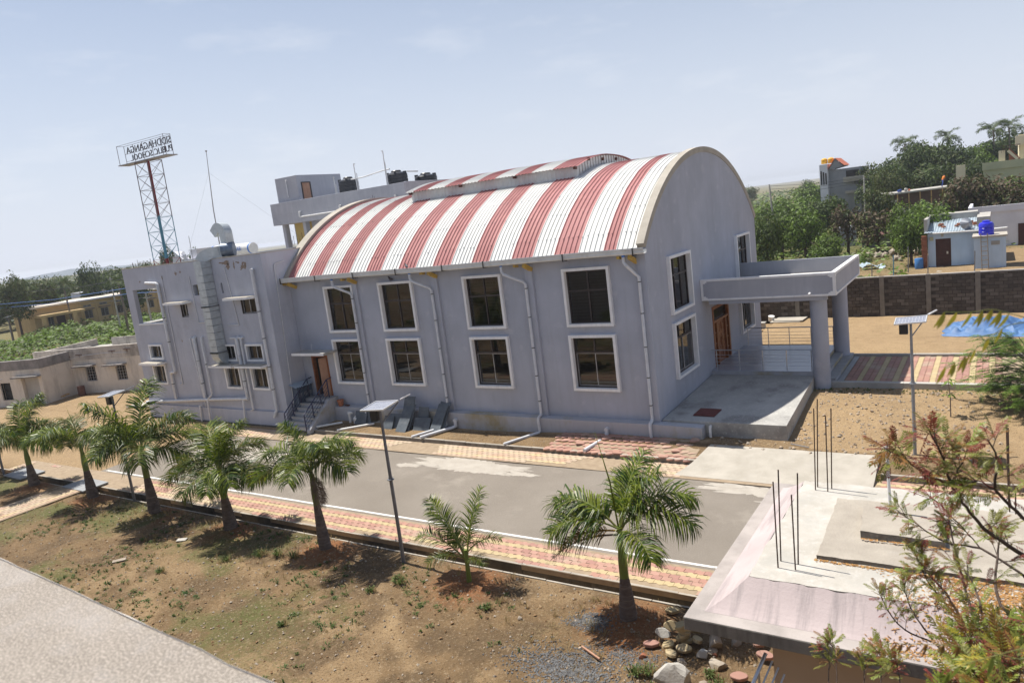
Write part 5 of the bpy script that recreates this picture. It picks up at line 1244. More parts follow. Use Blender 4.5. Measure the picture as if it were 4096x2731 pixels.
mb = MB(); mb.bar((3.3,-13.3,.1),(3.85,-13.55,.09),.04,.03); tag(mb.build('wood_stick', 'wood_pale'), 'short wooden stick lying on the grey gravel', 'stick')
mb = MB(T((-12.3,-12.75,gz(-12.3,-12.75)+.02), .5, .1)); mb.box(-.17,.17,-.09,.09,0,.03); tag(mb.build('white_tile_piece', 'stone_white'), 'white broken tile on the soil between the palms', 'tile')
mb = MB(T((-13.0,-14.55,gz(-13,-14.55)+.02), .9, .1)); mb.box(-.2,.2,-.08,.08,0,.03); tag(mb.build('tan_tile_piece', 'stone_pale'), 'tan broken tile on the soil in the lower left', 'tile')

# ================================================================== THE TERRACE WE STAND ON
TR = thing('terrace_building', 'rough concrete parapet of the terrace filling the lower left corner', 'parapet', (0,-25,0))
mb = MB(); pts = []
N_ = 240
front = [(-24+38*i/N_, -24.57-.063*(-24+38*i/N_-7)+.010*nz2(-24+38*i/N_,1,6,2)+.006*nz2(-24+38*i/N_,4,21,5)) for i in range(N_+1)]
mb.prism(front+[(14,-26),(-24,-25.0)], 7.2, 8.2); mb.build('parapet', 'parapet_rough', TR)
mb = MB(); vs = []; fs = []
for i, (x, y) in enumerate(front): wdt = .004+.008*abs(nz2(x,7,5,1)); vs += [(x,y-.006,8.185),(x,y-.003,8.2+.006),(x,y-wdt,8.2+.007)]
for i in range(N_): fs += [(3*i,3*i+3,3*i+4,3*i+1),(3*i+1,3*i+4,3*i+5,3*i+2)]
mb.add(vs, fs); mb.build('paint_edge', 'paint_edge', TR)
mb = MB(); mb.box(-24,14,-40,-25.2,0,7.2); mb.build('wall', 'cream_old', TR)

# ================================================================== LEFT SIDE: DRAIN COVERS, PATH, OLD BUILDINGS
for i, (x, lb) in enumerate(((-22.9,'grey slab bridging the drain between the second and third visible palms'),(-28.6,'grey slab bridging the drain by the leftmost palms'))):
    mb = MB(T((x,-10.55,.06), -.03)); mb.box(-.95,.95,-.55,.55,0,.06); tag(mb.build('drain_cover', 'slate_cover'), lb, 'drain cover', 'slabs over the drain')
mb = MB(); mb.box(-24.2,-22.2,-24.2,-11.0,-.06,.075); lp = struct(mb.build('left_path', 'sand_joint')); sp = []
for i, k in enumerate('rryrrryr'):
    y = -11.2+(i%2)*.13
    while y > -17:
        x = -24.05+i*.235
        if nz2(x,y,.7,4) < .3: sp.append((x, y, .085, math.pi/2, rnd.choice(['d0','d1']) if k == 'r' else 'e0', (0,0)))
        y -= PL
scatter_pieces(lp, 'paver', sp, pm)
CO = Vector((-50.79,1.0,0)); CU = Vector((9.05,2.81,0)).normalized(); CN = Vector((CU.y,-CU.x,0))
CMx = frame(CO, CU, CN)
cb = thing('old_cream_building', 'low weathered cream building with three barred windows left of the wing', 'building', CO)
wins = [(1.2,2.19,1.08,2.2),(4.0,4.97,1.03,2.15),(6.85,7.82,.96,2.08)]
mb = MB(CMx); wall(mb, -.6, 13, -.3, 2.7, wins, .25); mb.box(-.6,13,-6,-.252,-.3,2.7); mb.build('wall', 'cream_old', cb)
mb = MB(CMx); mb.box(-.65,13,-.25,.03,2.7,3.6); mb.box(-.65,-.4,-6,-.25,2.7,3.5); mb.m = 1; mb.box(-.4,13,-6,-.25,2.7,2.95); mb.build('parapet', ['mould_cream','concrete'], cb)
mb = MB(CMx); mb.box(7.3,13,-4.5,-4.3,2.95,4.35); mb.box(4.2,13,-3,-2.85,2.95,3.85); mb.build('roof_upstand', 'mould_cream', cb)
for a,b,c_,e in wins:
    mb = MB(CMx); mb.box(a-.7,b+.15,0,.55,e+.06,e+.17); mb.build('window_canopy', 'mould_grey', cb)
    mb = MB(CMx); ring(mb, a,b,c_,e,.05,-.2,-.1)
    for k in range(1,4): mb.box(a+(b-a)*k/4-.015,a+(b-a)*k/4+.015,-.17,-.13,c_+.05,e-.05)
    for k in range(1,5): mb.box(a+.05,b-.05,-.168,-.132,c_+(e-c_)*k/5-.012,c_+(e-c_)*k/5+.012)
    wn = mb.build('window', 'tower_grey', cb)
    mb = MB(CMx); mb.box(a+.01,b-.01,-.24,-.22,c_,e); mb.build('pane', 'glass_dark', wn)
    mb = MB(CMx); mb.box(a,b,-.251,-.249,c_,e); mb.build('dark_room', 'dark_inside', wn)
mb = MB(CMx); mb.tube([(.0,.06,2.6),(2,.06,2.75),(4.4,.06,3.05),(6.3,.06,3.1),(8.2,.06,3.0)], .02, 6); mb.build('conduit', 'pvc', cb)
mb = MB(CMx)
for u, z in ((1.2,2.98),(2.6,3.0),(3.8,3.1),(6.9,3.2),(8.3,3.25)): mb.box(u-.3,u+.3,.03,.12,z,z+.04); mb.box(u-.02,u+.02,.03,.06,z-.2,z)
mb.build('brackets', 'rust', cb)
NO = Vector((-47.28,-.75,0)); NMx = frame(NO, -CU, CN)
nb_ = thing('old_grey_shed', 'low mouldy cream shed with a dark doorway at the left edge', 'building', NO)
mb = MB(NMx); wall(mb, 0, 14, -.3, 2.75, [(.35,1.95,0,2.1),(3.1,4.1,.55,1.85)], .3); mb.box(0,14,-5,-.302,-.3,2.75); mb.build('wall', 'cream_old', nb_)
mb = MB(NMx); mb.box(-.04,14,-.3,.03,2.75,3.45); mb.box(-.04,.25,-5,-.3,2.75,3.45); mb.build('parapet', 'mould_grey', nb_)
mb = MB(NMx); mb.box(.0,2.4,0,.5,2.2,2.3); mb.build('door_canopy', 'mould_grey', nb_)
mb = MB(NMx); mb.box(.36,1.94,-.28,-.25,0,2.1); mb.build('door', 'concrete', nb_)
mb = MB(NMx); ring(mb, 3.1,4.1,.55,1.85,.05,-.2,-.1); mb.box(3.12,4.08,-.29,-.27,.57,1.83); mb.build('window', 'dark_inside', nb_)
for i, (u, v, l_, a) in enumerate(((1.2,1.0,2.2,.1),(1.4,1.25,1.9,.16),(1.0,1.1,1.7,.05))):
    mb = MB(CMx @ T((u,v,.05), a, 0, R(-10))); mb.tube([(0,0,0),(l_,0,0)], .05, 8); tag(mb.build('bamboo_pole', 'bamboo'), ['longest','middle','shortest'][i]+' of the bamboo poles stacked by the old cream building', 'bamboo pole', 'bamboo poles')
mb = MB(CMx); mb.lathe([(.24,0),(.26,.03),(.26,.82),(.24,.86)], (4.0,.7,0), 18); tag(mb.build('oil_drum', 'rust', smooth=40), 'rusty brown barrel standing before the old cream building', 'barrel')
mb = MB(CMx @ T((2.0,1.6,.25), .4, R(90))); mb.lathe([(.2,-.25),(.25,-.2),(.25,.2),(.2,.25)], seg=14); tag(mb.build('white_drum', 'stone_white', smooth=40), 'dented whitish drum lying by the bamboo poles', 'drum')
mb = MB(T((-34.6,.6,.12), .25)); mb.box(-.9,.9,-.55,.55,0,.07); tag(mb.build('paving_slab', 'concrete_light'), 'pale stone slab lying beside the left corner of the wing', 'slab')
mb = MB(T((-36.5,.2,.12), .25)); mb.box(-.9,.9,-.5,.5,0,.07); tag(mb.build('paving_slab', 'concrete_light'), 'pale stone slab farther left of the wing corner', 'slab')
# yellow school building, far left
YO = Vector((-110.3,28.9,.3)); YU = Vector((1.7,15,0)).normalized(); YN = Vector((YU.y,-YU.x,0)); YM = frame(YO, YU, YN)
yb = thing('yellow_school_building', 'long single storey yellow school building with a flat pale roof at far left', 'building', YO)
yw = [(5.6+2.45*i, 6.8+2.45*i, 1.35, 2.65) for i in range(5)] + [(3.4,4.2,1.2,2.5),(.3,1.1,1.2,2.5)]
yv = [(5.6+2.45*i, 6.8+2.45*i, 3.15, 3.5) for i in range(5)]
mb = MB(YM); wall(mb, -1.5, 19, -.5, 4.1, yw+yv+[(1.5,2.8,.2,2.5)], .3); mb.box(-1.5,19,-9,-.302,-.5,4.1); mb.build('wall', 'school_yellow', yb)
mb = MB(YM); mb.box(-2,19.6,-9.5,.55,4.1,4.35); mb.build('roof', 'roof_pale', yb)
for a,b,c_,e in yw+yv:
    mb = MB(YM); ring(mb, a,b,c_,e,.06,-.2,-.1); mb.box((a+b)/2-.03,(a+b)/2+.03,-.2,-.1,c_+.06,e-.06)
    for k in range(1,4): mb.box(a+.06,b-.06,-.17,-.13,c_+(e-c_)*k/4-.02,c_+(e-c_)*k/4+.02)
    wn = mb.build('window', 'tower_grey', yb); mb = MB(YM); mb.box(a+.01,b-.01,-.28,-.26,c_,e); mb.build('pane', 'dark_inside', wn)
    if e < 3: mb = MB(YM); mb.box(a-.25,b+.25,0,.45,e+.12,e+.24); mb.build('window_canopy', 'tower_mauve', yb)
mb = MB(YM); mb.box(1.5,2.8,-.28,-.26,.2,2.5); mb.build('door', 'door_brown', yb)
for i in range(6): mb = MB(YM); mb.box(5.0+2.45*i,5.25+2.45*i,0,.12,-.5,4.09); mb.build('pilaster', 'school_yellow', yb)
mb = MB(YM); mb.box(-1.6,4.6,0.02,3.2,2.75,3.1); mb.box(-1.4,-.9,2.6,3.1,-.5,2.75); mb.box(2.8,3.4,2.6,3.1,-.5,2.75); mb.build('porch', 'school_yellow', yb)
mb = MB(); mb.box(-124,-119,40,44,0,5.5); tag(mb.build('far_grey_shed', 'house_white'), 'small pale box building behind the yellow school', 'building')
# wires and poles on the left
for i, (x, y, h) in enumerate(((-77,24,7.6),(-62,17,6.2),(-92,30,8))):
    mb = MB(); mb.tube([(x,y,0),(x,y,h)], [.12,.09], 8); mb.box(x-.6,x+.6,y-.04,y+.04,h-.5,h-.42); tag(mb.build('utility_pole', 'concrete'), ['grey utility pole seen through the wing balcony','thin utility pole in the green thicket','grey utility pole in front of the far trees'][i], 'pole')
for i, z in enumerate((6.0,5.3,7.2,4.6)):
    mb = MB(); mb.tube([(-140,12+i*3,z+.6),(-100,26+i*2,z-.3),(-77,24+i*.3,z+.5),(-50,16,z+.8)], .03, 4); tag(mb.build('power_line', 'wire_blue' if i < 2 else 'wire'), ['lower blue cable crossing in front of the left trees','upper blue cable crossing in front of the left trees','highest thin dark cable crossing the left trees','lowest thin dark cable crossing the left thicket'][i], 'cable')
# ================================================================== PALMS
def frond_mesh(name, L, th0, bend, lmax, seed, mats, dens=92, dead=0, wid=.0125, grav=1.25):
    q = random.Random(seed); mb = MB(); N = 16; pts = []; p = Vector((0,0,0)); th = th0
    for i in range(N+1):
        pts.append(p.copy()); th = th0 - bend*((i+1)/N)**1.4; p = p + Vector((math.cos(th),0,math.sin(th)))*L/N
    side = q.uniform(-.12,.12)
    pts = [Vector((a.x, a.x*a.x*side/L, a.z)) for a in pts]
    mb.m = 0; mb.tube(pts, [.022*(1-.85*i/N)+.004 for i in range(N+1)], 5)
    for k in range(dens):
        s = .16+.84*(k+q.random()*.6)/dens; i = min(N-1, int(s*N)); f = s*N-i; b = pts[i].lerp(pts[i+1], f); t = (pts[i+1]-pts[i]).normalized()
        ll = lmax*(.45+.55*math.sin(min(1,s*1.35+.12)*math.pi*.62))*(1-.55*max(0,s-.75)/.25)*q.uniform(.85,1.1)
        for sg in (-1,1):
            sd = Vector((0,sg,0)); up = sd.cross(t)*sg*-1
            if up.z < 0: up = -up
            ph = q.uniform(-.55,.85); d0 = (t*(.45+.3*s) + (sd*math.cos(ph)+up*math.sin(ph))*.85).normalized()
            w_ = wid*q.uniform(.8,1.25)*(lmax/.6)**.5; nv = d0.cross(t).normalized(); wv = nv.cross(d0).normalized()*w_
            pp = b.copy(); dd = d0.copy(); vs = []
            for j, wf in enumerate((.55,1,.75,.08)):
                vs += [pp-wv*wf, pp+wv*wf]
                pp = pp+dd*ll/3; dd = (dd+Vector((0,0,-(.34+.34*j)*grav*q.uniform(.6,1.5)))).normalized()
            mb.m = 1 if q.random() < .5 else 2
            if dead: mb.m = 1
            mb.add(vs, [(0,1,3,2),(2,3,5,4),(4,5,7,6)])
    return mb.mesh(name, mats)
GR = ['rachis','palm_leaf','palm_leaf_light']; YL = ['rachis','palm_leaf_yellow','palm_leaf']; 
FR = {}
for i, (L_, th, be, lm) in enumerate(((1.75,1.38,.7,.66),(1.85,1.12,1.35,.8),(1.85,.85,1.45,.86),(1.8,.62,1.35,.86),(1.7,.42,1.2,.8),(1.5,.15,1.1,.66))):
    for v in range(2): FR['g%d%d'%(i,v)] = frond_mesh('frond', L_, th, be+.1*v, lm, i*10+v, GR)
    FR['y%d0'%i] = frond_mesh('frond', L_, th, be, lm, i*10+5, YL); FR['y%d1'%i] = frond_mesh('frond', L_, th, be, lm, i*10+6, YL)
for i, (L_, th, be) in enumerate(((1.7,1.38,.5),(1.6,1.2,.75),(1.5,.9,1.0),(1.2,.6,1.2))): FR['j%d'%i] = frond_mesh('frond', L_, th, be, .46, 200+i, YL if i == 3 else GR, 60, 0, .012, .6)
FR['dead'] = frond_mesh('frond', 1.7, .0, .85, .5, 77, ['palm_leaf_dead','palm_leaf_dead','palm_leaf_dead'], 34, 1)
FR['orange'] = frond_mesh('frond', 1.4, .1, .7, .5, 78, ['palm_leaf_orange','palm_leaf_orange','palm_leaf_yellow'], 70)
FR['hang'] = frond_mesh('frond', 1.2, -.9, .7, .4, 79, ['palm_leaf_dead']*3, 40, 1)
def palm(label, x, y, z, th, ch, rb, sc_, plan, spear=0, lean=(0,0), seed=1, juvenile=False):
    """th trunk height, ch crownshaft top, rb base radius; plan = list of (frond key, azimuth degrees, scale)"""
    t = thing('royal_palm', label, 'palm tree', (x,y,z), 'royal palms along the drain'); q = random.Random(seed); lx, ly = lean
    if not juvenile:
        pr = []; nr = max(6, int(th/.085))
        pts = []; rs = []
        for i in range(nr):
            for f, k in ((0,1.035),(.18,1.0),(.5,.985),(.92,1.0)):
                u = (i+f)/nr; r_ = rb*(1-.02*u)*(.84+.18*math.sin(min(1,u*2.4)*math.pi*.5+.3)) * (1-.52*u**1.3)
                pts.append((x+lx*u, y+ly*u, z-.12+(th+.12)*u)); rs.append(r_*k)
        mb = MB(); mb.tube(pts, rs, 18); mb.build('trunk', 'trunk_palm', t, smooth=50)
        r0 = rs[-1]; mb = MB(); mb.tube([(x+lx,y+ly,z+th-.02),(x+lx,y+ly,z+th+.03),(x+lx*1.05,y+ly*1.05,z+th+(ch-th)*.35),(x+lx*1.15,y+ly*1.15,z+th+(ch-th)*.75),(x+lx*1.2,y+ly*1.2,z+ch+.1)], [r0*1.02,r0*1.02,r0*1.0,r0*.66,r0*.42], 14); mb.build('crownshaft', 'crownshaft', t, smooth=40)
    else:
        mb = MB(); mb.tube([(x,y,z-.1),(x,y,z+.25),(x+.02,y,z+th)], [.075,.065,.05], 10); mb.build('trunk', 'crownshaft', t, smooth=40)
    for k, az, s in plan:
        o = put(FR[k], 'frond', t); a = R(az); h = ch+.05-(.1 if k[1:2] in '45' or k in ('dead','hang','orange') else 0)*(1 if not juvenile else .5)+q.uniform(-.05,.05)
        if juvenile: h = th*.75+q.uniform(-.08,.2)
        o.location = Vector((x+lx*1.15+.05*math.cos(a), y+ly*1.15+.05*math.sin(a), z+h)) - WO[t.name]; o.rotation_euler = (q.uniform(-.15,.15), q.uniform(-.08,.08), a); o.scale = (s*sc_,)*3
    if spear:
        mb = MB(); mb.tube([(x+lx*1.2,y+ly*1.2,z+ch-.1),(x+lx*1.2-.1,y+ly*1.2-.02,z+ch+spear*.5),(x+lx*1.2-.32,y+ly*1.2-.06,z+ch+spear)], [.022,.018,.003], 7); mb.build('spear_leaf', 'palm_leaf_light', t, smooth=True)
    return t
def auto_plan(seed, n, yel=.25, tiers=(0,1,2,3,4,5)):
    q = random.Random(seed); out_ = []
    for i in range(n):
        if abs(((i*137.5+seed*40+60+180)%360)-180) < 48 and i > n*.6: continue
        tr = tiers[min(len(tiers)-1, int(i*len(tiers)/n))]; k = ('y' if q.random() < yel*(.4+tr*.25) else 'g')+'%d%d'%(tr, q.randint(0,1)); out_.append((k, i*137.5+q.uniform(-18,18)+seed*40, q.uniform(.88,1.1)))
    return out_
ZG = lambda i: gz(*PALMS[i])
palm('far left palm whose yellowing crown is cut by the frame edge', *PALMS[0], ZG(0), .9, 1.7, .2, .95, auto_plan(11,11,.6,(0,1,2,3,4)), 0, seed=3)
palm('second palm from the left, short bottle trunk and upright crown', *PALMS[1], ZG(1), .95, 1.8, .24, 1.08, auto_plan(12,9,.35,(1,2,2,3,4))+[('g00',60,1.25),('g01',140,1.2)], 0, (-.1,0), 4)
palm('third palm from the left with a long thin spear leaf', *PALMS[2], ZG(2), 1.15, 2.15, .235, 1.08, auto_plan(13,9,.5,(1,2,3,3,4)), 1.7, (-.08,0), 5)
palm('fullest palm, fourth from the left, with a tall upright leaf', *PALMS[3], ZG(3), 1.35, 2.35, .235, 1.2, auto_plan(24,10,.35,(1,2,3,3,4))+[('g00',100,1.3),('g01',260,1.25)], 0, (-.05,0), 6)
palm('spreading yellow green palm directly before the wing corner', *PALMS[4], ZG(4), 1.1, 1.95, .245, 1.06, [('g00',30,1.05),('g01',350,1.0),('g10',150,1.3),('y20',80,1),('y30',190,1.05),('y31',215,1.0),('y30',0,1.05),('g31',340,1),('y40',20,1),('y41',270,.9),('g30',130,1.0),('g40',310,.9)], .9, (-.05,0), 7)
palm('palm with a hanging dead grey frond left of the slim lamp', *PALMS[5], ZG(5), 1.42, 2.5, .2, .98, [('g00',200,.95),('g10',330,1.1),('g11',20,1.0),('g20',185,1.05),('g30',355,1.05),('g31',120,1),('g40',205,1.15),('g20',290,.9),('g30',60,.95),('hang',345,.95),('hang',352,.85)], 1.0, (-.06,0), 8)
palm('small young palm without a trunk at the road edge', *PALMS[6], ZG(6), .9, 1.0, .1, .86, [('j0',70,1.25),('j0',40,1.05),('j1',165,1.3),('j1',195,1.1),('j2',185,1.2),('j2',10,.9),('j3',225,1),('j3',345,.8),('j3',140,.9)], 0, (0,0), 9, True)
palm('largest nearest palm with an orange brown drooping frond', *PALMS[7], ZG(7), 1.0, 2.1, .215, .92, [('g00',60,1.12),('g01',15,1.1),('g10',95,1.05),('g11',20,1.15),('g20',355,1.1),('g21',180,1.1),('g30',165,1.0),('g30',205,1.0),('orange',198,1.05),('dead',203,1.05),('g40',322,.95)], 2.3, (0,0), 10)

# ================================================================== FOREGROUND NEEM TREE
NT = thing('neem_tree', 'leafy neem tree with reddish new leaves reaching in from the lower right', 'tree', (12.6,-18.6,.2))
TW_ = {
'main': [(11.31, -18.79, 5.92), (11.09, -19.11, 6.24), (10.85, -19.45, 6.57), (10.72, -19.72, 6.86), (10.63, -19.86, 7.09)],
'm1': [(10.63, -19.86, 7.09), (10.59, -19.96, 7.33), (10.52, -20.09, 7.57)],
'm2': [(10.63, -19.86, 7.09), (10.5, -20.04, 7.22), (10.37, -20.33, 7.44), (10.28, -20.49, 7.56)],
'm3': [(10.63, -19.86, 7.09), (10.69, -19.79, 7.21), (10.74, -19.86, 7.37)],
'b': [(11.25, -19.88, 6.75), (11.07, -19.96, 6.93), (10.91, -20.14, 7.19), (10.93, -20.21, 7.41), (10.87, -20.32, 7.61)],
'b2': [(10.91, -20.14, 7.19), (10.81, -20.19, 7.26), (10.71, -20.14, 7.26)],
'c': [(11.11, -18.47, 5.74), (10.78, -18.41, 5.92), (10.5, -18.36, 5.92), (10.25, -18.26, 6.03), (10.05, -18.13, 6.11)],
'c2': [(10.78, -18.41, 5.92), (10.66, -18.34, 6.05), (10.51, -18.3, 6.16)],
'c3': [(10.66, -18.34, 6.05), (10.45, -18.31, 6.28), (10.37, -18.35, 6.35)],
'd': [(10.84, -19.22, 5.35), (10.7, -19.0, 5.68), (10.6, -18.75, 6.04), (10.54, -18.62, 6.3)],
'e': [(10.77, -18.92, 5.26), (10.61, -18.75, 5.42), (10.51, -18.67, 5.56), (10.34, -18.51, 5.68), (10.23, -18.43, 5.83)],
'f': [(10.71, -18.82, 5.32), (10.45, -18.6, 5.48), (10.34, -18.53, 5.61), (10.3, -18.53, 5.72)],
'g': [(10.39, -18.18, 4.73), (10.21, -18.14, 4.96), (10.12, -18.04, 5.12), (10.09, -18.03, 5.28)],
'h': [(10.39, -18.18, 4.73), (10.11, -18.12, 4.78), (9.95, -18.07, 4.94), (9.85, -17.98, 5.1)],
'i': [(11.08, -19.68, 5.9), (10.91, -19.52, 6.05), (10.91, -19.24, 6.26), (10.94, -19.06, 6.41)],
'j': [(10.95, -20.49, 5.95), (10.86, -20.27, 6.12), (10.78, -19.92, 6.28), (10.7, -19.72, 6.35)],
'k': [(9.51, -18.63, 4.22), (9.49, -18.47, 4.47), (9.44, -18.35, 4.66)],
'k2': [(9.44, -18.68, 4.23), (9.41, -18.4, 4.5), (9.38, -18.28, 4.59)],
'l': [(9.83, -19.07, 4.6), (9.83, -18.92, 4.75), (9.79, -18.8, 4.87)],
'm': [(10.0, -19.18, 4.72), (9.99, -19.03, 4.89), (9.96, -18.9, 5.02)],
'n': [(10.19, -19.38, 4.91), (10.16, -19.25, 5.04), (10.14, -19.24, 5.13)],

}
TRUNK = {'trunk': ([(12.6,-18.6,0),(12.5,-18.7,2.2),(12.2,-18.8,4.2),(11.7,-18.8,5.4),(11.31,-18.79,5.92)], .11), 'limb_b': ([(12.2,-18.8,4.2),(11.9,-19.5,5.8),(11.25,-19.88,6.75)], .05), 'limb_c': ([(12.2,-18.8,4.2),(11.7,-18.6,5.2),(11.11,-18.47,5.74)], .04), 'limb_d': ([(12.45,-18.7,2.6),(11.6,-19.2,4.4),(10.84,-19.22,5.35)], .05), 'limb_e': ([(12.45,-18.7,2.6),(11.3,-18.6,4.2),(10.74,-18.87,5.26)], .045), 'limb_g': ([(12.5,-18.7,2.2),(11.2,-18.3,3.8),(10.39,-18.18,4.73)], .035), 'limb_i': ([(12.2,-18.8,4.2),(11.7,-19.5,5.3),(11.08,-19.68,5.9)], .04), 'limb_j': ([(12.45,-18.7,2.6),(11.8,-20.1,4.6),(10.95,-20.49,5.95)], .045), 'limb_k': ([(12.55,-18.65,1.6),(10.4,-18.8,3.2),(9.51,-18.63,4.22)], .03), 'limb_k2': ([(10.4,-18.8,3.2),(9.7,-18.8,3.8),(9.44,-18.68,4.23)], .02), 'limb_l': ([(10.4,-18.8,3.2),(10,-19,4.1),(9.83,-19.07,4.6)], .02), 'limb_m': ([(10.4,-18.8,3.2),(10.1,-19.1,4.2),(10,-19.18,4.72)], .02), 'limb_n': ([(10.4,-18.8,3.2),(10.3,-19.3,4.3),(10.19,-19.38,4.91)], .02), 'limb_near': ([(11.9,-19.5,5.8),(12,-21.5,7.6),(11.5,-22.6,8.6),(11.03,-22.77,8.86)], .03), 'limb_low': ([(11.8,-20.1,4.6),(11.9,-21.8,6.4),(11.3,-22.6,7.3),(11.01,-22.7,7.45)], .03)}
def smooth_path(p, n=4, jit=.0, q=rnd):
    p = [Vector(a) for a in p]; o = []
    for i in range(len(p)-1):
        a = p[max(0,i-1)]; b = p[i]; c_ = p[i+1]; e = p[min(len(p)-1,i+2)]
        for k in range(n):
            t = k/n; o.append(.5*((2*b)+(c_-a)*t+(2*a-5*b+4*c_-e)*t*t+(3*b-a-3*c_+e)*t**3) + Vector((q.uniform(-jit,jit),q.uniform(-jit,jit),q.uniform(-jit,jit))))
    o.append(p[-1]); return o
for k, (pts, r0) in TRUNK.items():
    pp = smooth_path(pts); n = len(pp); mb = MB(); mb.tube(pp, [r0*(1-.55*i/n) for i in range(n)], 8); mb.build('trunk' if k == 'trunk' else 'limb', 'bark', NT, smooth=True)
R0 = dict(main=.022, b=.016, c=.012, d=.015, e=.014, f=.011, g=.010, h=.010, i=.016, j=.015, m1=.012, m2=.011, m3=.01)
leaf_spots = []; q5 = random.Random(21)
def leaf_at(p, d, s, kind, droop=0): leaf_spots.append((Vector(p), Vector(d).normalized(), s, kind))
def cluster(p, ax, n, s, pal):
    ax = Vector(ax).normalized(); o = ax.orthogonal().normalized(); o2 = ax.cross(o)
    for i in range(n):
        a = i*2.4+q5.random(); e = q5.uniform(.15,1.25); d = ax*math.cos(e)+(o*math.cos(a)+o2*math.sin(a))*math.sin(e)
        leaf_at(Vector(p)-ax*q5.uniform(0,.06), d, s*q5.uniform(.6,1.15), q5.choice(pal))
PAL_T = ['olive','olive','rust','red','lime','olive']; PAL_R = ['red','rust','red','olive']; PAL_Y = ['olive','lime','lime','yellow','rust','rust','red','olive']
for k, pts in TW_.items():
    pp = smooth_path(pts, 5, .006); n = len(pp); r0 = R0.get(k, .007); mb = MB(); mb.tube(pp, [max(.0022, r0*(1-.75*i/n)) for i in range(n)], 6); mb.build('branch', 'bark' if r0 > .012 else 'twig_red' if k in ('m2','b2') else 'bark', NT, smooth=True)
    if k != 'main': cluster(pp[-1], pp[-1]-pp[-3], 9, .15 if k[0] != 'm' or k == 'm' else .2, PAL_R if k in ('m2','m1','b') else PAL_T)
    for i in range(3 if k in ('m1','m2','m3') else n//3, n-2):      # side sprigs
        if q5.random() < .8:
            d = (pp[i+1]-pp[i]).normalized(); sd = (d.orthogonal()*q5.uniform(-1,1)+d.cross(d.orthogonal())*q5.uniform(-1,1)+d*.6+Vector((0,0,.3))).normalized()
            e = pp[i]+sd*q5.uniform(.06,.16); mb = MB(); mb.tube([pp[i],pp[i].lerp(e,.5)+Vector((0,0,.01)),e], [.0035,.003,.0018], 5); mb.build('twig', 'bark', NT)
            cluster(e, sd, 6, .15, PAL_T)
    if k == 'm2' or k == 'm1':
        for i in range(2, n): leaf_at(pp[i], Vector((q5.uniform(-1,1),q5.uniform(-1,.4),q5.uniform(-.5,1))), .2, q5.choice(PAL_R))
c000, c100, c010, c110 = [Vector(a) for a in ((10.51,-19.57,5.80),(11.12,-20.31,6.44),(10.52,-20.73,6.0),(11.05,-21.95,6.92))]
for i in range(100):       # the dense lower corner of the crown
    u, v = q5.random(), q5.random()**.7
    p = c000.lerp(c100,u).lerp(c010.lerp(c110,u), v) + Vector((q5.uniform(-.05,.25),q5.uniform(-.25,.25),q5.uniform(-.28,.1)-.1*(1-u)))
    d = Vector((q5.uniform(-.7,.5),q5.uniform(-.3,.6),1)); e = p-d.normalized()*q5.uniform(.2,.4)
    mb = MB(); mb.tube([e, e.lerp(p,.5)+Vector((.01,.01,0)), p], [.005,.004,.002], 5); mb.build('twig', 'bark', NT)
    cluster(p, d, 7, .19*q5.uniform(.8,1.2), PAL_Y)
for pts, kind, s in (([(11.03,-22.77,8.87),(11.01,-22.78,8.88),(10.97,-22.81,8.90),(10.92,-22.84,8.92),(10.86,-22.88,8.92),(10.78,-22.92,8.93)],'gold',1.25), ([(11.03,-22.77,8.86),(10.99,-22.80,8.86),(10.95,-22.83,8.85),(10.87,-22.89,8.79),(10.84,-22.92,8.77),(10.78,-22.96,8.74)],'gold',1.25), ([(11.01,-22.59,7.43),(10.85,-22.69,7.5),(10.74,-22.75,7.53),(10.63,-22.82,7.55),(10.58,-22.85,7.56)],'rust',1), ([(11.0,-23.02,7.74),(10.91,-23.09,7.73),(10.81,-23.16,7.71),(10.78,-23.18,7.69)],'lime',1.5)):
    pp = smooth_path(pts, 4); mb = MB(); mb.m = 0; n = len(pp); mb.tube(pp, [.0022-.0012*i/n for i in range(n)], 5); mb.m = 1
    i = n-1
    while i > n*.3:       # large hanging leaflets, seen close
        b = pp[i]; t = (pp[i]-pp[i-1]).normalized(); l_ = .05*s*q5.uniform(.85,1.15)
        for sg in ((-1,1) if q5.random() < .6 else (1,)):
            sd = t.cross(Vector((0,0,1))).normalized()*sg; d = (t*.35+sd*.25+Vector((0,0,-1))).normalized(); wv = t.cross(d).cross(d).normalized()*.0055*s if q5.random() < .5 else sd.cross(d).normalized()*.0065*s
            vs = []; P_ = b.copy()
            for j, wf in enumerate((.15,.9,1,.7,.05)): vs += [P_-wv*wf, P_+wv*wf]; P_ = P_+d*l_/4; d = (d+t*.16+Vector((0,0,-.05))).normalized()
            mb.add(vs, [(2*j,2*j+1,2*j+3,2*j+2) for j in range(4)])
        i -= 2
    mb.build('near_leaf', ['rachis','leaf_'+kind], NT)
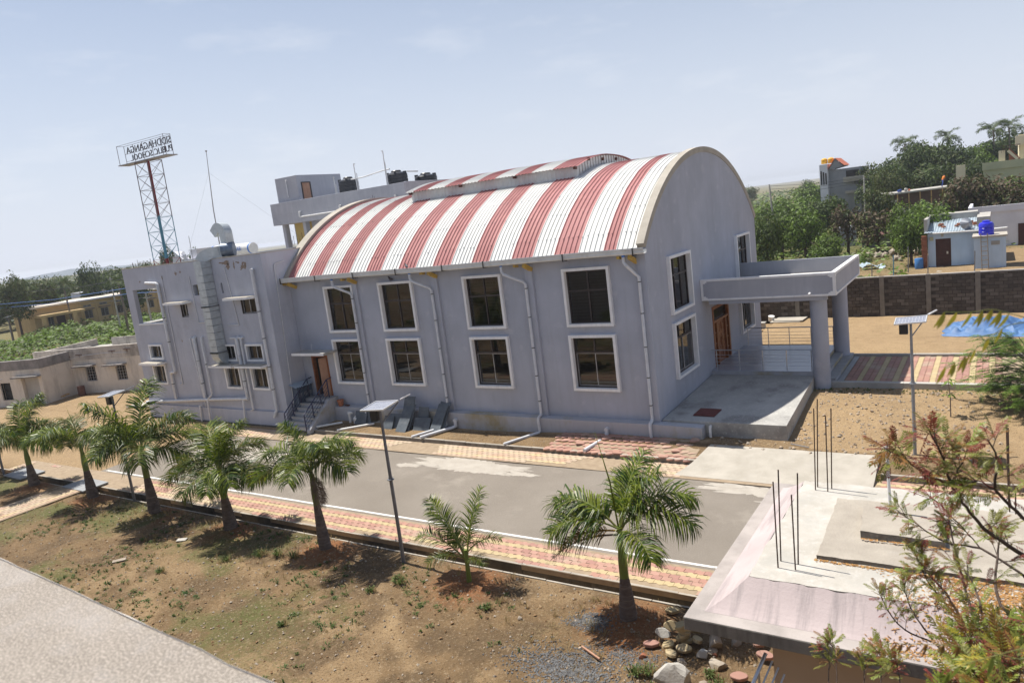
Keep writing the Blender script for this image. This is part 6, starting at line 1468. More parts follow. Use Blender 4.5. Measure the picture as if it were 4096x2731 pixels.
def neem_leaf(seed, kind):
    q = random.Random(seed); mb = MB(); N = 6; pts = [Vector((i/N, 0, -.12*(i/N)**2)) for i in range(N+1)]; mb.m = 0; mb.tube(pts, [.012*(1-.6*i/N) for i in range(N+1)], 4, False); mb.m = 1
    for k in range(7):
        s = .28+.115*k
        for sg in ((-1,1) if k < 6 else (-1,1,0)):
            b = Vector((s,0,-.12*s*s)); d = (Vector((.75,sg*.75,-.28+q.uniform(-.2,.25))) if sg else Vector((1,0,-.3))).normalized(); l_ = (.30-.03*abs(k-3))*q.uniform(.8,1.15); up = Vector((0,0,1)); wv = d.cross(up).normalized()*.033
            vs = []; P_ = b.copy()
            for j, wf in enumerate((.2,1,.75,.04)): vs += [P_-wv*wf, P_+wv*wf]; P_ = P_+d*l_/3; d = (d+Vector((.12,0,-.22))).normalized()
            mb.add(vs, [(2*j,2*j+1,2*j+3,2*j+2) for j in range(3)])
    return mb.mesh('leaf', ['twig_red' if kind in ('red','rust') else 'rachis', 'leaf_'+kind])
NL = {(k,v): neem_leaf(i*3+v, k) for i, k in enumerate(('red','rust','olive','lime','yellow')) for v in range(2)}
def orient(d, roll): return d.to_track_quat('X','Z').to_matrix().to_4x4() @ Matrix.Rotation(roll,4,'X')
leaf_spots.sort(key=lambda s: (s[0]-CAMP).length); rest = MB(); rk = ['red','rust','olive','lime','yellow']
for i, (p, d, s, k) in enumerate(leaf_spots):
    me = NL[(k, q5.randint(0,1))]; M = Matrix.Translation(p) @ orient(d, q5.uniform(-.5,.5)) @ Matrix.Scale(s,4)
    if i < 290: o = put(me, 'leaf', NT); o.matrix_basis = Matrix.Translation(-WO[NT.name]) @ M
    else:
        b = len(rest.v); rest.v += [tuple(M @ v.co) for v in me.vertices]; rest.f += [tuple(a+b for a in f.vertices) for f in me.polygons]; rest.mi += [rk.index(k)]*len(me.polygons)
rest.build('more_leaves', ['leaf_'+k for k in rk], NT)['kind'] = 'stuff'

# ================================================================== FEATHERY YARD TREE AND SAPLING
FT = thing('feathery_yard_tree', 'bright green feathery tree at the right edge of the yard', 'tree', (12.0,4.5,.7)); q6 = random.Random(31)
mb = MB(); mb.tube([(12.0,4.5,.5),(12.0,4.5,1.4),(11.9,4.5,2.4)], [.09,.07,.04], 8); mb.build('trunk', 'bark_pale', FT, smooth=True)
mb = MB(); tips = []
for i in range(100):
    a = q6.uniform(0,6.28); z = q6.uniform(.85,3.4); rr = q6.uniform(1.2,2.7)*(1 if z < 2.4 else .75); e = Vector((12.0+math.cos(a)*rr, 4.5+math.sin(a)*rr*.9, z)); mb.tube([(12.0,4.5,min(2.4,.9+z*.45)), Vector((12.0,4.5,z)).lerp(e,.55)+Vector((0,0,.12)), e], [.018,.011,.004], 5); tips.append((e,a))
mb.build('branches', 'bark_pale', FT)
mb = MB()
for e, a in tips:
    for j in range(13):
        b = Vector((12.0,4.5,e.z)).lerp(e, q6.uniform(.3,1.0)); b.z = e.z+q6.uniform(-.1,.1); an = a+q6.uniform(-1.2,1.2); L_ = q6.uniform(.3,.55); d = Vector((math.cos(an),math.sin(an),q6.uniform(-.1,.15)))
        for k in range(9):
            s = k/8; c_ = b+d*L_*s+Vector((0,0,-.12*s*s)); sd = Vector((-d.y,d.x,0))
            for sg in (-1,1):
                t_ = c_+sd*sg*.11*(1-.4*s)+d*.03+Vector((0,0,q6.uniform(-.03,.01))); w_ = d*.017; mb.m = 0 if q6.random() < .6 else 1
                mb.add([c_-w_,c_+w_,t_+w_*.5,t_-w_*.5], [(0,1,2,3)])
mb.build('crown', ['feather_leaf','foliage_bright'], FT)
SP = thing('sapling', 'thin sapling with broad green leaves on the yard', 'sapling', (9.5,3.2,.6))
mb = MB(); mb.tube([(9.5,3.2,.5),(9.5,3.2,1.3),(9.44,3.2,2.0)], [.022,.018,.01], 7); mb.build('stem', 'bark_pale', SP)
for i in range(15):
    a = i*2.4; z = 1.3+(i%2)*.1+(.55 if i > 6 else 0)+q6.uniform(-.05,.12); mb = MB(T((9.47,3.2,z), a, 0, R(q6.uniform(-25,20)))); vs = []
    for j, wf in enumerate((.1,.7,1,.7,.05)): vs += [(.03+j*.065,-.055*wf,-.012*j*j*.5),(.03+j*.065,.055*wf,-.012*j*j*.5)]
    mb.add(vs, [(2*j,2*j+1,2*j+3,2*j+2) for j in range(4)]); mb.build('leaf', 'foliage_bright' if i % 3 else 'foliage_mid', SP)

# ================================================================== WEEDS, GRAVEL, PEBBLES
q7 = random.Random(77)
mb = MB()
def straw(x, y, n, r):
    for i in range(n):
        a = q7.random()*6.28; px, py = x+q7.gauss(0,r), y+q7.gauss(0,r); l_ = q7.uniform(.03,.11); z = gz(px,py)+.006; w_ = .0035; c_, s_ = math.cos(a), math.sin(a); dz = q7.uniform(0,.05)
        mb.add([(px-s_*w_,py+c_*w_,z),(px+s_*w_,py-c_*w_,z),(px+c_*l_+s_*w_*.5,py+s_*l_-c_*w_*.5,z+dz),(px+c_*l_-s_*w_*.5,py+s_*l_+c_*w_*.5,z+dz)], [(0,1,2,3)])
def tuft(x, y, r, h, n, mi):
    z = gz(x,y); mb.m = mi
    for i in range(n):
        a = q7.random()*6.28; rr = r*q7.random()**.6; hx = x+rr*math.cos(a)*.35; hy = y+rr*math.sin(a)*.35; hh = h*q7.uniform(.4,1.1); ex = x+rr*math.cos(a); ey = y+rr*math.sin(a); w_ = q7.uniform(.003,.007) if mi == 2 else q7.uniform(.006,.014); c_, s_ = -math.sin(a)*w_, math.cos(a)*w_
        mb.add([(hx,hy,z-.01),(hx+c_,hy+s_,z-.01),((hx+ex)/2+c_*1.4,(hy+ey)/2+s_*1.4,z+hh*.7),((hx+ex)/2-c_,(hy+ey)/2-s_,z+hh*.7),(ex,ey,z+hh*(1 if mi == 2 else .75))], [(0,1,2,3),(3,2,4)])
for i in range(2600):
    x = q7.uniform(-20,4.5); y = q7.uniform(-19,-11.1); g = nz2(x,y,.35,11)
    if g < -.05+.25*q7.random()+(.25 if x > -2 else 0): continue
    if seg_dist(x,y,PATH) < .5: continue
    tuft(x, y, q7.uniform(.05,.2), q7.uniform(.03,.1), q7.randint(8,22), q7.choice([0,0,0,1,2,2]))
for i in range(260):
    x = q7.uniform(-22,5); y = q7.uniform(-13.5,-11)
    if nz2(x,y,.6,21) > .0: tuft(x, y, q7.uniform(.08,.22), q7.uniform(.08,.2), q7.randint(10,24), 2)
for x, y, s in ((-10.6,-14.6,.4),(-9.3,-13.2,.5),(-8.4,-12.6,.6),(-7.8,-12.4,.55),(-7.2,-12.3,.5),(-3.2,-13.1,.4),(-2.7,-12.5,.5),(-2.9,-12.35,.4),(.35,-12.7,.34),(-4.3,-15.2,.3),(-13.7,-13.3,.3),(4.9,-13.55,.5),(4.7,-13.7,.5),(6.35,-13.45,.5),(6.1,-13.2,.35),(5.2,-14.1,.5)): 
    tuft(x, y, s*.5, s*.45, 60, 0); tuft(x+.1, y+.05, s*.45, s*.5, 30, 2)
for i in range(120): x = q7.uniform(4.5,9.5); tuft(x, q7.uniform(5.4,6.2), .08, .09, 8, 0 if i % 2 else 2)
mb.m = 3
for i in range(420):
    x = q7.uniform(-22,6); y = -11.0-abs(q7.gauss(0,2.6))
    if nz2(x,y,.5,31) > -.12 and seg_dist(x,y,PATH) > .35: straw(x, y, q7.randint(12,34), q7.uniform(.1,.3))
tag(mb.build('weeds', ['weed','weed_dark','dry_grass','straw']), 'low weeds and dry grass growing on the bare soil', 'weeds', kind='stuff')
OCT = [(1,0,0),(-1,0,0),(0,1,0),(0,-1,0),(0,0,1),(0,0,-1)]; OCF = [(0,2,4),(2,1,4),(1,3,4),(3,0,4),(2,0,5),(1,2,5),(3,1,5),(0,3,5)]
def stones(name, pts, mats, lab):
    mb = MB()
    for x, y, s, mi in pts:
        mb.m = mi; M = T((x,y,gz(x,y)+s*.25), q7.random()*6.28, q7.uniform(-.5,.5), q7.uniform(-.5,.5)); k = [q7.uniform(.7,1.25) for _ in range(6)]
        mb.add([tuple(M @ Vector((a*s*kk,b*s*kk,c_*s*kk*.75))) for (a,b,c_),kk in zip(OCT,k)], OCF)
    tag(mb.build(name, mats), lab, 'gravel', kind='stuff')
pts = [(3.0+q7.gauss(0,.28), -12.3+q7.gauss(0,.16), q7.uniform(.012,.03), 0) for _ in range(900)] + [(3.3+q7.gauss(0,.65), -14.0+q7.gauss(0,.32), q7.uniform(.012,.034), 0) for _ in range(2200)] + [(4.3+q7.gauss(0,.5), -13.2+q7.gauss(0,.2), q7.uniform(.012,.03), 0) for _ in range(700)]
pts = [p for p in pts if p[1] < -11]
stones('gravel', pts, ['gravel_grey'], 'dark grey crushed gravel spread around the nearest palm')
pts = []
for i in range(11000):
    x = q7.uniform(-24,7); y = q7.uniform(-19,-11); s = .010+.04*q7.random()**4; pts.append((x,y,s,q7.choice([0,1,1,2,2,2])))
for i in range(2800):
    x = q7.uniform(2.2,11); y = q7.uniform(-1.4,6); s = .012+.075*q7.random()**5
    if x < 4.8 and y > -.05: continue
    pts.append((x,y,s,q7.choice([0,0,1])))
for i in range(500): pts.append((q7.uniform(-19,-4.5), q7.uniform(-1.75,-.5), .01+.03*q7.random()**3, q7.choice([0,1,2])))
stones('pebbles', pts, ['pebble','stone_pale','earth_clod'], 'small stones and clods scattered over the bare soil')
# ================================================================== TREES AROUND
q8 = random.Random(8)
def crown_mesh(name, seed, n, leaf, lobes, mats, squash=.85, fine=False):
    q = random.Random(seed); mb = MB(); L_ = []
    for i in range(lobes):
        a = i*2.4+q.random(); r_ = q.uniform(.25,.62) if i else 0; L_.append((Vector((math.cos(a)*r_, math.sin(a)*r_, q.uniform(-.45,.55)*squash)), q.uniform(.30,.52) if i else .55))
    for i in range(n):
        c_, r_ = q.choice(L_)
        while True:
            d = Vector((q.uniform(-1,1),q.uniform(-1,1),q.uniform(-1,1)))
            if .05 < d.length < 1: break
        d.normalize(); p = c_+d*r_*(q.random()**.33)*(1+.25*noise.noise(d*2.5+c_*5)); p.z *= squash
        nrm = (d+Vector((q.uniform(-1,1),q.uniform(-1,1),q.uniform(-.4,1.2)))*.9).normalized(); u = nrm.orthogonal().normalized(); u = Matrix.Rotation(q.random()*6.28,3,nrm) @ u; v = nrm.cross(u); s = leaf*q.uniform(.55,1.25)
        mb.m = 0 if q.random() < .62 else (1 if q.random() < .75 else 2)
        mb.add([p-u*s, p-v*s*.5+nrm*s*.15, p+u*s, p+v*s*.5+nrm*s*.15], [(0,1,2,3)])
    return mb.mesh(name, mats)
CR = {}
for k, mats in dict(dark=['foliage_dark','foliage_mid','foliage_olive'], mid=['foliage_mid','foliage_dark','foliage_olive'], olive=['foliage_olive','foliage_mid','foliage_dark'], bright=['foliage_bright','foliage_mid','foliage_dark'], brown=['foliage_brown','foliage_olive','foliage_dark']).items():
    for v in range(2): CR[k,v] = crown_mesh('crown', sum(map(ord,k))+v*7, 3000, .062, 14, mats)
    CR[k,2] = crown_mesh('crown', sum(map(ord,k))+31, 900, .085, 8, mats)
def tree(label, x, y, zb, zt, rad, kind, var=0, group=None, name='tree', cat='tree', ry=1., trunk=True):
    g = gz(x,y); t = thing(name, label, cat, (x,y,g), group)
    if trunk: zb = g + .22*(zb-g); rad *= 1.25
    zc = (zb+zt)/2; hh = (zt-zb)/2
    if trunk:
        mb = MB(); r_ = max(.08,.05*rad+.05); top = (x, y, zc); mid = (x+q8.uniform(-.2,.2), y, (g+zc)/2)
        mb.tube([(x,y,g-.3),mid,top], [r_,r_*.75,r_*.4], 7)
        for i in range(5):
            a = i*1.3+q8.random(); e = Vector((x+math.cos(a)*rad*.6, y+math.sin(a)*rad*.6, zc+hh*q8.uniform(-.1,.5))); mb.tube([Vector(mid).lerp(Vector(top),.3+.1*i), e], [r_*.4,r_*.12], 5)
        mb.build('trunk', 'bark', t, smooth=True)
    o = put(CR[kind,var], 'crown', t); o.location = Vector((x,y,zc)) - WO[t.name]; o.scale = (rad, rad*ry, hh/.85); o.rotation_euler = (0,0,q8.random()*6.28)
    return t
def coco(label, x, y, zc, s, group, n=13):
    g = gz(x,y); t = thing('coconut_palm', label, 'palm tree', (x,y,g), group); mb = MB(); mb.tube([(x,y,g-.2),(x+.15,y,(g+zc)/2),(x,y,zc)], [.18,.14,.11], 8); mb.build('trunk', 'bark_pale', t, smooth=True)
    for i in range(n):
        o = put(CF[i%3], 'frond', t); o.location = Vector((x,y,zc)) - WO[t.name]; o.rotation_euler = (q8.uniform(-.2,.2),q8.uniform(-.3,.2),i*2.4+q8.random()*.5); o.scale = (s,)*3
CF = [frond_mesh('frond', 2.6, a, b, .75, 90+i, ['rachis','foliage_dark','foliage_mid'], 30, 0, .03, .7) for i, (a, b) in enumerate(((1.1,1.5),(.6,1.8),(.15,1.4)))]
GRT = 'trees on the slope behind the right houses'
RT = [(-.79,111.2,7.0,13.1,3.3,'dark',0,'dark tree left of the coconut palms on the right skyline'), (1.97,118,6.0,13.5,3.8,'mid',1,'broad mid green tree on the right skyline'), (5.23,117.7,6.0,13.3,3.5,'dark',1,'dark rounded tree in the middle of the right skyline'), (7.89,124.3,6,13.2,3.6,'bright',0,'lighter green tree on the right skyline below the tall palms'), (10.7,128.5,6,12.5,3.4,'dark',0,'dark dense tree below the rightmost coconut palms'), (13.7,133,6,13.4,3.8,'mid',0,'tree at the right edge of the skyline'),
 (-4.1,101.3,4.5,11.4,3.4,'dark',1,'dark tree right of the house with yellow tanks'), (-6.4,107,7,11.5,1.9,'olive',2,'thin olive tree touching the house with yellow tanks'), (-1.4,78,2.6,8.2,2.2,'olive',1,'olive tree below the house with yellow tanks'), (3.2,106,4.5,10.8,3.4,'mid',0,'mid green tree behind the unfinished building'), (7.5,104,5,10.5,3.0,'dark',1,'dark tree behind the man on the unfinished building'), (-2.3,104,5,10,2.4,'mid',1,'mid green tree between two dark ones above the unfinished stair')]
RT += [(-2.9,112,6.8,12,3,'mid',1,'mid green tree rising left of the leftmost coconut palm'),(0,120.4,7.4,13.8,3.2,'olive',0,'olive crowned tree behind the leftmost coconut palm'),(3.2,122.4,7,13.4,3,'dark',0,'dark tree behind the middle of the right skyline'),(6.2,130.6,6.8,13.3,3,'mid',0,'rear mid green tree on the right skyline'),(9.2,135,6.8,13.2,3.2,'dark',1,'rear dark tree between the coconut palms on the right'),(12.3,139.5,6.5,13.6,3.4,'mid',1,'rear tree under the tall coconut pair'),(15,141.4,6.5,13.8,3.4,'dark',0,'rear dark tree at the right frame edge'),(-2.2,93.6,5,9.8,2.2,'olive',0,'olive tree just left of the unfinished slab'),(5,57.5,3.6,6.8,2,'bright',0,'bright bush tree below the unfinished building'),(3.3,54,3.4,6.4,1.5,'bright',1,'smaller bright bush left of the blue house roof'),(-7.1,83.6,4,6.8,1.8,'mid',0,'small green tree under the house with yellow tanks'),(-17.3,101.3,4.4,7.3,3.4,'bright',0,'low wide green tree at the edge of the far field'),(-14.1,72.9,4.4,7.3,2.4,'bright',1,'green tree around the concrete electric pole')]
for x, y, a, b, r_, k, v, lb in RT: tree(lb, x, y, a, b, r_, k, v, GRT)
for i, (x, y, z, s) in enumerate(((-1.96,119,12.9,1.0),(4.0,126.4,13.3,.95),(10.57,128,13.4,1.1),(12.8,130,13.5,1.15))): coco(['leftmost coconut palm on the right skyline','coconut palm peeking over the middle of the right skyline','tall coconut palm left of the pair at upper right','tall coconut palm at the upper right corner'][i], x, y, z, s, 'coconut palms on the right skyline')
GM_ = 'trees between the boundary wall and the far houses'
for x, y, a, b, r_, k, v, lb in [(-8.3,56.2,1.8,8.1,2.3,'mid',0,'green tree just right of the hall end wall'), (-5.2,53.2,1.6,7.1,2.3,'bright',1,'bright green tree behind the porch canopy'), (-6.6,42.6,1.6,7.0,1.5,'mid',1,'low green tree against the hall end wall'), (-13.97,91.5,3,8.3,3.6,'bright',0,'bright green tree spread behind the hall roof end'), (-7.86,77.1,2.4,7.2,2.6,'mid',1,'green tree behind the dry leafless tree'), (-20.4,136.2,4,8.7,4,'bright',1,'bright green far tree on the horizon right of the roof'), (4.81,45.2,1.4,6.5,1.6,'bright',0,'bright feathery tree left of the blue house'), (6.4,48,1.6,6.4,1.9,'bright',1,'bright feathery tree behind the blue house roof'), (13.03,82.7,2.2,7.6,2.2,'bright',0,'bright tree at the right edge below the cream house'), (-44.2,254.8,6.2,9.4,2.6,'dark',0,'lone far rounded tree on the horizon'), (-73.4,284,5.4,9.3,4.2,'olive',0,'lone far olive tree on the horizon beside the roof'), (-11,66,1.6,5.6,2.4,'mid',0,'low bushy tree between porch and far green field'), (-2.5,48,1.2,4.5,1.6,'bright',1,'low bright bush behind the porch canopy')]: tree(lb, x, y, a, b, r_, k, v, GM_)
tree('large brown grey bush with pale leaves above the blue house', 8.3, 67.5, 2.2, 8.7, 3.0, 'brown', 0, None, 'brown_bush', 'bush'); tree('lower brown grey bush beside the larger one at right', 11.2, 66.5, 2.0, 7.7, 2.9, 'brown', 1, None, 'brown_bush', 'bush')
tree('wilting half bare tree with dry brown leaves behind the porch', 1.0, 55.5, 3.0, 6.3, 2.1, 'brown', 2); tree('half bare dry tree left of the wilting one', -2.0, 57.5, 3.2, 7.0, 1.9, 'brown', 2)
GL = 'trees behind the yellow school'
for x, y, a, b, r_, k, v, lb in [(-157.8,44,5,9.4,3,'mid',0,'far tree first from the left frame edge'),(-160.5,48.3,4.5,9.4,3.4,'olive',1,'far olive tree second from the left frame edge'),(-152.9,47.3,4.5,9.4,3.2,'dark',0,'far dark tree behind the left coconut palms'),(-149.8,49.3,4,9.2,3,'mid',1,'far tree between the two left coconut palms'),(-152.9,53.2,3.5,8.7,3,'dark',1,'far low tree left of the tall dark one'),(-145.9,51.8,3.5,8.7,2.6,'mid',0,'far tree touching the tall dark one'),(-142.6,54.3,4.5,9.7,3,'dark',0,'far tree right of the tall dark one'),(-137.2,57.8,4.5,9.2,2.6,'mid',1,'far tree left of the wing corner'),(-143.4,65.9,5,9.4,2.8,'dark',1,'far tree just behind the sign tower legs'),(-112,26,5,10.4,2.4,'olive',0,'leftmost tree on the left skyline'), (-119.3,33.3,4,9.8,3.2,'olive',1,'broad tree left of the palms on the left skyline'), (-118.3,40.4,4,11.1,2.0,'dark',0,'tall dark tree standing clear on the left skyline'), (-120.8,44.6,4,10.1,3.2,'dark',1,'broad dark tree right of the tall one on the left skyline'), (-123.5,48.8,4.5,9.7,2.6,'mid',1,'mid green tree on the left skyline'), (-115.7,48.1,5,10.6,2.3,'mid',0,'tree just left of the sign tower'), (-118.2,59,6,12.1,1.8,'mid',0,'slender tree right of the sign tower foot'), (-125.2,66.3,6.5,11.3,1.4,'mid',1,'small far tree behind the wing roof'), (-113.3,62,6.5,10.8,1.4,'mid',0,'small far tree behind the exhaust duct'), (-133,60.8,5,9.8,2.2,'dark',0,'far tree behind the sign tower'), (-130.3,63.2,7,12.6,1.6,'mid',1,'slender far tree behind the sign tower'), (-129.1,46.5,1.3,8.2,4.4,'olive',0,'large olive tree behind the yellow school'), (-127.6,52.1,1.0,8.4,2.5,'mid',1,'green tree right above the yellow school'), (-137.0,45.1,0.8,6.2,2.6,'olive',1,'small olive tree behind the yellow school porch'), (-134.6,40.8,1.3,7.4,2.8,'bright',0,'bright green tree left of the yellow school'), (-138.8,33.4,0.7,7.0,4.3,'mid',0,'mid green tree at the left edge'), (-138.3,32.0,-0.6,5.3,3.8,'olive',1,'olive tree low at the left edge'), (-125,22,4,9.3,3.4,'mid',1,'tree behind the palms at the left edge'), (-104,40,4,8.6,2.6,'mid',0,'tree behind the yellow school roof'), (-128,52,4.5,9.2,3,'mid',0,'tree filling the left skyline behind the tall one')]: tree(lb, x, y, a, b, r_, k, v, GL)
for i, (x, y, z, s) in enumerate(((-116,29.3,7.7,.85),(-107.6,31.2,7.6,.75),(-83.7,26.4,7.2,.7),(-113,25,7,.8))): coco(['coconut palm second from left on the left skyline','coconut palm in the middle of the left trees','small coconut palm beside the wing top left corner','coconut palm at the left edge'][i], x, y, z, s, 'coconut palms behind the yellow school')
# thickets that read as one mass
def thicket(name, label, n, fx, leaf, mats):
    q = random.Random(len(label)); mb = MB()
    for i in range(n):
        x, y, h = fx(q); g = gz(x,y); z = g+h*(.25+.75*q.random()**.6); s = leaf*q.uniform(.6,1.3); a = q.random()*6.28; b = q.uniform(-.5,.9); u = Vector((math.cos(a),math.sin(a),b*.5))*s; v = Vector((-math.sin(a)*.45,math.cos(a)*.45,.35))*s; p = Vector((x,y,z)); mb.m = 0 if q.random() < .6 else (1 if q.random() < .7 else 2); mb.add([p-u,p-v,p+u,p+v], [(0,1,2,3)])
    o = mb.build(name, mats); tag(o, label, 'bushes', kind='stuff')
def left_f(q):
    while True:
        x = q.uniform(-108,-50); y = 3+(-50-x)*.42+q.uniform(-9,16)
        h = 2.4*max(0,.35+nz2(x,y,.16,3)+.3*nz2(x,y,.5,6))
        if y < 5.5 and x > -60: continue
        if h > .35: return x, y, h
thicket('green_thicket', 'sprawling bright green thorn bushes in front of the yellow school', 20000, left_f, .24, ['foliage_bright','foliage_mid','foliage_olive'])
def right_f(q):
    while True:
        y = 25+75*q.random()**1.3; x = q.uniform(-6-y*.32, 9+y*.1); h = (1.3+.012*y)*max(0,.3+nz2(x,y,.16,13)+.3*nz2(x,y,.5,16))
        if 5 < x and y < 50: continue
        if x > .8 and 40 < y < 54 and q.random() < .8: continue
        if h > .3: return x, y, h
thicket('scrub', 'low green and dry scrub beyond the boundary wall', 17000, right_f, .2, ['foliage_bright','foliage_mid','foliage_olive'])
def far_f(q):
    y = 110+500*q.random()**1.6; x = q.uniform(-.75*y-30, .05*y); return x, y, 2.2+1.6*nz2(x,y,.05,4)
thicket('far_woodland', 'hazy far woodland along the horizon', 15000, far_f, 1.0, ['foliage_mid','foliage_bright','foliage_dark'])
def farl_f(q):
    t = q.random(); x = -140-700*t**1.4; y = q.uniform(-40, 80+500*t); return x, y, 4+2.5*nz2(x,y,.03,4)
thicket('far_woodland', 'dark far woodland behind the left trees', 12000, farl_f, 1.2, ['foliage_mid','foliage_dark','foliage_olive'])
mb = MB(); n = 40
vs = [(-1640+i*4, 700+i*2.6, 2+10*max(0,math.sin(math.pi*i/n))**1.3*(.8+.2*math.sin(i*.7))) for i in range(n+1)]; vs += [(v[0]-60,v[1]+200,0) for v in vs[:n+1]] + [(v[0]+20,v[1]-160,-2) for v in vs[:n+1]]
mb.add(vs, [(i,i+1,n+2+i,n+1+i) for i in range(n)]+[(i+1,i,2*n+2+i,2*n+3+i) for i in range(n)]); struct(mb.build('hill', 'hill_blue', smooth=True))

# ================================================================== HOUSES BEYOND THE WALL
BH = thing('blue_house', 'small pale blue house with a brown door and a tin roof', 'house', (7.6,43.4,1))
mb = MB(); HM = frame((0,43.4,0), (1,0,0), (0,-1,0))
mb = MB(HM); wall(mb, 6.2, 9.6, .7, 3.8, [(6.74,7.82,1.05,3.3)], .2); mb.box(6.2,9.6,-6,-.201,.7,3.8); mb.build('wall', 'house_blue', BH)
mb = MB(HM); ring(mb, 6.74,7.82,1.05,3.3,.07,-.15,-.02); mb.box(6.81,7.75,-.12,-.07,1.12,3.23)
for z in (1.3,2.0,2.7): mb.box(6.9,7.25,-.07,-.05,z,z+.5); mb.box(7.32,7.66,-.07,-.05,z,z+.5)
dr = mb.build('door', 'door_brown', BH); mb = MB(HM); mb.box(7.5,7.62,-.05,-.02,2.05,2.25); mb.build('door_lock', 'steel', dr)
mb = MB(); k = 40; vs = []
for i in range(k+1): x = 6.0+3.9*i/k; z = .05*(i%2); vs += [(x,42.85,3.86+z),(x,47.4,4.5+z)]
mb.add(vs, [(2*i,2*i+2,2*i+3,2*i+1) for i in range(k)]); mb.build('tin_roof', 'corrugated', BH)
mb = MB(); mb.box(5.95,6.2,43.3,49.4,3.8,4.95); mb.box(9.6,10.5,43.8,49.4,.7,4.75); mb.box(6.2,9.6,47.4,49.4,3.8,5.0); mb.build('roof_kerb', 'concrete', BH)
mb = MB(); mb.tube([(6.6,42.8,3.82),(9.7,42.8,3.78),(11.6,42.8,3.85)], .06, 8); mb.build('eave_pipe', 'pvc_white', BH)
mb = MB(HM); mb.box(6.35,6.6,0,.1,3.2,3.5); mb.m = 1; mb.box(7.15,7.32,0,.03,3.45,3.7); mb.build('wall_boxes', ['house_green','stone_white'], BH)
mb = MB(); q = random.Random(3)
for i in range(22):
    mb.box(5.75+q.uniform(-.03,.03),6.15,43.1+q.uniform(-.03,.03),43.5,1.0+i*.12,1.105+i*.12)
tag(mb.build('brick_stack', 'brick_red'), 'column of stacked red bricks at the blue house corner', 'bricks', kind='stuff')
for i in range(14):
    mb = MB(T((6.9+q.uniform(0,2.6), 43.6+q.uniform(0,1.8), 4.07+.0), q.random()*3)); mb.box(-.18,.18,-.09,.09,0,.12); o = mb.build('roof_brick', 'brick_red'); o.location.z = (o.data.vertices[0].co.y-43.6)*.14; tag(o, 'loose red brick weighing down the tin roof of the blue house', 'brick', 'bricks on the tin roof')
AX = thing('blue_annex', 'pale blue box annex carrying the blue tank beside the blue house', 'outhouse', (10.4,40.2,1))
mb = MB(); mb.box(9.45,11.48,40.2,42.6,.7,3.44); mb.build('wall', 'house_blue', AX); mb = MB(); mb.box(9.35,11.58,40.1,42.7,3.44,3.56); mb.build('roof_slab', 'concrete_light', AX)
mb = MB(); mb.box(10.55,11.1,40.17,40.21,2.85,3.15)
for i in range(5): mb.box(10.57,11.08,40.15,40.17,2.87+i*.055,2.89+i*.055)
mb.build('vent', 'concrete', AX)
bt = thing('blue_water_tank', 'bright blue plastic water tank on the blue annex roof', 'water tank', (10.25,41,3.56)); mb = MB(); mb.lathe([(.47,0),(.5,.05),(.5,.25),(.47,.28),(.5,.31),(.5,.52),(.47,.55),(.5,.58),(.5,.8),(.42,.92),(.25,.97),(.25,1.03),(.0,1.05)], (10.25,41,3.56), 26); mb.build('tank_body', 'blue_plastic', bt, smooth=35); mb = MB(); mb.lathe([(.26,.98),(.26,1.06),(.1,1.1)], (10.25,41,3.56), 16); mb.build('lid', 'blue_plastic', bt, smooth=35)
ld = thing('ladder', 'light bamboo ladder leaning on the blue annex', 'ladder', (10.1,39.7,1))
for x in (9.9,10.32): mb = MB(); mb.tube([(x+.06,39.55,.9),(x,40.1,3.75)], .035, 6); mb.build('rail', 'bark_pale', ld)
for i in range(8): t = (i+.6)/8.4; mb = MB(); mb.tube([(9.93,39.55+.55*t,.9+2.85*t),(10.36,39.55+.55*t,.9+2.85*t)], .025, 6); mb.build('rung', 'bark_pale', ld)
mb = MB(); mb.lathe([(.3,0),(.32,.05),(.32,.8),(.29,.85),(.26,.85)], (5.55,43.0,gz(5.55,43)), 18); tag(mb.build('blue_drum', 'drum_blue', smooth=40), 'blue plastic drum beside the brick column', 'drum')
mb = MB(); mb.tube([(8.9,43.2,4.35),(9.1,42.9,4.45)], [.5,.06], 14); tag(mb.build('satellite_dish', 'pole_galv'), 'grey satellite dish on the blue house roof', 'dish')
mb = MB(); mb.box(6.2,9.4,40.4,43.2,.7,1.02); struct(mb.build('house_forecourt', 'concrete_light'))
WH = thing('white_house', 'white flat roofed house at the right edge behind the blue tank', 'house', (11.5,54,1)); mb = MB(); mb.box(8.9,18,54,61,.7,4.4); mb.build('wall', 'house_white', WH); mb = MB(); mb.box(8.75,18,53.85,54.1,4.4,4.95); mb.box(8.75,9.0,54.1,61,4.4,4.95); mb.build('parapet', 'house_white', WH); mb = MB(); mb.box(12.5,13.3,53.95,54.0,1.0,3.2); mb.build('door', 'door_brown', WH)
